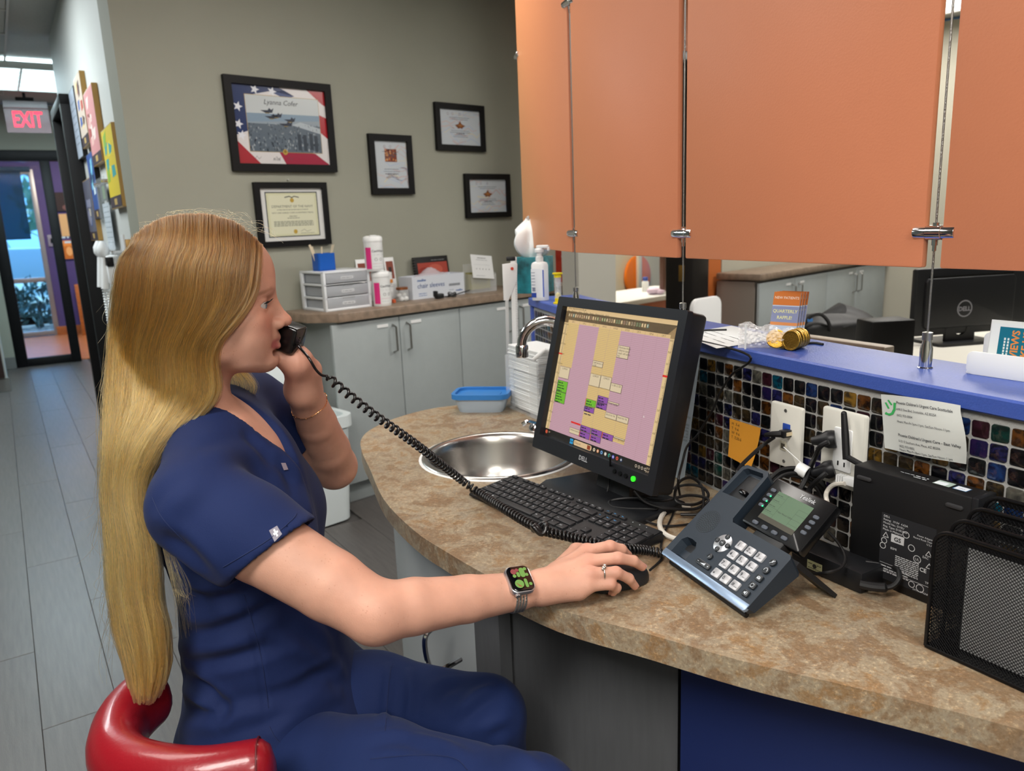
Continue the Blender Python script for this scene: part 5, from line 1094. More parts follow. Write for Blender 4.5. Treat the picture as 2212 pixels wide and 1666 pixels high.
# leaflets in an acrylic stand
bpos = at_z(1688, 733, LZ1); Mb = frame(bpos, Vector((.72, -.69, 0)), z=(0, 0, 1)); tilt = Matrix.Rotation(math.radians(-14), 4, 'X')
for k in range(4):
    t = thing('leaflet', ['front leaflet of the raffle stack on the blue ledge', 'second leaflet behind the front raffle leaflet', 'third leaflet in the raffle stack on the ledge', 'last leaflet, nearest the black bag, in the raffle stack'][k], 'leaflet', M=Mb @ Matrix.Translation((.002 * k, .007 * k, 0)) @ tilt, group='raffle leaflets')
    g = G(); g.box((0, 0, .045), (.052, .0012, .088)); g.obj('card', mat('card_edge', 'e3e3e0', .6), t, 0)
    p = P2(); p.rect(-.026, .001, .052, .088, 'b9c8dc', 0); p.rect(-.026, .064, .052, .025, 'd07a3c', 1); p.rect(-.026, .032, .052, .030, '8a92b4', 1); p.rect(-.026, .026, .052, .006, 'd8905a', 1)
    p.text('NEW PATIENTS', 0, .076, .0068, 'f0e2d0', 2, bold=.01, align='c'); p.text('QUARTERLY', 0, .050, .0085, 'e0e0a0', 2, bold=.02, align='c'); p.text('RAFFLE!', 0, .038, .0085, 'e0e0a0', 2, bold=.02, align='c'); p.scribble(-.014, .012, .028, .003, '5a6a7a', 2, 5)
    p.obj('print', GLOSSP, t, Matrix.Translation((0, -.0008, 0)) @ XZ)
# coins in a clear zip bag
gold = mat('gold_foil', 'b08a3a', .32, 1, bump=(500, .4)); g = G(); g.lathe([(0, -.0016), (.0165, -.0016), (.0172, -.001), (.0172, .001), (.0165, .0016), (.0145, .0014), (.0140, .0008), (0, .0008)][::-1], 24)
cb_ = at_z(1677, 755, LZ1); k = 0; cm = None
place = [(cb_ + Vector((0, .002, .0185)), (math.radians(62), 0, math.radians(-18)), 'flat gold coin facing out of the clear bag')]
rb = at_z(1705, 757, LZ1)
for i in range(9): place.append((rb + Vector((.0035 * i, .0035 * i - .006, .0180 + .0008 * (i % 2))), (math.radians(84 + 5 * (i % 3)), 0, math.radians(-52 + 4 * (i % 2))), ['first', 'second', 'third', 'fourth', 'fifth', 'sixth', 'seventh', 'eighth', 'ninth'][i] + ' gold foil coin from the left in the upright row inside the clear bag'))
for i in range(3): place.append((cb_ + Vector((.022 + .006 * i, .004 + .012 * i, .004 + .0036 * i)), (0, 0, i), ['lowest gold coin lying flat under the coin row', 'middle gold coin lying flat under the coin row', 'top gold coin lying flat under the coin row'][i]))
for loc, rot, lb in place:
    if cm is None: cm = g.obj('gold_coin', gold, None, 40); o = cm
    else: o = cm.copy(); COL.objects.link(o)
    o.location = loc; o.rotation_euler = rot; tag(o, lb, 'coin', 'gold coins in the bag')
film = mat('bag_film', 'ffffff', .07, trans=.0, alpha=.34, spec=1.0, bump=(80, 1.5)); 
bl, br = at_z(1594, 752, LZ1 + .001), at_z(1738, 754, LZ1 + .001)
t = thing('zip_bag', 'clear zip bag of gold coins slumped on the blue ledge', 'bag', tuple(bl)); bd = br - bl; bn = Vector((-bd.y, bd.x, 0)).normalized()
hgt = lambda u: .046 * (1 - .35 * u) * (1 if u < .2 else 1) * (1 - max(0, u - .85) * 4)
def bagf(s_):
    def f(u, v):
        w = math.sin(PI * v) * .02 * min(1, u * 3) * min(1, (1 - u) * 5 + .1)
        cr_ = .0022 * (math.sin(41 * u + 13 * v) + math.sin(67 * u - 31 * v + 2) + .7 * math.sin(23 * u + 47 * v)); return bd * u + bn * (s_ * (w + cr_ * min(1, v * 5)) + .012 * min(1, u * 2)) + Vector((0, 0, v * hgt(u) + .003 * math.sin(19 * u + 5 * v) * v))
    return f
g = G(); g.grid(bagf(-1), 60, 20); g.grid(bagf(1.3), 60, 20); g.obj('film', film, t, 60)
g = G(); g.grid(lambda u, v: bd * (.10 + .03 * u) + bn * (-.012) + Vector((0, 0, v * .045)), 2, 4, thick=.0008); g.obj('zip_strip', mat('zip_white', 'dfe3e6', .4, alpha=.7), t)
# card tray with leaflets, right
tc_ = at_z(2120, 812, LZ1); Mt_ = frame(tc_, Vector((.50, -.866, 0)), z=(0, 0, 1))
tr_ = thing('card_tray', 'white card holder with teal leaflets on the ledge at the far right', 'tray', M=Mt_)
g = G(); g.prism([(0, 0), (.05, 0), (.05, .004), (.008, .006), (.004, .034), (0, .034)], -.024, .14, Matrix.Rotation(PI / 2, 4, 'Z') @ Matrix.Rotation(PI / 2, 4, 'X'), .002)
g.V = [(x, y, z) for x, y, z in g.V]; g2 = G()
g2.prism(rrect(.165, .033, .009, 5, (.06, .0165)), -.004, .0, XZ, (.001, .001)); g2.box((.06, .022, .002), (.165, .042, .004), None, .001); g2.prism(rrect(.165, .056, .009, 5, (.06, .028)), -.044, -.040, XZ, (.001, .001)); g2.obj('holder', M_white, tr_)
for k in range(3):
    t = thing('review_leaflet', ['front teal leaflet with orange and yellow lettering in the white tray', 'middle leaflet in the white tray, white edge showing', 'rear leaflet standing tallest in the white tray'][k], 'leaflet', M=Mt_ @ Matrix.Translation((.065 - .005 * k, .013 + .009 * k, .004 + .001 * k)) @ Matrix.Rotation(math.radians(-6), 4, 'X'), group='teal leaflets in the white tray')
    g = G(); g.box((0, 0, .0345), (.135, .0012, .069)); g.obj('card', PAPER, t, 0)
    p = P2(); p.rect(-.067, 0, .1345, .069, 'e4e8e8', 0); p.rect(-.0555, .002, .118, .063, '1d6f86', 1)
    for s_, x, c_, sz in (('REVIEWS', -.0295, 'd88a4a', .0135), ('MAKE US', -.0155, 'd88a4a', .0135), ('SMILE!', .0015, 'd8d04a', .0165)): p.text(s_, x, .0615 + .0, sz, c_, 2, bold=.03, align='r', rot=PI / 2)
    [p.rect(-.0485 + j * .0045, .026 + i * .0042, .0024, .0032, 'cfe0e0', 2) for j in range(2) for i in range(6)]; p.obj('print', GLOSSP, t, Matrix.Translation((0, -.0008, 0)) @ XZ)
# far end of the ledge: sanitiser, sand timer, tissues
b0 = at_z(1168, 649, LZ1); t = thing('sanitiser_bottle', 'white pump bottle with blue striped label on the far ledge end', 'bottle', tuple(b0), -.5)
hb = .115; g = G(); g.prism(rrect(.050, .034, .014, 5), 0, hb, None, (.010, .003)); g.obj('bottle_body', M_white, t)
g = G(); g.lathe([(.0115, hb - .002), (.0115, hb + .014), (.008, hb + .017), (.008, hb + .026), (.0135, hb + .028), (.0135, hb + .036), (.01, hb + .04)], 18); g.obj('pump_collar', M_white, t)
g = G(); g.box((.012, 0, hb + .044), (.040, .014, .010), None, .004); g.box((.031, 0, hb + .038), (.008, .010, .012), None, .003); g.obj('pump_head', M_white, t)
p = P2(); p.rect(-.021, .01, .042, .085, 'e6eaf0', 0); p.rect(-.021, .01, .016, .014, '2a48a8', 1)
for k in range(6): p.rect(-.020, .038 + k * .009, .012, .0015, '4a5a80', 1)
p.rect(-.018, .028, .01, .012, '8a92a8', 1); p.rect(.017, .012, .004, .08, '3a5ab8', 1); p.obj('label', PRINT, t, Matrix.Translation((0, -.0173, 0)) @ XZ)
h0 = at_z(1206, 656, LZ1); t = thing('sand_timer', 'yellow capped sand timer on the blue ledge', 'timer', tuple(h0)); YEL = mat('yellow_plastic', 'e6cf1c', .35); hh = .088
g = G(); g.lathe([(.0145, 0), (.0145, .004), (.010, .005), (.010, .016), (.0095, .016)], 20); g.obj('base_cap', YEL, t); g = G(); g.lathe([(.0145, hh), (.0145, hh - .004), (.010, hh - .005), (.010, hh - .013), (.0095, hh - .013)][::-1], 20); g.obj('top_cap', YEL, t)
g = G(); g.lathe([(.0098, .014), (.0098, hh - .012)], 20, close=False); g.obj('tube', mat('thin_glass', 'f0f4f4', .05, alpha=.25), t)
g = G(); g.lathe([(.0075, .014), (.0075, .03), (.0012, .043), (.0075, .056), (.0075, .074)], 16, close=False); g.obj('sand_glass', mat('thin_glass', 'f0f4f4', .05, alpha=.25), t); g = G(); g.lathe([(0, .0145), (.007, .0145), (.007, .028), (0, .032)], 16); g.obj('sand', YEL, t)
tb_ = at_z(1132, 636, LZ1); t = thing('tissue_box', 'teal cloud patterned tissue box at the far end of the ledge', 'box', M=frame(tb_ + Vector((.035, .06, 0)), Vector((.9, -.43, 0)), z=(0, 0, 1)))
hbx = .118; g = G(); g.box((0, 0, hbx / 2), (.104, .104, hbx), None, .002); m_t = mat('teal_clouds', '2f8f9a', .5, vary=(14, .9)); g.obj('carton', m_t, t)
g = G(); g.prism(circ(.035, 24, (0, 0), .025), hbx - .001, hbx + .001); g.obj('opening', mat('slot_white', 'dfe6e8', .6), t)
def tis(u, v):
    a = 2 * PI * u; r_ = (.024 + .022 * math.sin(PI * min(v * 1.1, 1)) ** .7) * (1 + .30 * math.sin(3 * a + 1 + 2 * v) + .22 * math.sin(5 * a - 3 * v) + .1 * math.sin(9 * a)); r_ *= (1 - 1.1 * max(0, v - .72) * 2.2)
    return (r_ * math.cos(a) * 1.05 - .012 * v, r_ * math.sin(a) * 1.1 + .012 * v, hbx + v * .125 + .008 * math.sin(2 * a + 2) * v)
g = G(); g.grid(tis, 36, 14); g.obj('tissue', mat('tissue_white', 'e9eeee', .8), t, 60)
# measuring rod standing at the desk corner
r0 = Vector((.0, 2.235, DZ)); t = thing('measuring_rod', 'white measuring rod with folding arm and red screw beyond the ledge end', 'gauge', M=frame(r0, Vector((1, .1, 0)), z=(.018, 0, 1)))
zt2 = .425; g = G(); g.box((.012, 0, zt2 / 2), (.018, .006, zt2), None, .001); g.obj('ruler', M_white, t); p = P2()
for k in range(80): p.rect(.0155, .02 + k * .005, .005 if k % 5 else .008, .0009, '3a3a40', 0)
p.obj('scale_marks', PRINT, t, Matrix.Translation((0, -.0033, 0)) @ XZ)
g = G(); g.prism([(-.020, .30), (-.006, .30), (.020, .36), (.022, .405), (.018, .41), (-.022, .405)], .003, .010, XZ, .001); g.obj('arm_bracket', M_white, t); g = G(); g.box((-.011, -.007, .19), (.010, .005, .24), None, .001); g.obj('folding_arm', mat('pale_grey', 'b9bcbc', .4), t)
g = G(); g.cyl((.006, -.010, .392), (.006, -.013, .392), .0045, 14); g.obj('red_screw', mat('red_screw', 'c8402a', .4), t); g = G(); g.box((.004, -.001, .420), (.026, .010, .012), None, .002); g.obj('top_cap', PB, t)
# ---- desk: paper towels, tub, soap
ta, tb2 = Vector((-.011, 2.137, DZ)), Vector((.07, 1.978, DZ)); dx_ = (tb2 - ta).normalized(); Mn = frame(ta, dx_, z=(0, 0, 1)); wl_ = (tb2 - ta).length
t = thing('towel_holder', 'clear acrylic holder for paper towels beside the sink', 'holder', M=Mn); hT = .155
acr = mat('acrylic', 'f2f6f8', .04, alpha=.16, spec=.7)
g = G(); g.box((wl_ / 2, .05, .004), (wl_ + .01, .112, .006)); g.box((-.003, .05, hT / 2), (.003, .11, hT)); g.box((wl_ + .003, .05, hT / 2), (.003, .11, hT)); g.box((.02, -.003, hT / 2), (.045, .003, hT)); g.box((wl_ - .02, -.003, hT / 2), (.045, .003, hT)); g.obj('acrylic_tray', acr, t, 0)
t = thing('towel_stack', 'tall stack of folded white paper towels in the acrylic holder', 'paper towels', M=Mn @ Matrix.Translation((0, 0, .0072)))
g = G(); k = 0; z = 0; TW = mat('towel_white', 'dfe2e2', .9, bump=(120, .3))
while z < .178:
    h = .0046 + .0014 * rng.random(); j = rng.normal() * .0012; w = wl_ - .006 + rng.normal() * .001; tiltv = rng.normal() * .0006
    if .112 < z < .12: h *= .6; j += .002
    g.box((wl_ / 2 + j, .05 + rng.normal() * .0015, z + h / 2), (w, .094, h * .93), None, .0012, 1); z += h
g.obj('towels', TW, t, 40)['kind'] = 'stuff'
tc2 = Vector((-.087, 2.128, DZ)); t = thing('food_tub', 'clear food tub with blue lid near the sink', 'food container', M=frame(tc2, Vector((.985, -.17, 0)), z=(0, 0, 1)))
tubm = mat('tub_plastic', 'cfe0f0', .25, trans=.35, ior=1.2); g = G(); B_, T_ = rrect(.128, .082, .022, 5), rrect(.152, .104, .026, 5)
g.prism(B_, 0, .042, None, 0, T_); g.obj('tub', tubm, t, 40)
lid = mat('blue_lid', '3f86d0', .25, trans=.15, ior=1.3); g = G(); g.ring(rrect(.166, .116, .030, 6), rrect(.146, .098, .024, 6), .040, .054); g.prism(rrect(.146, .098, .024, 6), .040, .046); g.prism(rrect(.11, .066, .02, 6), .046, .0475); g.prism([(-.083, -.02), (-.076, -.03), (-.07, -.018), (-.076, .0)], .044, .047); g.obj('lid', lid, t, 35)
sb = at_z(1199, 938, DZ); t = thing('soap_bottle', 'clear soap bottle with blue label and white pump behind the monitor', 'bottle', tuple(sb)); g = G(); g.lathe([(.03, 0), (.033, .004), (.033, .085), (.026, .104), (.013, .112), (.013, .118)], 24); g.obj('bottle_body', mat('soap_clear', 'b9d0e0', .2, trans=.3, ior=1.3), t)
g = G(); g.lathe([(.0334, .015), (.0334, .075)], 24, close=False); g.obj('label', mat('soap_label', '5aa0d0', .5, vary=(30, .4)), t)
g = G(); g.lathe([(.0145, .116), (.0145, .132), (.005, .136), (.005, .160)], 16); g.obj('pump_collar', M_white, t)
e_ = at_d(1152, 778, sb.dot(FW) if False else (sb - CP).dot(FW)) - sb; f_ = at_d(1172, 760, (sb - CP).dot(FW)) - sb
g = G(); g.tube(spline([(0, 0, .158), (0, 0, f_.z + .004), Vector((f_.x + .012, f_.y, f_.z + .005)), f_, e_], 5), .0055, 10); g.obj('pump_spout', M_white, t)
# ================================================================ BACK WALL: framed pictures, counter things
FRM = mat('frame_black', '070708', .5, spec=.3); MATB = mat('mat_board', 'dadcda', .7)
def picture(name, label, cat, M_, w, h, b, draw, m_=None, group=None, depth=.02, face=GLOSSP, rec=-.008):
    t = thing(name, label, cat, M=M_, group=group)
    g = G(); o_, i_ = rrect(w, h, .002, 2), rrect(w - 2 * b, h - 2 * b, .001, 2)
    g.ring(o_, i_, .0, depth, XZ); g.obj('frame', m_ or FRM, t, 20)
    p = P2(); p.rect(-w / 2 + b * .9, -h / 2 + b * .9, w - 1.8 * b, h - 1.8 * b, 'd5d6d4', 0); draw(p, w - 2 * b, h - 2 * b); p.obj('print', face, t, Matrix.Translation((0, rec, 0)) @ XZ); return t
def onback(s0, s1, z0, z1): return frame(BW((s0 + s1) / 2, .0015, (z0 + z1) / 2), U, z=(0, 0, 1)), s1 - s0, z1 - z0
def star(p, x, y, r, col, l, rot=0.3): p.poly([(x + (r if k % 2 == 0 else r * .42) * math.sin(rot + k * PI / 5), y + (r if k % 2 == 0 else r * .42) * math.cos(rot + k * PI / 5)) for k in range(10)], col, l)
def art_flag(p, w, h):
    q = lambda pts, c, l=1: p.poly([((x - .5) * w, (y - .5) * h) for x, y in pts], c, l)
    q([(0, 0), (1, 0), (1, 1), (0, 1)], 'd5d2d2', 1); q([(0, .36), (.13, .42), (.13, .86), (.42, .95), (.66, .90), (.5, 1), (0, 1)], '26355f', 2); q([(.42, .93), (.55, .97), (.66, .9), (.55, .86)], '2f4274', 2)
    q([(.80, 1), (1, 1), (1, .80), (.97, .82)], 'a8262e', 2); q([(.92, .68), (1, .64), (1, .36), (.92, .44)], 'a8262e', 2); q([(0, 0), (.23, 0), (.0, .30)], 'a03038', 2); q([(.50, 0), (1, 0), (.97, .03), (.84, .15), (.42, .20)], '9a2640', 2)
    for x, y in ((.05, .72), (.04, .50), (.24, .95), (.42, .94), (.06, .36)): star(p, (x - .5) * w, (y - .5) * h, .022, 'dcdfe6', 3)
    x0, x1, y0, y1 = -.37 * w, .42 * w, -.34 * h, .38 * h
    p.rect(x0 - .002, y0 - .002, x1 - x0 + .004, y1 - y0 + .004, 'a89058', 4); p.rect(x0, y0, x1 - x0, y1 - y0, 'bfc6c8', 5); W_ = x1 - x0; H_ = y1 - y0
    p.rect(x0, y0, W_, H_ * .66, '8d9aa4', 6); p.poly([(x0, y0 + H_ * .52), (x1, y0 + H_ * .60), (x1, y0 + H_ * .7), (x0, y0 + H_ * .68)], '7f95a8', 7); p.rect(x0, y0, W_, H_ * .5, '5a6672', 7); p.poly([(x0 + W_ * .6, y0 + H_ * .5), (x1, y0 + H_ * .36), (x1, y0 + H_ * .46), (x0 + W_ * .72, y0 + H_ * .56)], 'aab4bc', 8)
    r_ = random.Random(5)
    for k in range(260):
        u, v = r_.random(), r_.random() ** 1.1 * .5; s_ = .0035 + .006 * (.5 - v); p.rect(x0 + u * (W_ - .012), y0 + v * H_, s_ * r_.uniform(.5, 1.2), min(s_ * r_.uniform(.8, 2.2), .018), r_.choice(['39434d', '2d3540', '7c8790', '9aa2a8', '4b565f', '59636c']), 8 + k % 3)
    for x, y in ((.66, .10), (.74, .08), (.83, .14), (.90, .06)): p.rect(x0 + x * W_, y0 + y * H_ * .4, W_ * .05, H_ * .30, '343e49', 11)
    for u, v, s_ in ((.28, .72, 1), (.33, .62, 1), (.52, .50, 1.1), (.58, .58, .9), (.40, .645, .9)):
        cx, cy = x0 + u * W_, y0 + v * H_; p.poly([(cx - .034 * s_, cy + .004), (cx - .01 * s_, cy - .006), (cx + .022 * s_, cy - .004), (cx + .03 * s_, cy + .016), (cx + .018 * s_, cy + .008), (cx + .008 * s_, cy + .016), (cx + .002 * s_, cy + .006)], '232b3c', 12); p.rect(cx - .012, cy - .008, .02, .003, '8a7a4a', 13)
    p.text('Lyanna Cofer', 0, y1 - H_ * .15, .03, '3a3a40', 12, align='c', shear=.25); p.disc(0, y0, .012, 'b89a48', 13); p.disc(0, y0 + .002, .007, '8a7030', 14)
    for k, x in enumerate((-.33, -.12, .02)): p.line([(x * w, -.44 * h), (x * w + .01, -.40 * h), (x * w + .018, -.44 * h), (x * w + .03, -.41 * h)], .0012, '4a4a52', 5)
    p.text('A-06', -.10 * w, -.455 * h, .018, '4a4a52', 5, align='c')
def art_navy(p, w, h):
    p.rect(-w * .42, -h * .43, w * .84, h * .86, '2a3340', 1); p.rect(-w * .405, -h * .41, w * .81, h * .82, 'cfcfae', 2); p.rect(-w * .37, -h * .37, w * .74, h * .74, 'd6d6bc', 3)
    p.disc(0, h * .27, .010, 'b89a48', 4); p.line([(-.035, h * .325), (-.012, h * .345), (0, h * .32), (.012, h * .345), (.035, h * .325)], .004, '3a4044', 4)
    p.text('DEPARTMENT OF THE NAVY', 0, h * .13, .016, '5a5e58', 4, align='c'); p.scribble(-w * .25, h * .085, w * .5, .005, '7a7e74', 4, 1); p.text('NAVY AND MARINE CORPS ACHIEVEMENT MEDAL', 0, h * .02, .0092, '4a4e48', 4, align='c')
    p.scribble(-.02, -h * .04, .04, .005, '6a6e64', 4, 2); p.scribble(-.03, -h * .075, .06, .005, '6a6e64', 4, 3)
    for k in range(4): p.scribble(-w * .32, -h * (.14 + .027 * k), w * .64, .006, '7c8076', 4, 10 + k)
    p.disc(.004, -h * .33, .010, 'b89a48', 4); p.line([(w * .1, -h * .33), (w * .16, -h * .29), (w * .2, -h * .335), (w * .27, -h * .31)], .0012, '5a5e58', 4); p.scribble(w * .1, -h * .37, w * .22, .004, '8a8e84', 4, 4)
def art_map(p, w, h, jet=True, seed=1):
    p.rect(-w / 2, -h / 2, w, h, 'bfc6cc', 1); r_ = random.Random(seed)
    for k in range(26):
        x, y = (r_.random() - .5) * w, (r_.random() - .5) * h; pts = [(max(-w / 2, min(w / 2, x + .03 * j)), max(-h / 2, min(h / 2, y + r_.uniform(-.02, .02)))) for j in range(4)]; p.line(pts, .002 + .006 * r_.random(), r_.choice(['c9bcbc', 'b4bfd0', 'cfcaba', 'c4b2b4']), 2)
    for x in (-.11, 0) + (() if not jet else (-.18,)): p.circle(x * w * 1.6, h * .38, .006, .0015, '8a6a7a', 3, 12)
    for k, (y, ww) in enumerate(((.27, .5), (.22, .4), (-.10, .45), (-.15, .5), (-.22, .3), (-.27, .36))): p.scribble(-w * ww / 2, y * h, w * ww, .0045, '6a7080', 3, seed * 9 + k)
    if jet:
        p.poly([(-.035, .012), (-.012, .018), (0, .034), (.012, .018), (.036, .010), (.02, .002), (.012, -.006), (0, -.002), (-.014, -.006)], '7a4a2c', 4); p.poly([(-.02, .010), (0, .02), (.02, .009), (0, .004)], 'a0683a', 5); p.scribble(-.028, -h * .18, .056, .006, '38404c', 4, 3)
    else:
        p.rect(-.036, h * .06, .072, .062, '7a4636', 4)
        for k in range(60): p.rect(-.036 + r_.random() * .066, h * .06 + r_.random() * .054, .006, .008, r_.choice(['c0642e', '3a3438', 'd08a4a', 'e0a878', '8a3a22', '4a4a58']), 5 + k % 2)
        p.text('', 0, 0, .01, '333333', 4); p.scribble(-.04, -h * .20, .08, .006, '4a4a54', 4, 8)
for nm, lb, box, b, fn in (('framed_poster', 'largest black framed picture, jets over a city on a flag', (-.257, .254, 1.524, 1.918), .033, art_flag), ('framed_certificate', 'black framed cream certificate under the flag picture', (-.173, .188, 1.192, 1.478), .026, art_navy),
    ('framed_print', 'upright black framed print with a small brown photo', (.442, .70, 1.42, 1.71), .031, lambda p, w, h: art_map(p, w, h, False, 2)), ('framed_print', 'upper right black framed print with a brown jet', (.864, 1.205, 1.645, 1.886), .03, lambda p, w, h: art_map(p, w, h, True, 3)),
    ('framed_print', 'lower right black framed print with a brown jet, by the orange panel', (1.043, 1.38, 1.288, 1.527), .03, lambda p, w, h: art_map(p, w, h, True, 4))):
    M_, w, h = onback(*box); picture(nm, lb, 'picture', M_, w, h, b, fn)
g = G(); g.cyl(tuple(BW(.0, 0, 1.487)), tuple(BW(.0, .012, 1.49)), .003, 8); tag(g.obj('wall_nail', M_steel), 'small nail head above the cream certificate', 'nail')
# ---- drawers
def bcm(s, d, z=CZT, rot=0): return Matrix.Translation(BW(s, d, z)) @ Matrix.Rotation(RU + rot, 4, 'Z')
dx_ = U; wD, dD, hD = .242, .215, .178; MD = bcm(-.012, .262)
t = thing('drawer_tower', 'white plastic three drawer organiser on the wall worktop', 'drawers', M=MD)
WP_ = mat('white_shell', 'dfe4e8', .35); FRO = mat('frosted_plastic', 'b9bec4', .35, trans=.25, ior=1.2)
g = G(); g.box((wD / 2, dD / 2, hD - .005), (wD, dD, .010), None, .003); g.box((wD / 2, dD / 2, .006), (wD, dD, .012), None, .003)
for x in (.006, wD - .006): 
    for y in (.012, dD - .012): g.box((x, y, hD / 2), (.012, .024, hD), None, .002)
for k in range(1, 3):
    for x in (.006, wD - .006): g.box((x, dD / 2, hD * k / 3), (.010, dD, .010), None, .001)
    g.box((wD / 2, dD / 2, hD * k / 3), (wD - .01, dD - .01, .003))
g.box((wD / 2, dD - .004, hD / 2), (wD - .01, .004, hD - .01)); g.obj('shell', WP_, t, 30)
for k in range(3):
    z0 = hD * k / 3 + .006 + (.005 if k == 0 else 0); g = G(); hh = hD / 3 - .013
    g.box((wD / 2, .004, z0 + hh / 2), (wD - .028, .004, hh), None, .001); g.box((wD / 2, dD / 2, z0 + .003), (wD - .034, dD - .03, .003))
    for x in (.018, wD - .018): g.box((x, dD / 2, z0 + hh / 2), (.003, dD - .03, hh))
    dr = g.obj('drawer', FRO, t, 30)
    g = G(); g.prism([(.03 * math.cos(q), -.016 * math.sin(q)) for q in np.linspace(0, -PI, 12)][::-1], .0, .006, Matrix.Translation((wD / 2, .002, z0 + hh - .006)) @ Matrix.Rotation(0, 4, 'X'), .001); g.obj('pull', WP_, dr)
    p = P2(); p.rect(-.032, -.006, .064, .012, 'd9dde0', 0); p.scribble(-.028, -.002, .056, .006, '6a7078', 1, k); p.obj('label', PRINT, dr, Matrix.Translation((wD / 2, .0015, z0 + hh * .45)) @ XZ)
cz = MD @ Vector((wD * .30, .11, hD)); t = thing('blue_cup', 'square blue cup of sticks on top of the white drawers', 'cup', M=frame(cz, dx_, z=(0, 0, 1))); BLU = mat('bright_blue', '1556b0', .35)
g = G(); o_, i_ = rrect(.088, .07, .012, 4), rrect(.082, .064, .010, 4); g.ring(o_, i_, .003, .078); g.prism(o_, 0, .006); g.obj('cup_body', BLU, t, 40)
for k, (x, y, dx2, dy2, L_, w_) in enumerate(((-.03, .0, -.25, .1, .115, .010), (-.022, .01, -.16, .2, .105, .012), (.0, .015, .1, .1, .10, .006), (.02, .0, .3, .0, .11, .004), (.028, .01, .42, .1, .115, .003))):
    g = G(); g.box((0, 0, L_ / 2), (w_, .002, L_)); o = g.obj('craft_stick', mat('pale_wood', 'cdbfa4', .6), None, 0, frame(cz + MD.to_3x3() @ Vector((x, y, 0)) + Vector((0, 0, .008)), dx_, z=MD.to_3x3() @ Vector((dx2, dy2, 1)))); tag(o, ['widest stick leaning left in the blue cup', 'second stick leaning left in the blue cup', 'upright stick in the middle of the blue cup', 'thin stick leaning right in the blue cup', 'thinnest stick at the right rim of the blue cup'][k], 'stick', 'sticks in the blue cup')
def canister(label, base, yaw):
    t = thing('wipes_canister', label, 'canister', M=frame(base, Vector((math.cos(yaw), math.sin(yaw), 0)), z=(0, 0, 1)), group='wipes canisters'); R_ = .043; H_ = .138
    g = G(); g.lathe([(R_ - .002, 0), (R_, .003), (R_, H_), (R_ - .003, H_ + .002)], 28); g.obj('canister_body', M_white, t)
    g = G(); g.lathe([(R_ + .002, H_ - .002), (R_ + .002, H_ + .014), (R_ - .002, H_ + .020), (R_ - .012, H_ + .024), (0, H_ + .024)], 28); g.box((0, -.028, H_ + .024), (.03, .02, .006), None, .002); g.obj('lid', M_white, t)
    p = P2(); cw = lambda x, y, z: (math.sin(x / R_) * (R_ + .0004 + z), -math.cos(x / R_) * (R_ + .0004 + z), y)
    for k in range(6): p.rect(-.045 + k * .005, .012, .005, .098, 'd9307f', 0)
    for k in range(16): p.rect(-.015 + k * .005, .012, .005, .098, 'dfe2e2', 0)
    p.text('CaviWipes', -.012, .088, .0145, '3a3a42', 1, bold=.02); p.circle(.006, .055, .006, .0015, '4a4a50', 1, 14); p.circle(.03, .055, .006, .0015, '4a4a50', 1, 14); p.scribble(-.01, .075, .06, .003, '9a9aa0', 1, 2); p.scribble(-.01, .035, .05, .003, 'c08aa0', 1, 3); p.scribble(-.01, .022, .05, .003, 'b0b0b4', 1, 4)
    p.obj('wrap_label', PRINT, t, warp=cw); return t
b1 = BW(.282, .27, CZT); canister('lower wipes canister with pink label standing on the worktop', b1, .35); canister('upper wipes canister stacked, offset, on the lower one', b1 + Vector((-.022, -.008, .1625)), .25)
def bwm(x, y, z, rot=0, d=None):
    p_ = at_z(x, y, z) if d is None else at_d(x, y, d); return Matrix.Translation(p_) @ Matrix.Rotation(RU + rot, 4, 'Z')
# cards against the wall behind the canisters
for k, (x, w_, lb) in enumerate(((775, .09, 'small framed card leaning on the wall left of the wipes'), (836, .06, 'small framed card leaning on the wall right of the wipes'))):
    o_ = at_pl(x, 590, BW(0, .03), NB); o_.z = CZT; t = thing('framed_card', lb, 'card', M=frame(o_, U, z=Vector((NB.x * -.12, NB.y * -.12, 1)))); g = G(); g.box((w_ / 2, 0, .105), (w_, .006, .21), None, .002); g.obj('frame', M_white, t)
    p = P2(); p.rect(.008, .10, w_ - .016, .09, '8a4a3c', 0); p.rect(.02, .12, w_ - .04, .04, '3a2a28', 1); p.obj('print', PRINT, t, Matrix.Translation((0, -.0034, 0)) @ XZ)
t = thing('cream_tube', 'white squeeze tube with orange mark beside the wipes', 'tube', M=bcm(.43, .12)); g = G()
g.grid(lambda u, v: ((.021 * (1 - .05 * v)) * math.cos(2 * PI * u), (.017 * (1 - .85 * v)) * math.sin(2 * PI * u), .022 + .12 * v), 20, 8); g.obj('tube_body', M_white, t, 60); g = G(); g.lathe([(.016, 0), (.017, .022), (.015, .024)], 18); g.obj('cap', M_white, t)
p = P2(); p.rect(-.008, .09, .016, .018, 'd88a3a', 0); p.scribble(-.012, .07, .024, .004, '8a8a94', 0, 3); p.obj('label', PRINT, t, Matrix.Translation((0, -.0145, 0)) @ Matrix.Rotation(.08, 4, 'X') @ XZ)
t = thing('cotton_jar', 'clear jar of cotton balls with copper lid on the worktop', 'jar', M=bcm(.452, .195)); g = G(); g.lathe([(.026, 0), (.031, .004), (.031, .05), (.027, .058)], 24, close=False); g.lathe([(0, .001), (.029, .002)], 24, close=False); g.obj('glass', mat('thin_glass', 'f0f4f4', .05, alpha=.25), t)
g = G(); g.lathe([(.0295, .057), (.0295, .067), (.027, .069), (0, .069)], 24); g.obj('lid', mat('copper', 'b0704a', .35, .8), t)
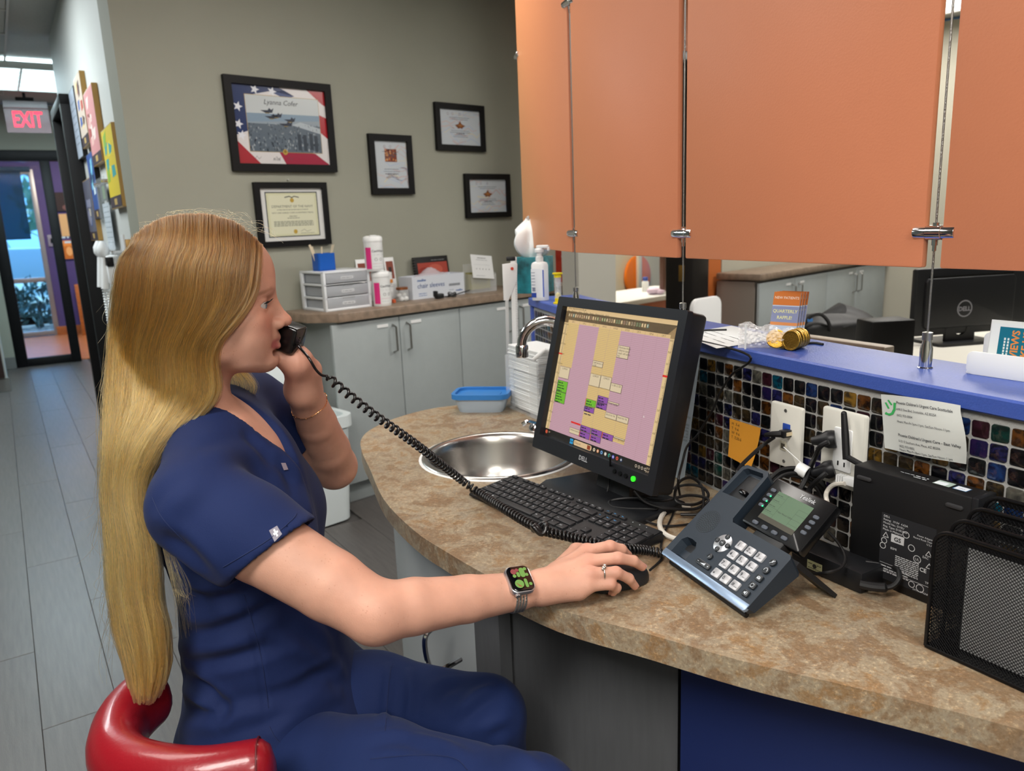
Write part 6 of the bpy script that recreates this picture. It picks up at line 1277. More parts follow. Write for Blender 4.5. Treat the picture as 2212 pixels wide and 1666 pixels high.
for k, (x, y, z) in enumerate(((-.012, -.01, .013), (.012, -.012, .013), (.0, .014, .013), (-.014, .008, .030), (.012, .004, .031))):
    g = G(); g.ell((0, 0, 0), (.0125, .0125, .0115), 14, 8); o = g.obj('cotton_ball', mat('cotton', 'e4e6e6', .95, bump=(90, 1)), None, 60, bcm(.452, .195) @ Matrix.Translation((x, y, z))); tag(o, ['front left cotton ball in the copper lidded jar', 'front right cotton ball in the copper lidded jar', 'rear cotton ball at the bottom of the jar', 'upper left cotton ball in the jar', 'upper right cotton ball in the jar'][k], 'cotton ball', 'cotton balls in the jar')
t = thing('orange_cap', 'small orange plastic cap on the worktop by the cotton jar', 'cap', M=bcm(.385, .215)); g = G(); g.lathe([(.010, 0), (.011, .002), (.009, .016), (.005, .018)], 14); g.obj('cap_body', mat('cap_orange', 'd0603a', .4), t)
wB = .335; MBx = bcm(.508, .205); hB, dB = .112, .115
t = thing('sleeve_box', 'white carton of chair sleeves, open at the top, on the worktop', 'box', M=MBx); g = G(); q = [(0, 0), (wB, 0), (wB, dB), (0, dB)]; qi = [(.002, .002), (wB - .002, .002), (wB - .002, dB - .002), (.002, dB - .002)]
g.ring(q, qi, 0, hB); g.box((wB / 2, dB / 2, .002), (wB - .004, dB - .004, .003)); g.obj('carton', mat('carton_white', 'cdd3dc', .55), t, 0)
p = P2(); p.text('chair sleeves', wB * .09, hB * .48, .034, '3a5488', 1, bold=.005); p.text('medline', wB * .09, hB * .78, .017, '2f5a9a', 1, bold=.03, shear=.3); p.scribble(wB * .11, hB * .22, .05, .006, '5a7ab0', 1, 2); p.scribble(wB * .11, hB * .13, .05, .006, '5a7ab0', 1, 3); p.rect(wB * .69, hB * .44, .075, .012, '4a5056', 1)
for k in range(14): p.rect(wB * .69 + k * .0055, hB * .43, .0016, .014, 'cdd3dc', 2)
p.text('medline', wB * .82, hB * .18, .014, '2f5a9a', 1, bold=.03, shear=.3); p.scribble(wB * .69, hB * .25, .03, .005, '8a96a6', 1, 6); p.obj('print', PRINT, t, Matrix.Translation((0, -.0004, 0)) @ XZ)
g = G()
def crum(u, v): return (wB * (.08 + .8 * u), dB * (.15 + .7 * v), hB - .02 + .045 * math.sin(PI * u) * math.sin(PI * v) * (1 + .25 * math.sin(13 * u + 4 * v) + .2 * math.sin(9 * v + 17 * u)))
g.grid(crum, 28, 10); g.obj('plastic_sleeve', mat('sleeve_film', 'd9d0d6', .25, alpha=.5), t, 60)
o_ = at_pl(938, 600, BW(0, .055), NB); o_.z = CZT; t = thing('spiral_book', 'black and red spiral bound book standing behind the white carton', 'book', M=frame(o_, U, z=Vector((NB.x * -.15, NB.y * -.15, 1)))); g = G(); g.box((0, 0, .10), (.23, .012, .20), None, .002); g.obj('cover', FRM, t)
p = P2(); p.rect(-.092, .02, .196, .148, 'a04438', 0); p.disc(.02, .13, .05, 'b85a4a', 1, ry=.028); p.disc(-.05, .125, .04, '8a342c', 1, ry=.02); p.scribble(.0, .178, .09, .005, '8a8a8a', 1, 2); p.obj('print', GLOSSP, t, Matrix.Translation((0, -.0064, 0)) @ XZ)
g = G()
for k in range(14): g.tube([(-.113 + .009 * math.cos(x), .0 + .010 * math.sin(x), .012 + k * .0137) for x in np.linspace(0, 2 * PI, 10, endpoint=False)], .0014, 5, closed=True)
g.obj('wire_spiral', M_steel, t)
Mh = bcm(.872, .235); t = thing('leaflet_stand', 'clear acrylic stand with a printed card, next to the white carton', 'stand', M=Mh); g = G()
for y in (0, .07): g.box((.085, y, .045 if y == 0 else .075), (.17, .003, .09 if y == 0 else .15))
for x in (0, .17): g.box((x, .035, .05), (.003, .07, .10))
g.box((.085, .035, .002), (.17, .07, .003)); g.obj('acrylic', acr, t, 0); g = G(); g.box((.085, .05, .06), (.15, .03, .09)); g.obj('olive_cards', mat('olive_card', '8a8440', .6), t, 0)
t = thing('printed_card', 'white printed card leaning in the clear acrylic stand', 'card', M=Mh @ Matrix.Translation((.078, -.004, .085)) @ Matrix.Rotation(.12, 4, 'Y') @ Matrix.Rotation(-.25, 4, 'X')); g = G(); g.box((0, 0, .05), (.15, .0012, .125)); g.obj('card', PAPER, t, 0)
p = P2(); p.scribble(-.03, .095, .06, .006, '4a4e54', 0, 2); p.scribble(-.04, .085, .08, .004, '7a7e84', 0, 3); p.line([(-.06, .06), (.05, .06)], .0008, '8a8e94', 0)
for k in range(5): p.rect(-.045 + k * .022, .035, .005, .005, '5a5e64', 0)
p.scribble(-.05, .0, .06, .004, '8a8e94', 0, 5); p.obj('print', PRINT, t, Matrix.Translation((0, -.0008, 0)) @ XZ)
P_ = [BW(.60, .285, CZT + .008), BW(.70, .275, CZT + .006), BW(.76, .26, CZT + .012), BW(.84, .25, CZT + .02)]
t = thing('charger', 'black charger plug with bundled lead in front of the white carton', 'charger', tuple(P_[0])); g = G(); g.tube([v - P_[0] for v in spline(P_, 6)], .003, 6); g.obj('lead', RUB, t)
g = G(); g.box((.01, 0, .006), (.045, .03, .024), frame((0, 0, 0), U, z=(0, 0, 1)), .006); g.box((-.012, 0, .018), (.018, .022, .03), frame((0, 0, 0), U, z=(0, 0, 1)), .004); g.obj('plug', PB, t)
g = G(); c_ = P_[1] - P_[0]
for k in range(4): g.tube([c_ + Vector((.02 * math.cos(x), .02 * math.sin(x), .0 + k * .004 + .006 * math.sin(2 * x + k))) for x in np.linspace(0, 2 * PI, 16, endpoint=False)], .0025, 6, closed=True)
g.obj('lead_bundle', RUB, t)
# red pouch further along, seen past the pump bottle
t = thing('red_pouch', 'red printed pouch standing on the wall worktop behind the pump bottle', 'pouch', M=bcm(1.60, .20)); g = G(); g.grid(lambda u, v: ((u - .5) * .10, -.028 * math.sin(PI * u) * (1 - v), v * .19), 12, 8); g.grid(lambda u, v: ((.5 - u) * .10, .028 * math.sin(PI * u) * (1 - v), v * .19), 12, 8); g.obj('pouch_body', mat('pouch_red', 'a8321f', .35), t, 60)
p = P2(); p.text('EASE', -.03, .10, .030, 'd8b43c', 0, bold=.02); p.text('LINE', -.03, .07, .022, '7a3aa0', 0, bold=.02); p.text('SPLINT', -.036, .045, .020, 'c87a3a', 0, bold=.02); p.disc(-.02, .150, .014, 'b9b9c4', 0); p.disc(.018, .150, .014, 'b9b9c4', 0); p.obj('print', PRINT, t, Matrix.Translation((0, -.031, 0)) @ XZ)
# ---- white pedal bin
Mbn = bcm(-.215, .355, 0); t = thing('pedal_bin', 'white plastic bin with raised flip lid beside the grey cabinets', 'bin', M=Mbn)
M_bin = mat('bin_white', 'd2dcde', .4); B_, T_ = rrect(.27, .21, .05, 6), rrect(.32, .25, .055, 6); g = G(); g.prism(B_, 0, .44, None, 0, T_); g.obj('bucket', M_bin, t, 40)
g = G(); g.ring(rrect(.345, .27, .06, 6), rrect(.29, .215, .05, 6), .425, .475); g.obj('rim', M_bin, t, 30)
g = G(); g.prism(rrect(.31, .23, .05, 6), 0, .022, TRS((-.03, .135, .60), (math.radians(84), 0, 0)), .008); g.obj('flip_lid', M_bin, t, 40)
# ================================================================ HALL WALL PICTURES, EXIT SIGN
GOLD = mat('gold_edge', 'a8854a', .4, .3); MR = Matrix
def onhall(t0, t1, z0, z1): return frame(HT((t0 + t1) / 2, (z0 + z1) / 2, .0015), y=-h_n, z=(0, 0, 1)), t1 - t0, z1 - z0
def art_blocks(cols, seed):
    def f(p, w, h):
        r_ = random.Random(seed); p.rect(-w / 2, -h / 2, w, h, cols[0], 1)
        for k in range(9): x, y = r_.uniform(-.45, .1) * w, r_.uniform(-.3, .3) * h; p.poly([(x, y), (x + w * r_.uniform(.15, .35), y + h * .02), (x + w * .3, y + h * r_.uniform(.08, .2)), (x + w * .03, y + h * .15)], r_.choice(cols[1:]), 2 + k % 4)
        p.rect(-w / 2, -h / 2, w, h * .14, '3a2c34', 7); p.rect(-w * .12, -h * .47, w * .24, h * .08, 'b89a58', 8)
    return f
def art_cert(p, w, h):
    p.rect(-w / 2, -h / 2, w, h, 'aab4c2', 1)
    for k in range(7): p.scribble(-w * .35, h * (.3 - .1 * k), w * .7, .008, '5a6070', 2, k)
for nm, lb, box, m_, fn in (('plaque', 'pale certificate by the black door in the hall', (1.40, 1.67, 1.70, 2.06), FRM, art_cert), ('award_plaque', 'highest gold edged plaque on the pale hall wall', (1.02, 1.34, 1.73, 2.07), GOLD, art_blocks(['c8b8a8', '3a5aa0', 'b04a3a', 'd8c08a', '4a2c24'], 3)),
    ('award_plaque', 'gold edged plaque with a pink picture, second along the hall wall', (.62, .99, 1.61, 1.95), GOLD, art_blocks(['c88a8a', 'd8b0a8', 'a04a44', 'e0d0c8', '8aa0c0'], 4)), ('award_plaque', 'gold edged plaque with a bright yellow picture, nearest the wall corner', (.18, .54, 1.39, 1.727), GOLD, art_blocks(['d8c02a', 'e0d84a', '3aa0a0', 'c83a2a', '8ab83a'], 5)),
    ('plaque', 'dark blue plaque under the highest gold plaque', (1.00, 1.27, 1.36, 1.69), FRM, art_blocks(['2a4a8a', '4a8ac0', '7ac0d8', '1a2a4a', 'c8d8e0'], 6)), ('award_plaque', 'lowest gold edged plaque, close to the black door', (1.29, 1.66, 1.25, 1.58), GOLD, art_blocks(['5a5a6a', '3a5a8a', 'c8c0b0', '8a8aa0'], 7))):
    M_, w, h = onhall(*box); picture(nm, lb, 'plaque', M_, w, h, .004, fn, m_, depth=.024, face=PRINT, rec=-.0244)
M_, w, h = onhall(.62, .96, 1.17, 1.545); t = thing('acrylic_frame', 'acrylic wall frame on chrome studs above the hall instruments', 'frame', M=M_); g = G(); g.box((0, -.03, 0), (w, .008, h), None, .002); g.obj('acrylic', acr, t, 0)
for x in (-1, 1):
    for z in (-1, 1): g = G(); g.cyl((x * (w / 2 - .025), 0, z * (h / 2 - .025)), (x * (w / 2 - .025), -.042, z * (h / 2 - .025)), .011, 14); g.obj('stud', M_chrome, t)
p = P2(); p.rect(-.13, -.15, .26, .22, 'c4ccd4', 0); p.rect(-.13, .08, .26, .085, '4a5050', 0); p.rect(-.05, .09, .1, .06, '6a8a5a', 1)
for k in range(8): p.scribble(-.11, .05 - k * .024, .22, .007, '7a8694', 1, k)
p.obj('print', PRINT, t, Matrix.Translation((0, -.02, 0)) @ XZ); g = G(); g.box((0, -.045, -h / 2 - .02), (.16, .03, .045), None, .004); g.obj('clip', FRM, t)
M_, w, h = onhall(.70, 1.05, .95, 1.15); t = thing('diagnostic_unit', 'white wall unit with two handles on coiled cords in the hall', 'medical instrument', M=M_); g = G(); g.box((0, -.03, .06), (.30, .06, .14), None, .012); g.obj('wall_base', M_white, t)
for k, x in enumerate((-.09, .09)):
    g = G(); g.cyl((x, -.075, -.03), (x, -.06, .12), .02, 14, .014); g.lathe([(.012, .12), (.026, .14), (.026, .17), (.01, .20)], 14, Matrix.Translation((x, -.06, 0))); g.obj('handle', M_white, t)
    g = G(); L_ = .55; g.tube([(x + .012 * math.cos(q * 40 * 2 * PI), -.06 + .012 * math.sin(q * 40 * 2 * PI), -.04 - L_ * q) for q in np.linspace(0, 1, 480)], .004, 5); g.obj('coiled_cord', M_white, t)
t = thing('card_holder', 'small wooden card holder on the hall wall near the corner', 'holder', M=onhall(.13, .24, 1.16, 1.26)[0]); g = G(); g.box((0, -.02, 0), (.10, .04, .09), None, .004); g.obj('block', GOLD, t); g = G(); g.box((0, -.042, .03), (.085, .006, .07)); g.obj('cards', PAPER, t, 0)
ex = at_d(60, 258, 6.8); t = thing('exit_sign', 'red EXIT sign hanging under the hall ceiling', 'sign', M=frame(ex, EH, z=(0, 0, 1))); g = G(); g.box((0, 0, .125), (.34, .05, .06), None, .006); g.obj('housing', mat('sign_grey', 'a9a4a6', .5), t); g = G(); g.box((0, 0, .17), (.14, .05, .03), None, .004); g.cyl((0, 0, .17), (0, 0, CEIL - ex.z), .012); g.obj('canopy', FRM, t)
g = G(); g.box((0, 0, -.01), (.34, .008, .21), None, .001); g.obj('acrylic_panel', mat('sign_acrylic', 'c9a8b0', .1, alpha=.14), t, 0); p = P2(); p.text('EXIT', 0, -.065, .19, 'ff1540', 0, bold=.012, align='c', width=.235); p.obj('letters', mat('exit_red', 'ff1038', .4, emit=('ff0a32', 2.4)), t, Matrix.Translation((0, -.006, 0)) @ XZ)
# ================================================================ RECEPTION DESK BEYOND THE LEDGE
rd = at_z(2080, 770, .72); t = thing('reception_desk', 'pale reception desk behind the ledge that holds the far monitor', 'desk', M=frame(Vector((1.86, 2.95, 0)), U, z=(0, 0, 1)))
g = G(); g.box((0, 0, .705), (2.2, .95, .03), None, .006); g.obj('desk_top', mat('pale_top', 'c8c6bc', .4), t)
for x in (-1.05, 1.05): g = G(); g.box((x, 0, .345), (.04, .8, .69)); g.obj('side_panel', M_lam, t, 0)
pa, pb_ = at_d(1690, 718, 2.12), at_d(1918, 740, 1.84); pb_.z = pa.z; d_ = pb_ - pa; t = thing('desk_divider', 'mauve fabric divider with pale edge behind the ledge', 'divider', M=frame(Vector((pa.x, pa.y, 0)), d_, z=(0, 0, 1)))
g = G(); g.box((d_.length / 2, 0, pa.z / 2), (d_.length, .03, pa.z - .012)); g.obj('fabric', mat('mauve_fabric', '9a8680', .9, bump=(400, .4)), t, 0); g = G(); g.box((d_.length / 2, 0, pa.z - .004), (d_.length + .01, .036, .010), None, .002); g.box((d_.length, 0, pa.z / 2), (.012, .036, pa.z), None, .002); g.obj('edge_trim', mat('trim_beige', 'b3a898', .5), t)
mz = at_d(2073, 665, 3.0); t = thing('far_monitor', 'wide black monitor seen from behind on the reception desk', 'monitor', M=frame(mz, Vector((.985, .17, 0)), z=(0, 0, 1)))
g = G(); g.prism(rrect(.52, .262, .008, 4, (.053, .03)), -.022, .012, XZ, (.004, .010)); g.prism(rrect(.40, .20, .02, 4, (.028, .025)), .012, .026, XZ, .012); g.obj('back_shell', mat('monitor_back', '101114', .45), t); g = G(); g.prism(rrect(.37, .008, .003, 3, (.02, .128)), .0255, .0262, XZ); g.obj('vent_slot', PB2, t, 0)
p = P2(); p.circle(0, .0, .031, .005, '8a8a90', 0, 30); p.text('DELL', 0, -.009, .024, '7a7a80', 0, bold=.04, align='c'); p.obj('maker_emblem', PRINT, t, Matrix.Translation((0, -.0268, 0)) @ XZ)
g = G(); zb = .72 - mz.z; n_ = 28
hole = circ(.026, 28, (0, zb + .06)); oq = rrect(.13, abs(zb + .06) * 0 + .13, .008, 6, (0, zb + .06)); 
g.ring(rrect(.13, .13, .01, 6, (0, zb + .062)), circ(.028, 28, (0, zb + .062)), .0, .014, XZ); g.obj('stand_neck', PB, t, 30); g = G(); g.prism(rrect(.26, .18, .02, 4), 0, .012, Matrix.Translation((0, .02, zb))); g.obj('stand_foot', PB, t)
bz = at_d(1926, 788, 2.55); tz = at_d(1926, 690, 2.55).z; t = thing('dark_terminal', 'black box shaped card terminal back beside the far monitor', 'terminal', M=frame(Vector((bz.x, bz.y, .7205)), Vector((.99, .1, 0)), z=(0, 0, 1))); g = G(); g.box((0, .05, (tz - .72) / 2), (.155, .10, tz - .7205), None, .008); g.obj('housing', FRM, t); g = G(); g.box((.082, .05, .10), (.008, .06, .12), None, .002); g.obj('side_grille', PB2, t)
bb = at_z(1800, 737, .7205); t = thing('soft_bag', 'black fabric equipment bag lying on the reception desk', 'bag', M=frame(bb, Vector((.98, .2, 0)), z=(0, 0, 1)))
def bag(u, v):
    a = 2 * PI * u; cx, cy = math.cos(a), math.sin(a); sx_ = math.copysign(abs(cx) ** .55, cx) * .225; sy_ = math.copysign(abs(cy) ** .6, cy) * .13; k = (1 - max(0, v - .55) ** 2 * 2.6); zz = v * .128 * (1 + .12 * math.sin(3 * a + 1) * v) * (.82 + .18 * cx) 
    return (sx_ * k, sy_ * k + .1, zz)
g = G(); g.grid(bag, 40, 12); g.grid(lambda u, v: tuple(Vector((0, .1, .118 * .86)) * (1 - v) + Vector(bag(u, 1)) * v), 40, 3); BAGM = mat('bag_nylon', '0f1012', .55, bump=(40, .5)); g.obj('bag_body', BAGM, t, 60); g = G(); g.tube(spline([(-.16, -.02, .07), (-.13, -.03, .115), (-.08, -.02, .12), (-.05, -.03, .09), (-.04, -.035, .05)], 6), .008, 6); g.tube(spline([(.02, -.03, .06), (.09, -.035, .075), (.15, -.02, .07)], 6), .003, 5); g.obj('strap', BAGM, t); g = G(); g.box((-.135, -.03, .10), (.025, .012, .014), None, .003); g.obj('blue_tag', mat('tag_blue', '3a7ac0', .4), t)
ca = at_d(1524, 705, 3.7); t = thing('side_chair', 'white shell backed chair beyond the ledge by the orange wall', 'chair', M=frame(Vector((ca.x, ca.y, 0)), Vector((.75, .66, 0)), z=(0, 0, 1))); zt3 = at_d(1524, 641, 3.7).z; wc = .24
g = G(); g.prism(rrect(wc, zt3 - .46, .05, 6, (0, (zt3 + .46) / 2)), -.012, .012, XZ, (.006, .006)); g.obj('backrest', M_white, t, 40); g = G(); g.prism(rrect(.40, .38, .05, 5, (0, -.2)), .43, .455, None, .006); g.obj('seat', M_white, t, 40)
for x in (-.15, .15):
    for y in (-.35, -.03): g = G(); g.cyl((x, y, .43), (x * 1.15, y * 1.05, 0), .011, 10); g.obj('leg', M_chrome, t)
# ================================================================ THE PERSON : implicit surfaces, meshed with surface nets
class Field:
    """list of blended primitives; mesh(lo, hi, h) returns the surface inside a box"""
    def __init__(s): s.P = []
    def cone(s, a, b, ra, rb=None, k=.012, op=1): s.P.append(('c', np.array(a, float), np.array(b, float), ra, ra if rb is None else rb, k, op)); return s
    def chain(s, pts, rs, k=.010, k2=None):
        for i in range(len(pts) - 1): s.cone(pts[i], pts[i + 1], rs[i], rs[i + 1], k if i == 0 or k2 is None else k2)
        return s
    def ell(s, c, r, R=None, k=.012, op=1): s.P.append(('e', np.array(c, float), np.array(r, float), np.eye(3) if R is None else np.array(R, float), None, k, op)); return s
    def half(s, p, n, k=.003): s.P.append(('h', np.array(p, float), np.array(n, float) / np.linalg.norm(n), None, None, k, 1)); return s   # keeps the side against n
    def bounds(s, q):
        if q[0] == 'c': m_ = max(q[3], q[4]); return np.minimum(q[1], q[2]) - m_, np.maximum(q[1], q[2]) + m_
        m_ = np.abs(q[3]) @ q[2]; return q[1] - m_, q[1] + m_
    @staticmethod
    def dist(q, X):
        if q[0] == 'c':
            a, b = q[1], q[2]; d = b - a; L2 = max(d @ d, 1e-12); t = np.clip(((X - a.astype(np.float32)) @ d.astype(np.float32)) / L2, 0, 1)
            return np.linalg.norm(X - a.astype(np.float32) - t[..., None] * d.astype(np.float32), axis=-1) - (q[3] + (q[4] - q[3]) * t)
        if q[0] == 'h': return (X - q[1].astype(np.float32)) @ q[2].astype(np.float32)
        Y = (X - q[1].astype(np.float32)) @ q[3].astype(np.float32); k0 = np.linalg.norm(Y / q[2].astype(np.float32), axis=-1); k1 = np.linalg.norm(Y / (q[2] ** 2).astype(np.float32), axis=-1)
        return k0 * (k0 - 1) / np.maximum(k1, 1e-6)
    @staticmethod
    def blend(F, d, k, op):
        if op < 0: F, d = -F, d            # subtract: -smin(-F, d)
        h = np.maximum(k - np.abs(F - d), 0) / max(k, 1e-9); r_ = np.minimum(F, d) - h * h * k * .25
        return r_ if op > 0 else -r_
    def grid(s, lo, hi, h):
        lo = np.array(lo, float); n = np.ceil((np.array(hi) - lo) / h).astype(int) + 1; F = np.full(n, .05, np.float32)
        ax = [np.arange(n[i], dtype=np.float32) * np.float32(h) + np.float32(lo[i]) for i in range(3)]
        for q in s.P:
            if q[0] == 'h': i0, i1 = np.zeros(3, int), n
            else:
                b0, b1 = s.bounds(q); mg = q[5] + 2.5 * h + .004
                i0 = np.clip(np.floor((b0 - mg - lo) / h).astype(int), 0, n); i1 = np.clip(np.ceil((b1 + mg - lo) / h).astype(int) + 1, 0, n)
            if (i1 <= i0).any(): continue
            sl = tuple(slice(i0[i], i1[i]) for i in range(3)); X = np.stack(np.meshgrid(*[ax[i][sl[i]] for i in range(3)], indexing='ij'), -1); d = s.dist(q, X).astype(np.float32)
            if q[0] == 'h':
                k = q[5]; hh = np.maximum(k - np.abs(F - d), 0) / k; F[sl] = np.maximum(F, d) + hh * hh * k * .25
            else: F[sl] = s.blend(F[sl], d, q[5], q[6])
        return F, lo
    def mesh(s, lo, hi, h, smooth=2, post=None):
        F, lo = s.grid(lo, hi, h)
        if post is not None: F = post(F, lo, h)
        return nets(F, lo, h, smooth)
def nets(F, lo, h, smooth=2):
    n = np.array(F.shape); S = F < 0; c = n - 1
    cnt = np.zeros(c, np.int8)
    for dx in (0, 1):
        for dy in (0, 1):
            for dz in (0, 1): cnt += S[dx:dx + c[0], dy:dy + c[1], dz:dz + c[2]]
    act = (cnt > 0) & (cnt < 8); idx = np.argwhere(act); N_ = len(idx); vid = np.full(c, -1, np.int32); vid[act] = np.arange(N_)
    acc = np.zeros((N_, 3)); w = np.zeros(N_); i, j, k = idx.T
    cor = [(a, b, e) for a in (0, 1) for b in (0, 1) for e in (0, 1)]; val = {q: F[i + q[0], j + q[1], k + q[2]] for q in cor}
    for q in cor:
        for ax in range(3):
            if q[ax] == 0:
                q2 = list(q); q2[ax] = 1; q2 = tuple(q2); a, b = val[q], val[q2]; cr = (a < 0) != (b < 0); t = np.where(cr, a / np.where(cr, a - b, 1), 0)
                p = np.tile(np.array(q, float), (N_, 1)); p[:, ax] = t; acc[cr] += p[cr]; w[cr] += 1
    V = (idx + acc / w[:, None]) * h + lo; Q = []
    for ax in range(3):
        o1, o2 = [(1, 2), (2, 0), (0, 1)][ax]; e = [slice(None)] * 3; e0 = list(e); e1_ = list(e); e0[ax] = slice(0, -1); e1_[ax] = slice(1, None)
        A_, B_ = S[tuple(e0)], S[tuple(e1_)]; ed = np.argwhere(A_ != B_); ok = (ed[:, o1] > 0) & (ed[:, o2] > 0) & (ed[:, o1] < c[o1]) & (ed[:, o2] < c[o2]); ed = ed[ok]
        if not len(ed): continue
        flip = ~A_[tuple(ed.T)]; f = []
        for d1, d2 in ((0, 0), (-1, 0), (-1, -1), (0, -1)): g_ = ed.copy(); g_[:, o1] += d1; g_[:, o2] += d2; f.append(vid[tuple(g_.T)])
        f = np.stack(f, 1); f[flip] = f[flip][:, ::-1]; Q.append(f)
    Q = np.concatenate(Q) if Q else np.zeros((0, 4), int)
    for _ in range(smooth):
        s_ = np.zeros_like(V); ct = np.zeros(N_)
        for a in range(4): b = (a + 1) % 4; np.add.at(s_, Q[:, a], V[Q[:, b]]); np.add.at(ct, Q[:, a], 1); np.add.at(s_, Q[:, b], V[Q[:, a]]); np.add.at(ct, Q[:, b], 1)
        ok = ct > 0; V[ok] = V[ok] * .5 + .5 * s_[ok] / ct[ok][:, None]
    return V, Q
def normals(V, Q):
    nn = np.zeros_like(V); a = np.cross(V[Q[:, 2]] - V[Q[:, 0]], V[Q[:, 3]] - V[Q[:, 1]])
    for i in range(4): np.add.at(nn, Q[:, i], a)
    return nn / np.maximum(np.linalg.norm(nn, axis=1), 1e-12)[:, None]
def join(parts):
    V = []; Q = []; o = 0
    for v, q in parts: V.append(v); Q.append(q + o); o += len(v)
    return np.concatenate(V), np.concatenate(Q)
def npobj(name, V, Q, m_, parent=None, col=None, smooth=True):
    me = bpy.data.meshes.new(name); me.vertices.add(len(V)); me.vertices.foreach_set('co', V.astype(np.float32).ravel()); k = Q.shape[1]
    me.loops.add(Q.size); me.loops.foreach_set('vertex_index', Q.astype(np.int32).ravel()); me.polygons.add(len(Q)); me.polygons.foreach_set('loop_start', np.arange(0, Q.size, k, dtype=np.int32)); me.polygons.foreach_set('loop_total', np.full(len(Q), k, np.int32))
    me.update(calc_edges=True); me.validate(); me.materials.append(m_)
    if col is not None: at = me.color_attributes.new('Col', 'FLOAT_COLOR', 'POINT'); at.data.foreach_set('color', np.concatenate([col, np.ones((len(col), 1))], 1).astype(np.float32).ravel())
    if smooth: me.shade_smooth()
    o = bpy.data.objects.new(name, me); COL.objects.link(o)
    if parent: o.parent = parent
    return o
A3 = lambda v: np.array(v, float)
# ---- body frame
D_EYE = 1.08
HF = Vector((math.sin(math.radians(74)), math.cos(math.radians(74)), 0)); HL = Vector((-HF.y, HF.x, 0)); HU = Vector((0, 0, 1))
HO = at_d(574, 658, D_EYE) + HL * .031
HB = np.array([HF, HL, HU])                      # rows: head axes
def hd(f, y, z): return A3(HO) + (np.array([f, y, z]) * .001) @ HB
B = Field(); HR = HB.T
def he(f, y, z, r, k=12, op=1, both=False):
    for s in ((1, -1) if both else (1,)): B.ell(hd(f, y * s, z), np.array(r) * .001, HR, k * .001, op)
def hc(a, b, ra, rb, k=10, both=False):
    for s in ((1, -1) if both else (1,)): B.cone(hd(a[0], a[1] * s, a[2]), hd(b[0], b[1] * s, b[2]), ra * .001, rb * .001, k * .001)
he(-85, 0, 34, (91, 72, 86)); he(-42, 0, 44, (58, 62, 58), 20); he(-42, 0, -25, (50, 57, 54), 22); he(-4, 17, 23, (15, 20, 9), 14, both=True)
he(-14, 0, -58, (20, 25, 26), 16); hc((-70, 46, -60), (-14, 13, -84), 16, 13, 16, True); he(-7, 0, -83, (14, 17, 14), 14); hc((-80, 55, -12), (-72, 47, -60), 15, 15, 18, True)
he(-32, 33, -42, (27, 23, 32), 20, both=True); he(-26, 39, -19, (19, 17, 12), 16, both=True); he(-45, 0, -80, (44, 40, 17), 20)
hc((-106, 0, -45), (-124, 0, -175), 50, 55, 22); he(-88, 69, -12, (15, 5, 26), 6, both=True)
he(9, 33, -2, (12, 17, 10), 9, -1, True)                                   # eye sockets
hc((5, 0, 12), (19, 0, -23), 6.4, 9.0, 12); he(23.6, 0, -28, (10.2, 8.8, 9.0), 7); he(12, 11, -31.5, (11, 6.5, 8), 4, both=True)
he(18.5, 6, -40, (6.5, 3.2, 4.5), 2.5, -1, True)
he(3, 0, -47, (10, 16, 9), 8); he(-22, 27, -52, (16, 14, 22), 14, both=True)
hc((8.4, 0, -51.5), (-3.0, 21, -58), 6.4, 3.0, 3.0, True); hc((6.4, 0, -64), (-3.0, 20, -59), 7.4, 3.2, 2.5, True)
he(-10, 31, 0, (13.3, 13.3, 13.3), 2.5, both=True); he(3, 34, -.8, (13, 13.0, 4.3), 1.2, -1, True)       # lids and opening
he(1, 0, -74, (9, 16, 4.5), 8, -1)
# torso core, neck to pelvis (mostly under the clothes)
TF = Vector((math.sin(math.radians(83)), math.cos(math.radians(83)), 0)); TL = Vector((-TF.y, TF.x, 0)); TB = np.array([TF, TL, HU]); TR_ = TB.T
RSH = at_d(428, 1012, .985); LSH = RSH + TL * .325 + Vector((0, 0, .004)); MID = (RSH + LSH) / 2; RSH = at_d(432, 1094, .985)
def tc(f, y, z): return A3(MID) + np.array([f, y, z]) @ TB
NECKB = hd(-124, 0, -175)
B.cone(NECKB, tc(-.005, 0, -.05), .055, .075, .03)
for s, S_ in ((-1, RSH), (1, LSH)): B.cone(tc(-.01, s * .05, -.0), A3(S_) + np.array([0, 0, -.01]), .055, .048, .03)
B.ell(tc(.005, 0, -.13), (.092, .135, .16), TR_, .04); B.ell(tc(.02, 0, -.36), (.088, .115, .16), TR_, .05); B.ell(tc(.02, 0, -.50), (.10, .145, .10), TR_, .05)
# right arm
REL = at_d(812, 1324, .955); RWR = at_z(1158, 1271, .7715); CR1 = RSH.lerp(REL, .35); CR2 = RSH.lerp(REL, .75)
B.chain([A3(RSH), A3(CR1), A3(CR2), A3(REL)], [.054, .0500, .0445, .0385], .02, .006)
fo = REL.lerp(RWR, .22); fm = REL.lerp(RWR, .55); B.chain([A3(REL), A3(fo) + [0, 0, .001], A3(fm), A3(RWR.lerp(REL, .12)), A3(RWR)], [.0375, .0355, .0305, .0250, .0225], .012, .006)
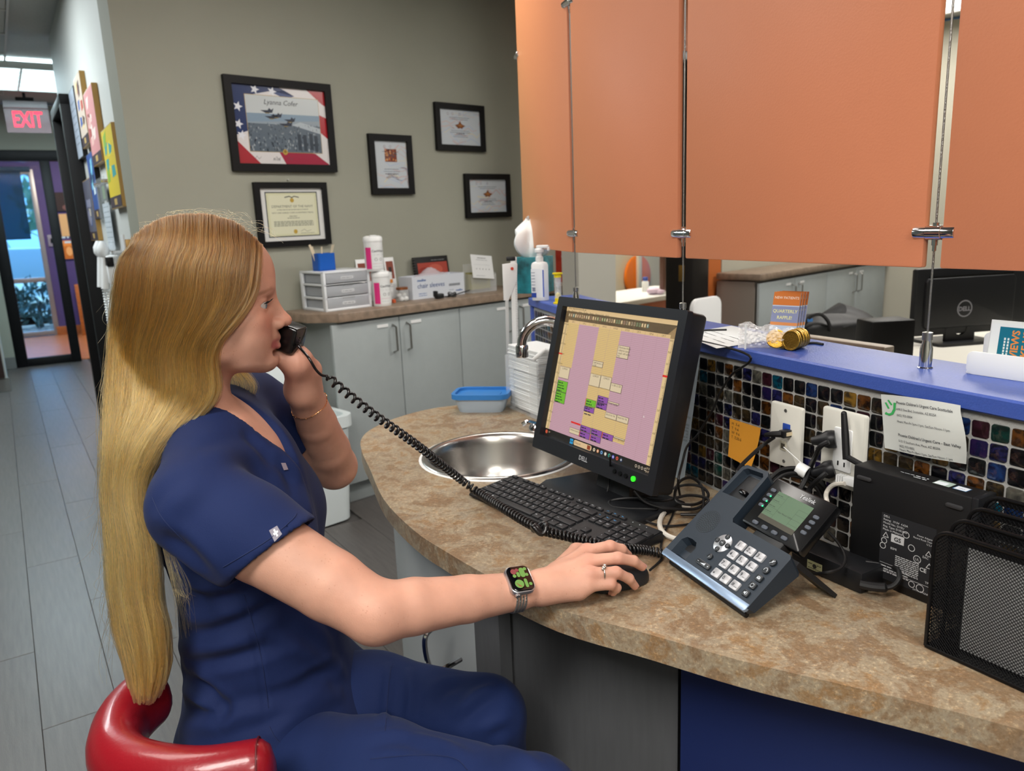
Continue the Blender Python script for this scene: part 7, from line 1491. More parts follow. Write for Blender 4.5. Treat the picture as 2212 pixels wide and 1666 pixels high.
# right hand on the mouse : palm, then finger chains located from their joints
hz = lambda x, y, z: A3(at_z(x, y, z))
M1, M2, M3, M4 = hz(1268, 1191, .789), hz(1270, 1213, .793), hz(1275, 1240, .787), hz(1268, 1266, .774)
W0 = A3(RWR)
for q, r0, r1 in ((M1, .0165, .0105), (M2, .0175, .0110), (M3, .017, .0105), (M4, .0155, .0095)): B.cone(W0 + (q - W0) * .12, q, r0, r1, .012)
B.cone(W0 + (M4 - W0) * .15 + [0, 0, -.006], M4 + [-.012, 0, -.008], .015, .012, .014); B.cone(W0 * .7 + M2 * .3 + [0, 0, -.01], W0 * .35 + M2 * .65 + [0, .004, -.010], .014, .013, .014)
FI = [M1, hz(1318, 1180, .801), hz(1343, 1187, .792), hz(1356, 1198, .778)], [M2, hz(1335, 1206, .799), hz(1368, 1212, .790), hz(1387, 1225, .775)], [M3, hz(1331, 1237, .787), hz(1358, 1250, .771), hz(1371, 1266, .754)], [M4, hz(1318, 1262, .773), hz(1331, 1270, .762), hz(1324, 1280, .752)]
for ch, rs in zip(FI, ([.0092, .0083, .0072, .0060], [.0096, .0085, .0074, .0062], [.0092, .0081, .0070, .0059], [.0088, .0076, .0068, .0056])): B.chain(ch, rs, .006, .004)
th = [W0 * .62 + M1 * .38 + np.array([.0, .012, -.006]), hz(1245, 1190, .770), hz(1290, 1180, .765), hz(1322, 1186, .760)]
B.chain(th, [.0145, .0115, .0088, .0068], .012, .004)
for q in (M1, M2, M3): B.ell(q + np.array([-.002, 0, .0025]), (.0085, .008, .0075), None, .006)
# left arm raised, hand round the handset
LEL = at_d(722, 1008, 1.42); LWR = at_d(655, 842, 1.215); LU = LSH.lerp(LEL, .5)
B.chain([A3(LSH), A3(LU), A3(LEL)], [.050, .046, .041], .02, .006); B.chain([A3(LEL), A3(LEL.lerp(LWR, .25)), A3(LEL.lerp(LWR, .6)), A3(LWR)], [.041, .0400, .0335, .0272], .010, .005)
HS0, HS1 = hd(42, 19, -61), hd(-84, 92, -8)          # handset: mouth end, ear end
hax = (HS1 - HS0) / np.linalg.norm(HS1 - HS0)
L0 = A3(LWR); PALM = A3(at_d(642, 782, 1.165)); K_ = A3(at_d(668, 800, 1.19))
hn = np.cross(hax, [0, 0, 1]); hn /= np.linalg.norm(hn)           # sideways of the handset
if hn @ A3(HL) < 0: hn = -hn
B.cone(L0, PALM, .0268, .0215, .012); B.cone(L0, K_, .025, .020, .012); B.cone(PALM, PALM + (HS0 + hax * .075 - PALM) * .55 + hn * .018, .021, .016, .016)
hup = np.cross(hn, hax); hup /= np.linalg.norm(hup)
if hup[2] < 0: hup = -hup
for i_, (t, L_) in enumerate(((.050, 1.0), (.068, 1.06), (.086, 1.0), (.103, .86))):
    c_ = HS0 + hax * t; a = c_ - hup * .030 + hn * .014; b = c_ + hn * .0305 - hup * .008; d_ = c_ + hn * .026 + hup * .018; e_ = c_ + hn * .008 + hup * .0255
    B.chain([PALM + (a - PALM) * .6, a, b, d_, e_], [.0115, .0095, .0085, .0075, .0062], .008, .004)
B.chain([PALM + hax * .01 - hn * .01, HS0 + hax * .045 - hup * .028 - hn * .012, HS0 + hax * .060 - hn * .027 - hup * .006, HS0 + hax * .078 - hn * .028 + hup * .006], [.014, .011, .009, .007], .012, .004)
# legs (inside the trousers)
RHIP, LHIP = tc(.0, -.072, -.495), tc(.0, .072, -.478); RKN = A3(at_d(1150, 1748, .93)); LKN = A3(at_d(1050, 1548, 1.20))
RAN = RKN + np.array([-.06, .03, -.44]); LAN = LKN + np.array([.0, .02, -.42])
for hp_, kn, an_ in ((RHIP, RKN, RAN), (LHIP, LKN, LAN)):
    B.chain([hp_, hp_ * .5 + kn * .5, kn], [.068, .062, .046], .03); B.chain([kn, kn * .6 + an_ * .4, an_], [.044, .044, .032], .02); B.cone(an_ + [0, 0, -.03], an_ + [.13, .0, -.045], .034, .028, .02)
parts = [B.mesh(hd(-215, -110, -190).min() * 0 + A3(HO) + [-.27, -.20, -.155], A3(HO) + [.075, .16, .16], .0021, 1),
         B.mesh([-.56, .80, .62], [-.02, 1.02, 1.02], .0034, 2), B.mesh([-.028, .86, .735], [.23, 1.09, .835], .0015, 2),
         B.mesh([-.52, 1.02, .70], [-.22, 1.50, 1.14], .003, 2), B.mesh([-.62, .80, .40], [-.22, 1.42, .90], .008, 2), B.mesh([-.24, .66, -.02], [.26, 1.32, .73], .0075, 2), B.mesh([-.56, .84, .34], [-.2, 1.34, .62], .008, 2)]
V, Q = join(parts)
# skin colour: a property of the place on the body (lips, brows, knuckles, cheeks)
base = np.array(lin('cd9a84')); C_ = np.tile(base, (len(V), 1)); loc = (V - A3(HO)) @ HB.T * 1000
def paint(w, col): 
    global C_
    w = np.clip(w, 0, 1)[:, None]; C_ = C_ * (1 - w) + np.array(lin(col)) * w
def segd(P, a, b): a = np.array(a, float); b = np.array(b, float); d = b - a; t = np.clip((P - a) @ d / (d @ d), 0, 1); return np.linalg.norm(P - a - t[:, None] * d, axis=1)
al_ = loc.copy(); al_[:, 1] = np.abs(al_[:, 1]); hm = (loc[:, 2] > -170) & (np.abs(loc[:, 1]) < 120)
rosy = np.exp(-(((al_ - [-2, 38, -28]) / [22, 20, 22]) ** 2).sum(1)); paint(rosy * .35, 'c8705c'); paint(np.exp(-(((loc - [24, 0, -26]) / [14, 12, 12]) ** 2).sum(1)) * .35, 'c8745c')
lipd = np.minimum(segd(al_, (8.4, 0, -51.5), (-3.0, 20, -57.6)) - 5.7, segd(al_, (6.4, 0, -64), (-3.0, 19, -59.2)) - 6.6); paint(np.where(hm & (loc[:, 0] > -9), np.clip(.95 - lipd * .5, 0, 1), 0) * .95, 'b4605f')
paint(np.where(hm, np.exp(-(segd(al_, (11, 0, -57.6), (-2, 21.5, -58.3)) / 1.2) ** 2), 0) * .8, '7a3a38')
bd_ = np.minimum(segd(al_, (13.5, 13, 20.5), (8, 32, 22.5)), segd(al_, (8, 32, 22.5), (-9, 50, 15))); paint(np.where(hm, np.clip(1.5 - bd_ / 2.6, 0, 1), 0) * .55, '7d5236')
paint(np.where(hm, np.exp(-(segd(al_, (2, 22, 3.6), (-2, 42, 2.2)) / 1.3) ** 2), 0) * .55, '5a3630')
for q in (M1, M2, M3): paint(np.exp(-(((V - q) / .010) ** 2).sum(1)) * .5, 'c8645a')
for ch in FI: paint(np.exp(-(((V - ch[1]) / .008) ** 2).sum(1)) * .35, 'c86a5c'); paint(np.exp(-(((V - ch[3]) / .007) ** 2).sum(1)) * .4, 'cc7060')
paint(np.exp(-(((V - PALM) / .03) ** 2).sum(1)) * .35, 'c4685a'); paint(np.exp(-(((V - A3(LEL)) / .03) ** 2).sum(1)) * .2, 'c4685a')
SKIN = mat('skin', 'd2a08c', .54, attr=True, sss=.08, vary=(28, .10), bump=(520, .10)); nt = SKIN.node_tree; N = nt.nodes; L = nt.links; b_ = N['Principled BSDF']
tcn = N.new('ShaderNodeTexCoord'); vo = N.new('ShaderNodeTexVoronoi'); vo.inputs['Scale'].default_value = 200; L.new(tcn.outputs['Object'], vo.inputs['Vector'])
nz_ = N.new('ShaderNodeTexNoise'); nz_.inputs['Scale'].default_value = 40; L.new(tcn.outputs['Object'], nz_.inputs['Vector'])
r1 = N.new('ShaderNodeMapRange'); r1.inputs[1].default_value = .10; r1.inputs[2].default_value = .22; r1.inputs[3].default_value = 1; r1.inputs[4].default_value = 0; L.new(vo.outputs['Distance'], r1.inputs[0])
r2 = N.new('ShaderNodeMapRange'); r2.inputs[1].default_value = .52; r2.inputs[2].default_value = .62; L.new(nz_.outputs['Fac'], r2.inputs[0]); mu = N.new('ShaderNodeMath'); mu.operation = 'MULTIPLY'; L.new(r1.outputs[0], mu.inputs[0]); L.new(r2.outputs[0], mu.inputs[1])
mu2 = N.new('ShaderNodeMath'); mu2.operation = 'MULTIPLY'; mu2.inputs[1].default_value = .34; L.new(mu.outputs[0], mu2.inputs[0])
old = b_.inputs['Base Color'].links[0].from_socket; mx = N.new('ShaderNodeMix'); mx.data_type = 'RGBA'; mx.inputs['B'].default_value = (*lin('9a5a40'), 1); L.new(mu2.outputs[0], mx.inputs['Factor']); L.new(old, mx.inputs['A']); L.new(mx.outputs['Result'], b_.inputs['Base Color'])
PO = Vector((MID.x, MID.y, 0)); PV = A3(PO)
person = thing('person', 'seated woman with long blonde hair in navy scrubs, holding a phone to her far ear', 'person', tuple(PO))
npobj('body', V - PV, Q, SKIN, person, C_)
# ---- eyes, lashes
EYEW = mat('eye_white', 'c6c2be', .12, coat=.6); IRIS = mat('iris_blue', '6a8494', .15, coat=1); PUP = mat('pupil', '08080a', .1, coat=1)
for s in (1, -1):
    c_ = Vector(hd(-10, 31 * s, 0)) - PO; gz = (HF - HL * .20 + Vector((0, 0, -.10))).normalized(); Me = frame(c_, z=gz, y=HU); r_ = .01205; g = G(); g.ell((0, 0, 0), r_, 24, 16, Me); e = g.obj('eyeball', EYEW, person, 60)
    g = G(); g.lathe([(.0052, .01075), (.0045, .0114), (.002, .0121), (0, .0123)], 24, Me, False); g.obj('iris', IRIS, e, 60); g = G(); g.lathe([(.0022, .01225), (.001, .01245), (0, .0125)], 16, Me, False); g.obj('pupil', PUP, e, 60)
    g = G()
    for k in range(22):
        u = k / 21; a = -1.05 + 2.05 * u; y0 = 32.0 + 10.8 * math.sin(a); f0 = 3.0 - 9.5 * (u - .38) ** 2 * 1.4; z0 = 4.3 - 3.6 * (u - .45) ** 2 * 2; ln = 7.5 + 2.5 * u
        pts = [hd(f0, y0 * s, z0), hd(f0 + ln * .55, (y0 + (u - .4) * ln * .5) * s, z0 + .6), hd(f0 + ln * .95, (y0 + (u - .4) * ln * .8) * s, z0 + ln * .45)]
        g.tube([Vector(q) - PO for q in spline(pts, 3)], [.00032 * (1 - i / 7.5) + .00004 for i in range(7)], 4)
    g.obj('eyelashes', mat('lash', '0c0908', .6), person, 60)['kind'] = 'stuff'
# ---- fingernails of the right hand
NAIL = mat('nail', 'd9a090', .22, coat=.5)
for ch, r_ in zip(FI, (.0060, .0062, .0059, .0056)):
    tip, pr_ = Vector(ch[3]), Vector(ch[2]); d_ = (tip - pr_).normalized(); up = Vector((-.25, -.35, 1)); up = (up - d_ * up.dot(d_)).normalized(); sd = d_.cross(up); c_ = tip - PO + d_ * .0015; g = G()
    g.grid(lambda u, v: c_ + d_ * (.0062 * (v - .42)) + sd * (r_ * .78 * math.sin((u - .5) * 2.0)) + up * (r_ * 1.03 * math.cos((u - .5) * 1.9) - .0008 * (v - .3) ** 2), 8, 6, thick=.0004); g.obj('fingernail', NAIL, person, 60)
# ---- scrub top
FAB = mat('scrub_navy', '142450', .8, sheen=.03, spec=.3, vary=(5, .05), bump=(700, .12)); FAB2 = mat('scrub_trousers', '132552', .8, sheen=.03, spec=.3, vary=(5, .05), bump=(700, .12))
S = Field(); e6 = .007
S.cone(NECKB + np.array([-.004, 0, -.01]), tc(-.01, 0, -.055), .066, .088, .03)
for s, S_ in ((-1, RSH), (1, LSH)): S.cone(tc(-.015, s * .05, .012), A3(S_) + np.array([0, 0, .002]), .052, .056, .03)
S.ell(tc(.002, 0, -.13), (.112, .150, .17), TR_, .04); S.ell(tc(.055, -.062, -.150), (.070, .068, .080), TR_, .035); S.ell(tc(.055, .062, -.150), (.070, .068, .080), TR_, .035)
S.ell(tc(.020, 0, -.33), (.124, .142, .17), TR_, .05); S.ell(tc(.025, 0, -.46), (.138, .164, .125), TR_, .05); S.cone(tc(.03, -.06, -.49), tc(.085, -.078, -.55), .132, .128, .03); S.cone(tc(.03, .06, -.49), tc(.085, .078, -.55), .132, .128, .03)
S.ell(tc(-.055, -.02, -.50), (.075, .11, .06), TR_, .03)
# sleeves
sl_e = A3(RSH.lerp(REL, .47)); sl_d = (A3(REL) - A3(RSH)); sl_d /= np.linalg.norm(sl_d); S.chain([A3(RSH) + [0, 0, .0], A3(RSH.lerp(REL, .25)), sl_e + sl_d * .06], [.062, .063, .063], .028)
sl2 = A3(LSH.lerp(LEL, .52)); sl2d = A3(LEL) - A3(LSH); sl2d /= np.linalg.norm(sl2d); S.chain([A3(LSH), A3(LSH.lerp(LEL, .28)), sl2 + sl2d * .05], [.058, .059, .060], .028)
# neck opening: a V towards the front
vn = Field()
def top_post(F, lo, h):
    n = F.shape; ax = [np.arange(n[i]) * h + lo[i] for i in range(3)]; X = np.stack(np.meshgrid(*ax, indexing='ij'), -1).astype(np.float32)
    def cut(d, k=.004):
        nonlocal F
        hh = np.maximum(k - np.abs(F - d), 0) / k; F = np.maximum(F, d) + hh * hh * k * .25
    # right sleeve end, cut square to its seam; left too. only near the arm
    for S0, E_, dd, tilt in ((A3(RSH), A3(RSH.lerp(REL, .425)), A3(CR * .62 + CD * .78 + FW * -.06), 0), (A3(LSH), sl2, sl2d, 0)):
        dd = dd / np.linalg.norm(dd); t = (X - E_.astype(np.float32)) @ dd.astype(np.float32); rel = X - E_.astype(np.float32); axd = (sl_d if S0 is not None and E_ is not sl2 else sl2d).astype(np.float32); ta = rel @ axd; rad = np.linalg.norm(rel - ta[..., None] * axd, axis=-1)
        cut(np.where(rad < .10, t, -1).astype(np.float32), .003)
        # hollow mouth of the sleeve
        inner = np.maximum(rad - (.0565 if E_ is not sl2 else .053), -t - .04); F = np.maximum(F, np.where(rad < .10, -inner, -1))
    # neckline
    nb_ = hd(-118, 0, -150); Y = (X - A3(nb_).astype(np.float32)); f = Y @ A3(TF).astype(np.float32); y = Y @ A3(TL).astype(np.float32); z = Y[..., 2]
    ring_ = np.sqrt((f / .059) ** 2 + (y / .055) ** 2) - 1; F = np.maximum(F, np.where(z > -.055 + .0 * f, -ring_ * .06, -1))
    vee = np.abs(y + .004) - (.030 + (z + .02) * .31); inV = (f > .0) & (z > -.12); F = np.maximum(F, np.where(inV, np.minimum(-vee * .8, z + .13), -1))
    return F.astype(np.float32)
V, Q = S.mesh([-.66, .80, .36], [-.10, 1.50, 1.12], .0042, 2, top_post)
hemz = .455
# hem: keep what lies above a sloping hem with a side slit
cen = V[Q].mean(1); px_ = (cen - A3(CP)) @ A3(CR) / ((cen - A3(CP)) @ A3(FW)) * F_PX + IW / 2
Q = Q[cen[:, 2] > .44]
use = np.unique(Q); mp_ = np.full(len(V), -1); mp_[use] = np.arange(len(use)); V = V[use]; Q = mp_[Q]
def fold(V, Q, polys, default=None):
    """push ridges (amp>0) or creases (amp<0) along measured lines that are dropped onto the surface along their sight line"""
    bv = BVHTree.FromPolygons([tuple(v) for v in V], [tuple(q) for q in Q]); nn = normals(V, Q); dsp = np.zeros(len(V))
    for pts, amp, wd in polys:
        hit = []
        for x, y in [tuple(p)[:2] for p in spline([(a, b, 0) for a, b in pts], 6)]:
            r_ = bv.ray_cast(CP, ray(x, y).normalized())
            if r_[0] is not None: hit.append(A3(r_[0]))
        if len(hit) < 2: continue
        best = np.full(len(V), 9.); tt = np.zeros(len(V)); k = len(hit) - 1; lo_, hi_ = np.min(hit, 0) - 3 * wd, np.max(hit, 0) + 3 * wd; m_ = ((V > lo_) & (V < hi_)).all(1); P_ = V[m_]
        if not m_.any(): continue
        bb = np.full(len(P_), 9.); tb = np.zeros(len(P_))
        for i in range(k):
            a, b = hit[i], hit[i + 1]; d = b - a; L2 = d @ d
            if L2 < 1e-12 or L2 > .0025: continue
            t = np.clip((P_ - a) @ d / L2, 0, 1); q = np.linalg.norm(P_ - a - t[:, None] * d, axis=1); u = q < bb; bb[u] = q[u]; tb[u] = (i + t[u]) / k
        x = bb / wd; prof = np.exp(-x * x) - .45 * np.exp(-((x - 1.7) / .8) ** 2); dsp[m_] += amp * prof * np.sin(np.pi * np.clip(tb * .9 + .05, 0, 1)) ** .6
    return V + nn * dsp[:, None]
FOLDS = [([(560, 955), (610, 985), (640, 1040), (655, 1090)], .006, .012), ([(600, 985), (650, 1040), (672, 1110)], .006, .011), ([(535, 940), (570, 985), (590, 1010)], -.004, .010), ([(460, 985), (520, 975), (580, 1000), (612, 1050)], .004, .014),
    ([(350, 1160), (400, 1190), (450, 1240)], -.007, .014), ([(330, 1190), (400, 1240), (470, 1290)], .006, .014), ([(520, 1290), (545, 1360), (560, 1440), (575, 1540)], -.0022, .005),
    ([(375, 1330), (440, 1340), (520, 1310), (590, 1275)], .006, .012), ([(380, 1400), (460, 1395), (540, 1370), (610, 1330)], .007, .013), ([(370, 1440), (430, 1480), (480, 1530), (470, 1545)], -.008, .012), ([(360, 1480), (420, 1505), (470, 1525)], .008, .012), ([(390, 1570), (480, 1560), (580, 1525), (700, 1480)], .006, .013),
    ([(560, 1520), (640, 1490), (720, 1440)], -.006, .011), ([(590, 1580), (660, 1530), (730, 1500)], .006, .012), ([(640, 1330), (690, 1370), (720, 1420)], .004, .012), ([(400, 1300), (460, 1290), (520, 1300)], -.005, .012), ([(430, 1050), (380, 1090), (350, 1140)], .004, .014), ([(690, 1180), (700, 1250), (720, 1330)], .004, .012), ([(600, 1380), (680, 1420), (740, 1450)], .005, .012), ([(410, 1440), (520, 1420), (620, 1390)], -.005, .010)]
V = fold(V, Q, FOLDS)
top_ = npobj('scrub_top', V - PV, Q, FAB, person)
TOPBV = BVHTree.FromPolygons([tuple(v) for v in V], [tuple(q) for q in Q])
def onto(bv, x, y, lift=.001, dflt=1.0):
    r_ = bv.ray_cast(CP, ray(x, y).normalized()); return (r_[0] + r_[1] * lift * (1 if r_[1].dot(ray(x, y)) < 0 else -1), r_[1]) if r_[0] is not None else (at_d(x, y, dflt), Vector((0, -1, 0)))
def seam(pts, name, m_, r_=.0007, lift=.0005, bv=None, parent=None): g = G(); g.tube([onto(bv or TOPBV, x, y, lift)[0] - PO for x, y in [tuple(p)[:2] for p in spline([(a, b, 0) for a, b in pts], 5)]], r_, 5); return g.obj(name, m_, parent or top_, 60)
ST = mat('stitch_navy', '15244e', .8)
seam([(482, 1225), (520, 1203), (580, 1166), (630, 1124), (640, 1110)], 'sleeve_stitching', ST); seam([(528, 1285), (552, 1370), (568, 1440), (580, 1530)], 'side_seam', ST); seam([(592, 1662), (640, 1630), (700, 1592), (742, 1562)], 'hem_stitching', ST); seam([(582, 1570), (600, 1600), (640, 1628)], 'slit_edge', ST); seam([(330, 1075), (352, 1120), (400, 1170)], 'sleeve_seam', ST)
# woven tag with a white cross on the sleeve, small tag on the chest
def cloth_tag(name, quad, col, cross):
    C4 = [onto(TOPBV, x, y, .0016)[0] - PO for x, y in quad]; g = G(); g.grid(lambda u, v: bil(C4, u, v), 2, 2, thick=.0006); t = g.obj(name, mat(name, col, .6), top_, 60)
    nn = (C4[1] - C4[0]).cross(C4[3] - C4[0]).normalized(); nn = nn if nn.dot(CP - PO - C4[0]) > 0 else -nn
    if cross:
        p = P2(); p.rect(.40, .15, .2, .7, 'e6e6ea', 0); p.rect(.22, .40, .56, .2, 'e6e6ea', 0); p.obj('cross_mark', PRINT, t, warp=lambda x, y, z: bil(C4, x, y) + nn * .0008)
cloth_tag('sleeve_tag', [(593, 1170), (609, 1155), (598, 1137), (581, 1147)], '8a8794', True); cloth_tag('chest_tag', [(612, 1016), (622, 1014), (616, 1000), (606, 1000)], '8a7f8a', False)
# ---- trousers
T = Field()
for hp_, kn, an_ in ((RHIP, RKN, RAN), (LHIP, LKN, LAN)):
    T.chain([hp_, hp_ * .5 + kn * .5, kn], [.074, .074, .060], .03); T.chain([kn, kn * .5 + an_ * .5, an_ + [0, 0, .05]], [.060, .066, .058], .02)
T.ell(tc(.0, 0, -.49), (.115, .155, .085), TR_, .05)
V, Q = T.mesh([-.66, .66, .02], [.14, 1.36, .66], .0062, 2)
V = fold(V, Q, [([(840, 1440), (836, 1500), (828, 1560)], .005, .008), ([(885, 1450), (888, 1500), (880, 1560)], .005, .008), ([(940, 1520), (960, 1490), (1000, 1480)], -.005, .010), ([(1000, 1560), (1050, 1520), (1085, 1500)], -.005, .010), ([(990, 1540), (1030, 1500), (1060, 1490)], .005, .01), ([(800, 1610), (860, 1600), (960, 1620)], -.004, .010), ([(900, 1595), (960, 1610), (1010, 1640)], .005, .01), ([(1040, 1580), (1070, 1560), (1100, 1550)], .005, .01), ([(1080, 1610), (1120, 1630), (1160, 1660)], .004, .012)])
tro = npobj('scrub_trousers', V - PV, Q, FAB2, person); TBV = BVHTree.FromPolygons([tuple(v) for v in V], [tuple(q) for q in Q])
seam([(845, 1440), (838, 1500), (832, 1580)], 'thigh_stitching', ST, bv=TBV, parent=tro); seam([(800, 1640), (900, 1632), (980, 1638), (1010, 1664)], 'pocket_stitching', ST, bv=TBV, parent=tro)
# shoes
for an_ in (RAN, LAN): g = G(); c_ = Vector(an_) - PO; g.ell((c_.x + .05, c_.y, .04), (.125, .045, .04), 20, 12); g.obj('shoe', mat('shoe_black', '1a1a1e', .5), person, 60)
# ---- wristwatch, ring, bracelet, necklace
wc_ = A3(at_d(1122, 1256, 1.0)); wt_ = RWR.lerp(REL, .155); ax_ = (RWR - REL).normalized(); wcen = RWR.lerp(REL, .150)
fc1 = at_pl(1121, 1256, wcen + Vector((0, -.012, .017)), Vector((-.25, -.75, .6))); zw = (fc1 - wcen); zw = (zw - ax_ * zw.dot(ax_)).normalized()
Mw_ = frame(wcen + zw * .0245 - PO, x=ax_, z=zw)
ALU = mat('watch_silver', 'c4c4c8', .3, .9); g = G(); g.prism(rrect(.036, .041, .009, 6), -.003, .0065, Mw_, (.002, .003)); ww = g.obj('wristwatch', ALU, person, 40)
g = G(); g.prism(rrect(.033, .038, .008, 6), .006, .0082, Mw_, .0014); g.obj('watch_glass', mat('watch_glass', '070709', .06, coat=1), ww, 40); g = G(); g.cyl(Mw_ @ Vector((-.010, -.0200, .002)), Mw_ @ Vector((-.010, -.0235, .002)), .0034, 14); g.obj('watch_crown', ALU, ww)
p = P2(); GR, RD = '7fae52', 'a04a4a'
p.disc(-.007, .0105, .0042, RD, 0, 16); p.disc(-.0015, .0125, .0026, RD, 0, 14); p.poly(rrect(.0075, .0145, .0035, 4, (.005, .008)), GR, 0); p.disc(.0105, .013, .0024, GR, 0, 14); p.disc(.0105, .004, .0024, GR, 0, 14); p.poly(rrect(.0045, .0078, .002, 4, (-.0015, .0055)), GR, 0); p.disc(-.0075, .004, .0026, GR, 0, 14); p.disc(-.0045, -.0085, .0064, GR, 0, 22); p.poly(rrect(.0045, .0135, .0022, 4, (.0055, -.0085)), GR, 0); p.disc(.0112, -.0105, .0024, GR, 0, 14); p.poly([(-.009, -.006), (-.006, -.0125), (-.001, -.0135)], 'a06a3a', 1)
p.obj('watch_display', SCREEN, ww, Mw_ @ Matrix.Rotation(-PI / 2 * 0, 4, 'Z') @ Matrix.Translation((0, 0, .0084)))
# link bracelet round the wrist
rb_ = .0262; LK = mat('link_steel', 'a9a6a2', .3, .9); gl = G(); gl.box((0, 0, 0), (.0034, .0062, .0022), None, .0007, 1); lk0 = None; k = 0
for a in np.arange(.80, 2 * PI - .80, .155):
    for j in range(4):
        ph_ = a + (j % 2) * .077; y_ = rb_ * 1.02 * math.sin(ph_); z_ = rb_ * .98 * math.cos(ph_); Ml = frame(wcen - PO, x=ax_, z=zw) @ TRS(((j - 1.5) * .0043, y_, z_ - .001), (-ph_, 0, 0))
        if lk0 is None: lk0 = gl.obj('bracelet_link', LK, ww, 40); o = lk0
        else: o = lk0.copy(); COL.objects.link(o); o.parent = ww
        o.matrix_local = Ml
rgc = Vector(FI[2][0] * .48 + FI[2][1] * .52) - PO; rd_ = Vector(FI[2][1] - FI[2][0]).normalized(); Mr = frame(rgc, z=rd_, y=Vector((0, 0, 1))); SLV = mat('ring_silver', 'd0ccc6', .2, 1); g = G()
g.tube([Mr @ Vector((.0096 * math.cos(a), .0096 * math.sin(a), 0)) for a in np.linspace(0, 2 * PI, 28, endpoint=False)], .0013, 8, closed=True); rg = g.obj('ring', SLV, person, 60)
g = G(); g.ell(tuple(Mr @ Vector((-.0035, .0100, 0))), (.0034, .0034, .0028), 14, 8); g.ell(tuple(Mr @ Vector((.0015, .0105, .002))), .0026, 12, 8); g.ell(tuple(Mr @ Vector((-.006, .0088, -.002))), .0022, 12, 8); g.obj('ring_setting', SLV, rg, 60)
GLD = mat('rose_gold', 'd09a6a', .25, 1); BBV = BVHTree.FromObject(bpy.data.objects['body'], bpy.context.evaluated_depsgraph_get()) if False else None
la = (LEL - LWR).normalized(); bc_ = LWR.lerp(LEL, .17); Mb_ = frame(bc_ - PO, z=(la + Vector((.25, -.15, -.1))).normalized(), x=Vector((1, 0, 0))); g = G(); rr_ = .0315
P_ = [Mb_ @ Vector((rr_ * math.cos(a), rr_ * math.sin(a), .001 * math.sin(5 * a))) for a in np.linspace(0, 2 * PI, 60, endpoint=False)]; g.tube(P_, .0006, 5, closed=True)
for q in P_[::3]: g.ell(tuple(q), .0011, 8, 6)
g.obj('chain_bracelet', GLD, person, 60)
nkc = Vector(hd(-116, 0, -162)) - PO; g = G(); P_ = []
for a in np.linspace(-2.6, 2.6, 40): P_.append(nkc + TF * (.062 * math.cos(a) + .012 * max(0, math.cos(a))) + TL * (.060 * math.sin(a)) + Vector((0, 0, -.035 * max(0, math.cos(a)) ** 1.5 + .012)))
g.tube(P_, .0011, 6)
for q in P_[::1]: g.ell(tuple(q), .0017, 8, 6)
g.obj('chain_necklace', GLD, person, 60)
# ================================================================ HANDSET AND COILED CORD
hm_ = Vector((HS0 + HS1) / 2); hM = frame(Vector(HS0), x=Vector(hax), y=Vector(hup))
hs = thing('phone_handset', 'black telephone handset held at her mouth, coiled cord trailing to the desk phone', 'handset', M=hM)   # x towards the ear, y up, z towards the far side
Lh = float(np.linalg.norm(HS1 - HS0)); g = G(); prof = [(-.0035, .0185, .0155), (-.002, .0205, .0175), (.004, .0215, .0185), (.028, .021, .018), (.040, .015, .0145), (.055, .0115, .012), (Lh - .055, .0115, .012), (Lh - .04, .015, .0145), (Lh - .026, .021, .018), (Lh + .004, .0215, .018), (Lh + .010, .017, .014)]
# each section a rounded rectangle in the plane across the handset; the two ends bulge towards the face
vs = []; fs = []; nsec = 24
for x, hh, ww_ in prof:
    bul = .010 if (x < .035 or x > Lh - .035) else .0
    for (a, b) in rrect(2 * hh, 2 * ww_, .0045, 5)[:nsec]: vs.append((x, a, b - bul * .6))
for i in range(len(prof) - 1):
    for j in range(nsec): fs.append((i * nsec + j, i * nsec + (j + 1) % nsec, (i + 1) * nsec + (j + 1) % nsec, (i + 1) * nsec + j))
fs += [tuple(reversed(range(nsec))), tuple((len(prof) - 1) * nsec + j for j in range(nsec))]
g.add(vs, fs); g.obj('handset_shell', mat('handset_black', '0d0e10', .25, coat=.3), hs, 35)
g = G(); 
for k in range(4): g.box((-.0042, -.004 + k * .0032, -.012 + k * .001), (.0006, .0016, .0022))
g.obj('microphone_slots', mat('slot_black', '020203', .6), hs, 0)
c0 = at_d(653, 757, 1.135); hi_ = hM.inverted()
lead = [c0 + Vector((-.006, .004, .006)), c0, at_d(668, 775, 1.12), at_d(682, 798, 1.125), at_d(694, 810, 1.13), at_d(704, 812, 1.135)]
K1 = at_z(1012, 1049, DZ + .040); cpath = [at_d(704, 812, 1.135), at_d(800, 890, 1.20), at_d(905, 965, 1.30), K1, at_z(1090, 1100, DZ + .036), at_z(1165, 1143, DZ + .034), at_z(1230, 1160, DZ + .034), at_z(1300, 1178, DZ + .034), at_z(1360, 1186, DZ + .026), at_z(1400, 1190, DZ + .014), at_z(1432, 1196, DZ + .012)]
S_ = spline(cpath, 60); ln = [0]
for a, b in zip(S_[:-1], S_[1:]): ln.append(ln[-1] + (b - a).length)
ln = np.array(ln); ph_ = 0; pts = []; tot = ln[-1]; up = Vector((.3, -.5, .8)); sK = ln[3 * 60]
n_s = int(tot / .00055); prev = None
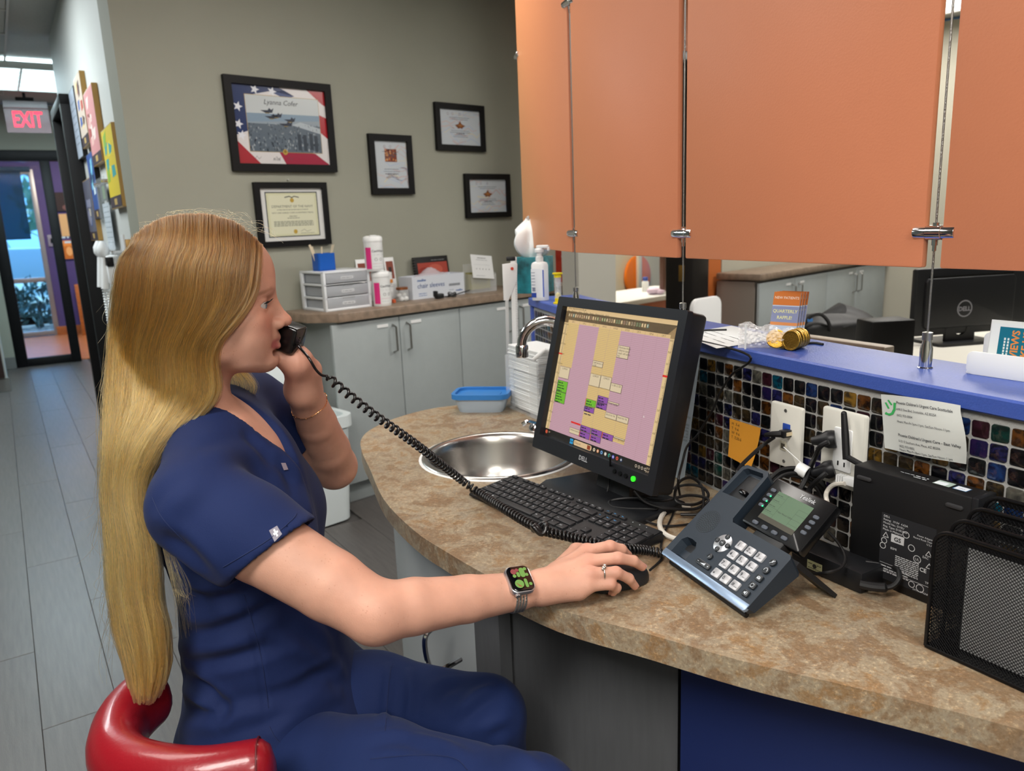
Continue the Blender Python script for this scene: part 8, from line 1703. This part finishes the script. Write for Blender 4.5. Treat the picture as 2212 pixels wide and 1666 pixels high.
for i in range(n_s):
    s_ = tot * i / n_s; j = min(int(np.searchsorted(ln, s_)), len(S_) - 1); j = max(j, 1); t_ = (s_ - ln[j - 1]) / max(ln[j] - ln[j - 1], 1e-9); c_ = S_[j - 1].lerp(S_[j], t_); tg = (S_[j] - S_[j - 1]).normalized()
    up = (up - tg * up.dot(tg)).normalized(); sd = tg.cross(up); fr_ = s_ / sK if s_ < sK else 1 + (s_ - sK) / (tot - sK)
    pit = .0150 - .005 * min(1, fr_) - .0042 * max(0, fr_ - 1); rad = .0056 * min(1, s_ / .012 + .1) + .0004 * min(1, fr_); ph_ += 2 * PI * .00055 / pit
    pts.append(c_ + up * (rad * math.cos(ph_)) + sd * (rad * math.sin(ph_)))
g = G(); g.tube([hi_ @ q for q in spline(lead, 6)], .0021, 8); g.tube([hi_ @ q for q in pts], .0024, 7)
kn_ = at_z(1166, 1146, DZ + .036)
for j in range(2): g.tube([hi_ @ (kn_ + Vector((.011 * math.cos(a), .007 * math.sin(a) - .004 * j, .006 * math.sin(2 * a + j) + .004))) for a in np.linspace(0, 2 * PI, 24, endpoint=False)], .0045, 7, closed=True)
g.obj('coiled_cord', mat('cord_black', '0f0f11', .3, coat=.2), hs, 60)
# ================================================================ RED STOOL
RED_ = mat('red_vinyl', '8e1420', .3, coat=.25, bump=(260, .12), vary=(8, .06))
stc = Vector((tc(.04, 0, 0)[0], tc(.04, 0, 0)[1], 0)); st = thing('operator_stool', 'red vinyl operator stool with a curved body support bar', 'stool', tuple(stc))
g = G(); g.lathe([(.02, .40), (.14, .398), (.160, .405), (.168, .42), (.164, .437), (.15, .447), (0, .45)], 40); g.obj('seat_cushion', RED_, st, 60)
g = G(); g.cyl((0, 0, .1), (0, 0, .40), .028, 18); g.obj('gas_column', M_chrome, st); g = G()
for k in range(5): a = 2 * PI * k / 5 + .4; g = G(); g.tube([(.03 * math.cos(a), .03 * math.sin(a), .11), (.27 * math.cos(a), .27 * math.sin(a), .075)], [.022, .015], 10); g.obj('base_leg', M_chrome, st); g = G(); g.lathe([(.006, -.012), (.027, -.011), (.029, 0), (.027, .011), (.006, .012)], 16, TRS((.28 * math.cos(a), .28 * math.sin(a), .0295), (PI / 2, 0, a))); g.obj('caster', RUB, st)
bar = [Vector(q) for q in ((-.572, 1.02, .592), (-.579, .985, .592), (-.578, .945, .592), (-.558, .893, .592), (-.520, .858, .592), (-.465, .838, .592), (-.41, .832, .592), (-.352, .842, .592))]
P_ = [q - stc + Vector((.008, 0, 0)) for q in spline(bar, 6)]; k = len(P_); rb2 = [.0475 * (1 - .0 * i) for i in range(k)]
g = G(); vs = []; n_ = 20
ends = [(-3, .35), (-2, .72), (-1, .92)]
ring_P = [(P_[0] + (P_[0] - P_[1]).normalized() * .022, .3), (P_[0] + (P_[0] - P_[1]).normalized() * .016, .72), (P_[0] + (P_[0] - P_[1]).normalized() * .008, .93)] + [(q, 1) for q in P_] + [(P_[-1] + (P_[-1] - P_[-2]).normalized() * .008, .95), (P_[-1] + (P_[-1] - P_[-2]).normalized() * .017, .78), (P_[-1] + (P_[-1] - P_[-2]).normalized() * .022, .4)]
for i, (q, sc_) in enumerate(ring_P):
    t = (ring_P[min(i + 1, len(ring_P) - 1)][0] - ring_P[max(i - 1, 0)][0]).normalized(); sd = t.cross(Vector((0, 0, 1))).normalized()
    for j in range(n_): a = 2 * PI * j / n_; vs.append(q + sd * (.036 * sc_ * math.cos(a)) + Vector((0, 0, 1)) * (.048 * sc_ * math.sin(a)))
K_r = len(ring_P); fs = [(i * n_ + j, i * n_ + (j + 1) % n_, (i + 1) * n_ + (j + 1) % n_, (i + 1) * n_ + j) for i in range(K_r - 1) for j in range(n_)] + [tuple(reversed(range(n_))), tuple((K_r - 1) * n_ + j for j in range(n_))]
g.add(vs, fs); g.obj('body_support', RED_, st, 60)
g = G(); q, t = P_[-1], (P_[-1] - P_[-2]).normalized(); sd = t.cross(Vector((0, 0, 1))).normalized(); g.tube([q + t * .004 + sd * (.0368 * math.cos(a)) + Vector((0, 0, 0.0488 * math.sin(a))) for a in np.linspace(0, 2 * PI, 28, endpoint=False)], .0011, 6, closed=True); g.obj('end_seam', mat('seam_red', '5a0c14', .5), st, 60)
mid = P_[len(P_) // 2]; g = G(); g.tube(spline([mid + Vector((0, 0, -.03)), Vector((mid.x * 1.0, mid.y, -.12 + .585)), Vector((mid.x * .7, mid.y * .7, .385)), (0, 0, .37)], 6), .012, 10); g.obj('support_arm', M_chrome, st)
# ================================================================ HAIR
HM = mat('hair_under', '7d5a32', .6, vary=(60, .3, (1, 1, .1)))
K = Field(); kh = lambda f, y, z, r, k=14, op=1: K.ell(hd(f, y, z), np.array(r) * .001, HR, k * .001, op)
kh(-99, 0, 40, (88, 72, 84)); 
for s in (1, -1): K.cone(hd(-114, 46 * s, 0), hd(-122, 42 * s, -110), .030, .026, .02)
K.cone(hd(-136, 0, 10), hd(-140, 0, -110), .052, .042, .03)
for dd in (0, 1): K.chain([A3(at_d(x, y, d + .055 * dd)) for x, y, d in ((318, 800, 1.11), (310, 900, 1.10), (296, 1000, 1.075), (280, 1120, 1.065), (292, 1260, 1.065), (312, 1390, 1.065), (310, 1470, 1.065))], [.046, .042, .032, .026, .024, .020, .008], .02)
V, Q = K.mesh(A3(HO) + [-.30, -.16, -.62], A3(HO) + [.06, .22, .17], .005, 3); hairm = npobj('hair', V - PV, Q, HM, person)
def lerp_tab(tab, y):
    ys_ = [t[1] for t in tab]; return float(np.interp(y, ys_, [t[0] for t in tab]))
XR = [(505, 475), (545, 505), (571, 534), (562, 576), (556, 625), (543, 660), (524, 688), (496, 719), (475, 745), (467, 778), (472, 813), (474, 841), (464, 872), (444, 893), (423, 914), (395, 935), (357, 973), (339, 1001), (318, 1038), (315, 1093), (334, 1158), (346, 1213), (350, 1291), (368, 1360), (368, 1429), (354, 1489), (325, 1535)]
XL = [(400, 457), (357, 465), (322, 482), (294, 510), (270, 548), (259, 587), (254, 639), (249, 708), (245, 778), (238, 848), (235, 917), (233, 1008), (232, 1084), (237, 1176), (241, 1268), (250, 1360), (273, 1452), (296, 1535)]
TOPC = [(292, 512), (322, 482), (357, 465), (409, 457), (450, 459), (500, 473), (545, 503), (572, 533)]
def headlat(x, y):
    """sideways distance from the head's middle plane of the hair surface towards the camera, at a measured spot"""
    P = at_d(x, y, D_EYE + .02); q = (A3(P) - A3(HO)) @ HB.T * 1000; f, z = q[0], q[2]
    v = 1 - ((f + 95) / 122) ** 2 - ((z - 34) / (112 if z > 34 else 190)) ** 2; return 88 * math.sqrt(max(v, .02))
def strand(u, vs_, yend, du, ph, amp, inner):
    xr = 566 - 272 * u; yr = float(np.interp(xr, [t[0] for t in TOPC], [t[1] for t in TOPC])) + 2 + inner * 20; out = []
    for v in vs_:
        y = yr + (yend - yr) * v; a = lerp_tab(XR, y); b = lerp_tab(XL, y); uu = min(max(u + du * min(1, v * 4), .0), 1)
        e_ = min(1, (y - yr) / (150 - 105 * u ** 1.5)); e_ = e_ * e_ * (3 - 2 * e_); X = (a + (b - a) * uu); X = (xr + (b - a) * du * .3) * (1 - e_) + X * e_
        X += amp * math.sin(ph + y * .021) * min(1, max(0, (y - 560) / 200))
        lat = headlat(X, y); dz = (y - yr)
        dsurf = D_EYE + .033 - lat * .001 * .95 if y < 800 else None
        dl = 1.014 + .05 * (abs(uu - .45)) ** 1.5
        if y < 640: d_ = D_EYE + .031 - lat * .00092
        elif y < 960: w = (y - 640) / 320; w = w * w * (3 - 2 * w); d_ = (D_EYE + .031 - lat * .00092) * (1 - w) + dl * w
        else: d_ = dl
        near = inner * .075 * min(1, .15 + v * 1.5) - .002
        pl = at_pl(X, y, HO - HL * (lat * .001 + .004 - (inner * .03)), HL)
        dpl = (pl - CP).dot(FW)
        if y < 640: dd_ = dpl
        elif y < 1000: w = (y - 640) / 360; w = w * w * (3 - 2 * w); dd_ = dpl * (1 - w) + (dl + near) * w
        else: dd_ = dl + near
        out.append(at_d(X, y, dd_))
    return out
NS, NP = 12500, 30
vs_ = np.linspace(0, 1, NP) ** 1.15
locks = [(rng.random() ** .95, rng.normal() * .03, rng.random() * 6.28, 1.5 + 4.5 * rng.random(), rng.random(), 1495 + 60 * (rng.random() - .5) - 420 * (rng.random() < .42) * rng.random()) for _ in range(520)]
pos = np.zeros((NS, NP, 3), np.float32); ib = 0; LW = .6 + .9 * rng.random(len(locks)); LC = rng.random(len(locks)); lockc = []
# guides: one per lock, then the lock's strands spread about it
G0 = []
for (u, du, ph, amp, inn, ye) in locks: G0.append(np.array([tuple(p) for p in strand(u, vs_, ye, du, ph, amp, inn * .35)]))
G0 = np.array(G0); G0U = [l[0] for l in locks]; cnts = rng.multinomial(NS, np.ones(len(locks)) / len(locks))
for li, c_ in enumerate(cnts):
    g0 = G0[li]; 
    for _ in range(c_):
        r1, r2 = rng.normal(), rng.normal(); w = (LW[li] * (.0024 + .0030 * np.sin(np.pi * np.clip(vs_ * 1.05, 0, 1)) ** .7 - .0022 * vs_ ** 3))[:, None]
        off = np.array([CR]) * w * (r1 if G0U[li] > .18 else -abs(r1)) + np.array([FW]) * w * (abs(r2) * .8 - .25)
        wob = (np.sin(vs_ * (7 + 5 * rng.random()) + rng.random() * 6) * .0011 * vs_)[:, None] * np.array([CR])
        pos[ib] = g0 + off + wob; ib += 1; lockc.append(LC[li])
def in_front(P):      # keep strands out of the face: nothing in front of the face line
    return P
def curves(name, pos, rad, m_, parent, lock=None):
    n, k = pos.shape[:2]; hc_ = bpy.data.hair_curves.new(name); hc_.add_curves([k] * n); hc_.points.foreach_set('position', (pos - PV.astype(np.float32)).astype(np.float32).ravel()); hc_.points.foreach_set('radius', np.tile(rad, n).astype(np.float32))
    at = hc_.attributes.new('lock', 'FLOAT', 'CURVE'); at.data.foreach_set('value', np.array(lock if lock is not None else rng.random(n), np.float32))
    hc_.materials.append(m_); o = bpy.data.objects.new(name, hc_); COL.objects.link(o); o.parent = parent; return o
HS = bpy.data.materials.new('hair_blonde'); HS.use_nodes = True; nt = HS.node_tree; N = nt.nodes; L = nt.links; N.remove(N['Principled BSDF'])
hb = N.new('ShaderNodeBsdfHairPrincipled'); hb.parametrization = 'COLOR'; hb.inputs['Roughness'].default_value = .28; hb.inputs['Radial Roughness'].default_value = .5; hb.inputs['IOR'].default_value = 1.5
hi__ = N.new('ShaderNodeHairInfo'); rp = N.new('ShaderNodeValToRGB'); L.new(hi__.outputs['Intercept'], rp.inputs[0]); el = rp.color_ramp.elements
for p_, c_ in ((0, '5a3e24'), (.10, '80592f'), (.3, 'aa7d40'), (.65, 'c89c5c'), (1, 'b88c4e')):
    if p_ in (0, 1): e_ = el[0 if p_ == 0 else len(el) - 1]
    else: e_ = el.new(p_)
    e_.color = (*lin(c_), 1)
rv = N.new('ShaderNodeMapRange'); rv.inputs[3].default_value = .5; rv.inputs[4].default_value = 1.55; L.new(hi__.outputs['Random'], rv.inputs[0]); ml = N.new('ShaderNodeMix'); ml.data_type = 'RGBA'; ml.blend_type = 'MULTIPLY'; ml.inputs['Factor'].default_value = 1; L.new(rp.outputs[0], ml.inputs['A']); L.new(rv.outputs[0], ml.inputs['B']); at_ = N.new('ShaderNodeAttribute'); at_.attribute_name = 'lock'; lr = N.new('ShaderNodeMapRange'); lr.inputs[3].default_value = .5; lr.inputs[4].default_value = 1.5; L.new(at_.outputs['Fac'], lr.inputs[0]); ml2 = N.new('ShaderNodeMix'); ml2.data_type = 'RGBA'; ml2.blend_type = 'MULTIPLY'; ml2.inputs['Factor'].default_value = 1; L.new(ml.outputs['Result'], ml2.inputs['A']); L.new(lr.outputs[0], ml2.inputs['B']); L.new(ml2.outputs['Result'], hb.inputs['Color'])
L.new(hb.outputs[0], N['Material Output'].inputs['Surface'])
rad = .00023 * (1 - .6 * np.linspace(0, 1, NP) ** 4)
hs_ = curves('hair_strands', pos[:ib], rad, HS, hairm, lockc); hs_['kind'] = 'stuff'
# far side locks seen under the chin, loose strands at the back and on the shoulder
ex_ = []
for k in range(420):
    q = rng.random(); x1 = 470 + 75 * q; P = [(440 + 40 * q, 700, 1.16), (470 + 45 * q, 780, 1.18), (492 + 62 * q, 835, 1.19), (480 + 45 * q, 880, 1.2), (455 + 20 * q, 915, 1.205)]
    j = rng.normal(size=2) * 3; ex_.append([tuple(p) for p in spline([at_d(x + j[0], y + j[1], d + .01 * rng.random()) for x, y, d in P], 7)][:NP - 1])
for k in range(150):   # flyaways along the back contour
    y0 = 560 + 800 * rng.random(); x0 = lerp_tab(XL, y0) + 12; s_ = -1; L_ = 60 + 130 * rng.random(); w = 14 + 34 * rng.random() ** 2
    P = [(x0, y0, 1.07), (x0 - w * .6, y0 + L_ * .3, 1.07), (x0 - w, y0 + L_ * .7, 1.07 + .02 * rng.normal()), (x0 - w * (1.0 + .5 * rng.normal()), y0 + L_, 1.07)]
    ex_.append([tuple(p) for p in spline([at_d(*p) for p in P], 10)][:NP - 1])
for k in range(45):    # over the crown
    x0 = 320 + 230 * rng.random(); y0 = float(np.interp(x0, [t[0] for t in TOPC], [t[1] for t in TOPC])); P = [(x0, y0 + 6, 1.10), (x0 + 10 * rng.normal(), y0 - 5 * rng.random(), 1.10), (x0 + 22 + 20 * rng.normal(), y0 - 3 + 6 * rng.normal(), 1.10), (x0 + 50 + 20 * rng.normal(), y0 + 16 + 12 * rng.random(), 1.09)]
    ex_.append([tuple(p) for p in spline([at_d(*p) for p in P], 10)][:NP - 1])
for k in range(60):    # wisps over the shoulder blade
    q = rng.random(); P = [(335 + 8 * rng.normal(), 1080, 1.0), (350 + 20 * q, 1180, .995), (372 + 50 * q * rng.random(), 1270, .99), (380 + 75 * q * rng.random(), 1290 + 110 * rng.random() ** 2, .985)]
    ex_.append([tuple(p) for p in spline([at_d(*p) for p in P], 10)][:NP - 1])
mn = min(len(e) for e in ex_); ep = np.array([[tuple(q) for q in e[:mn]] for e in ex_], np.float32); rad2 = .00014 * (1 - .6 * np.linspace(0, 1, mn) ** 3)
o = curves('loose_strands', ep, rad2, HS, hairm); o['kind'] = 'stuff'
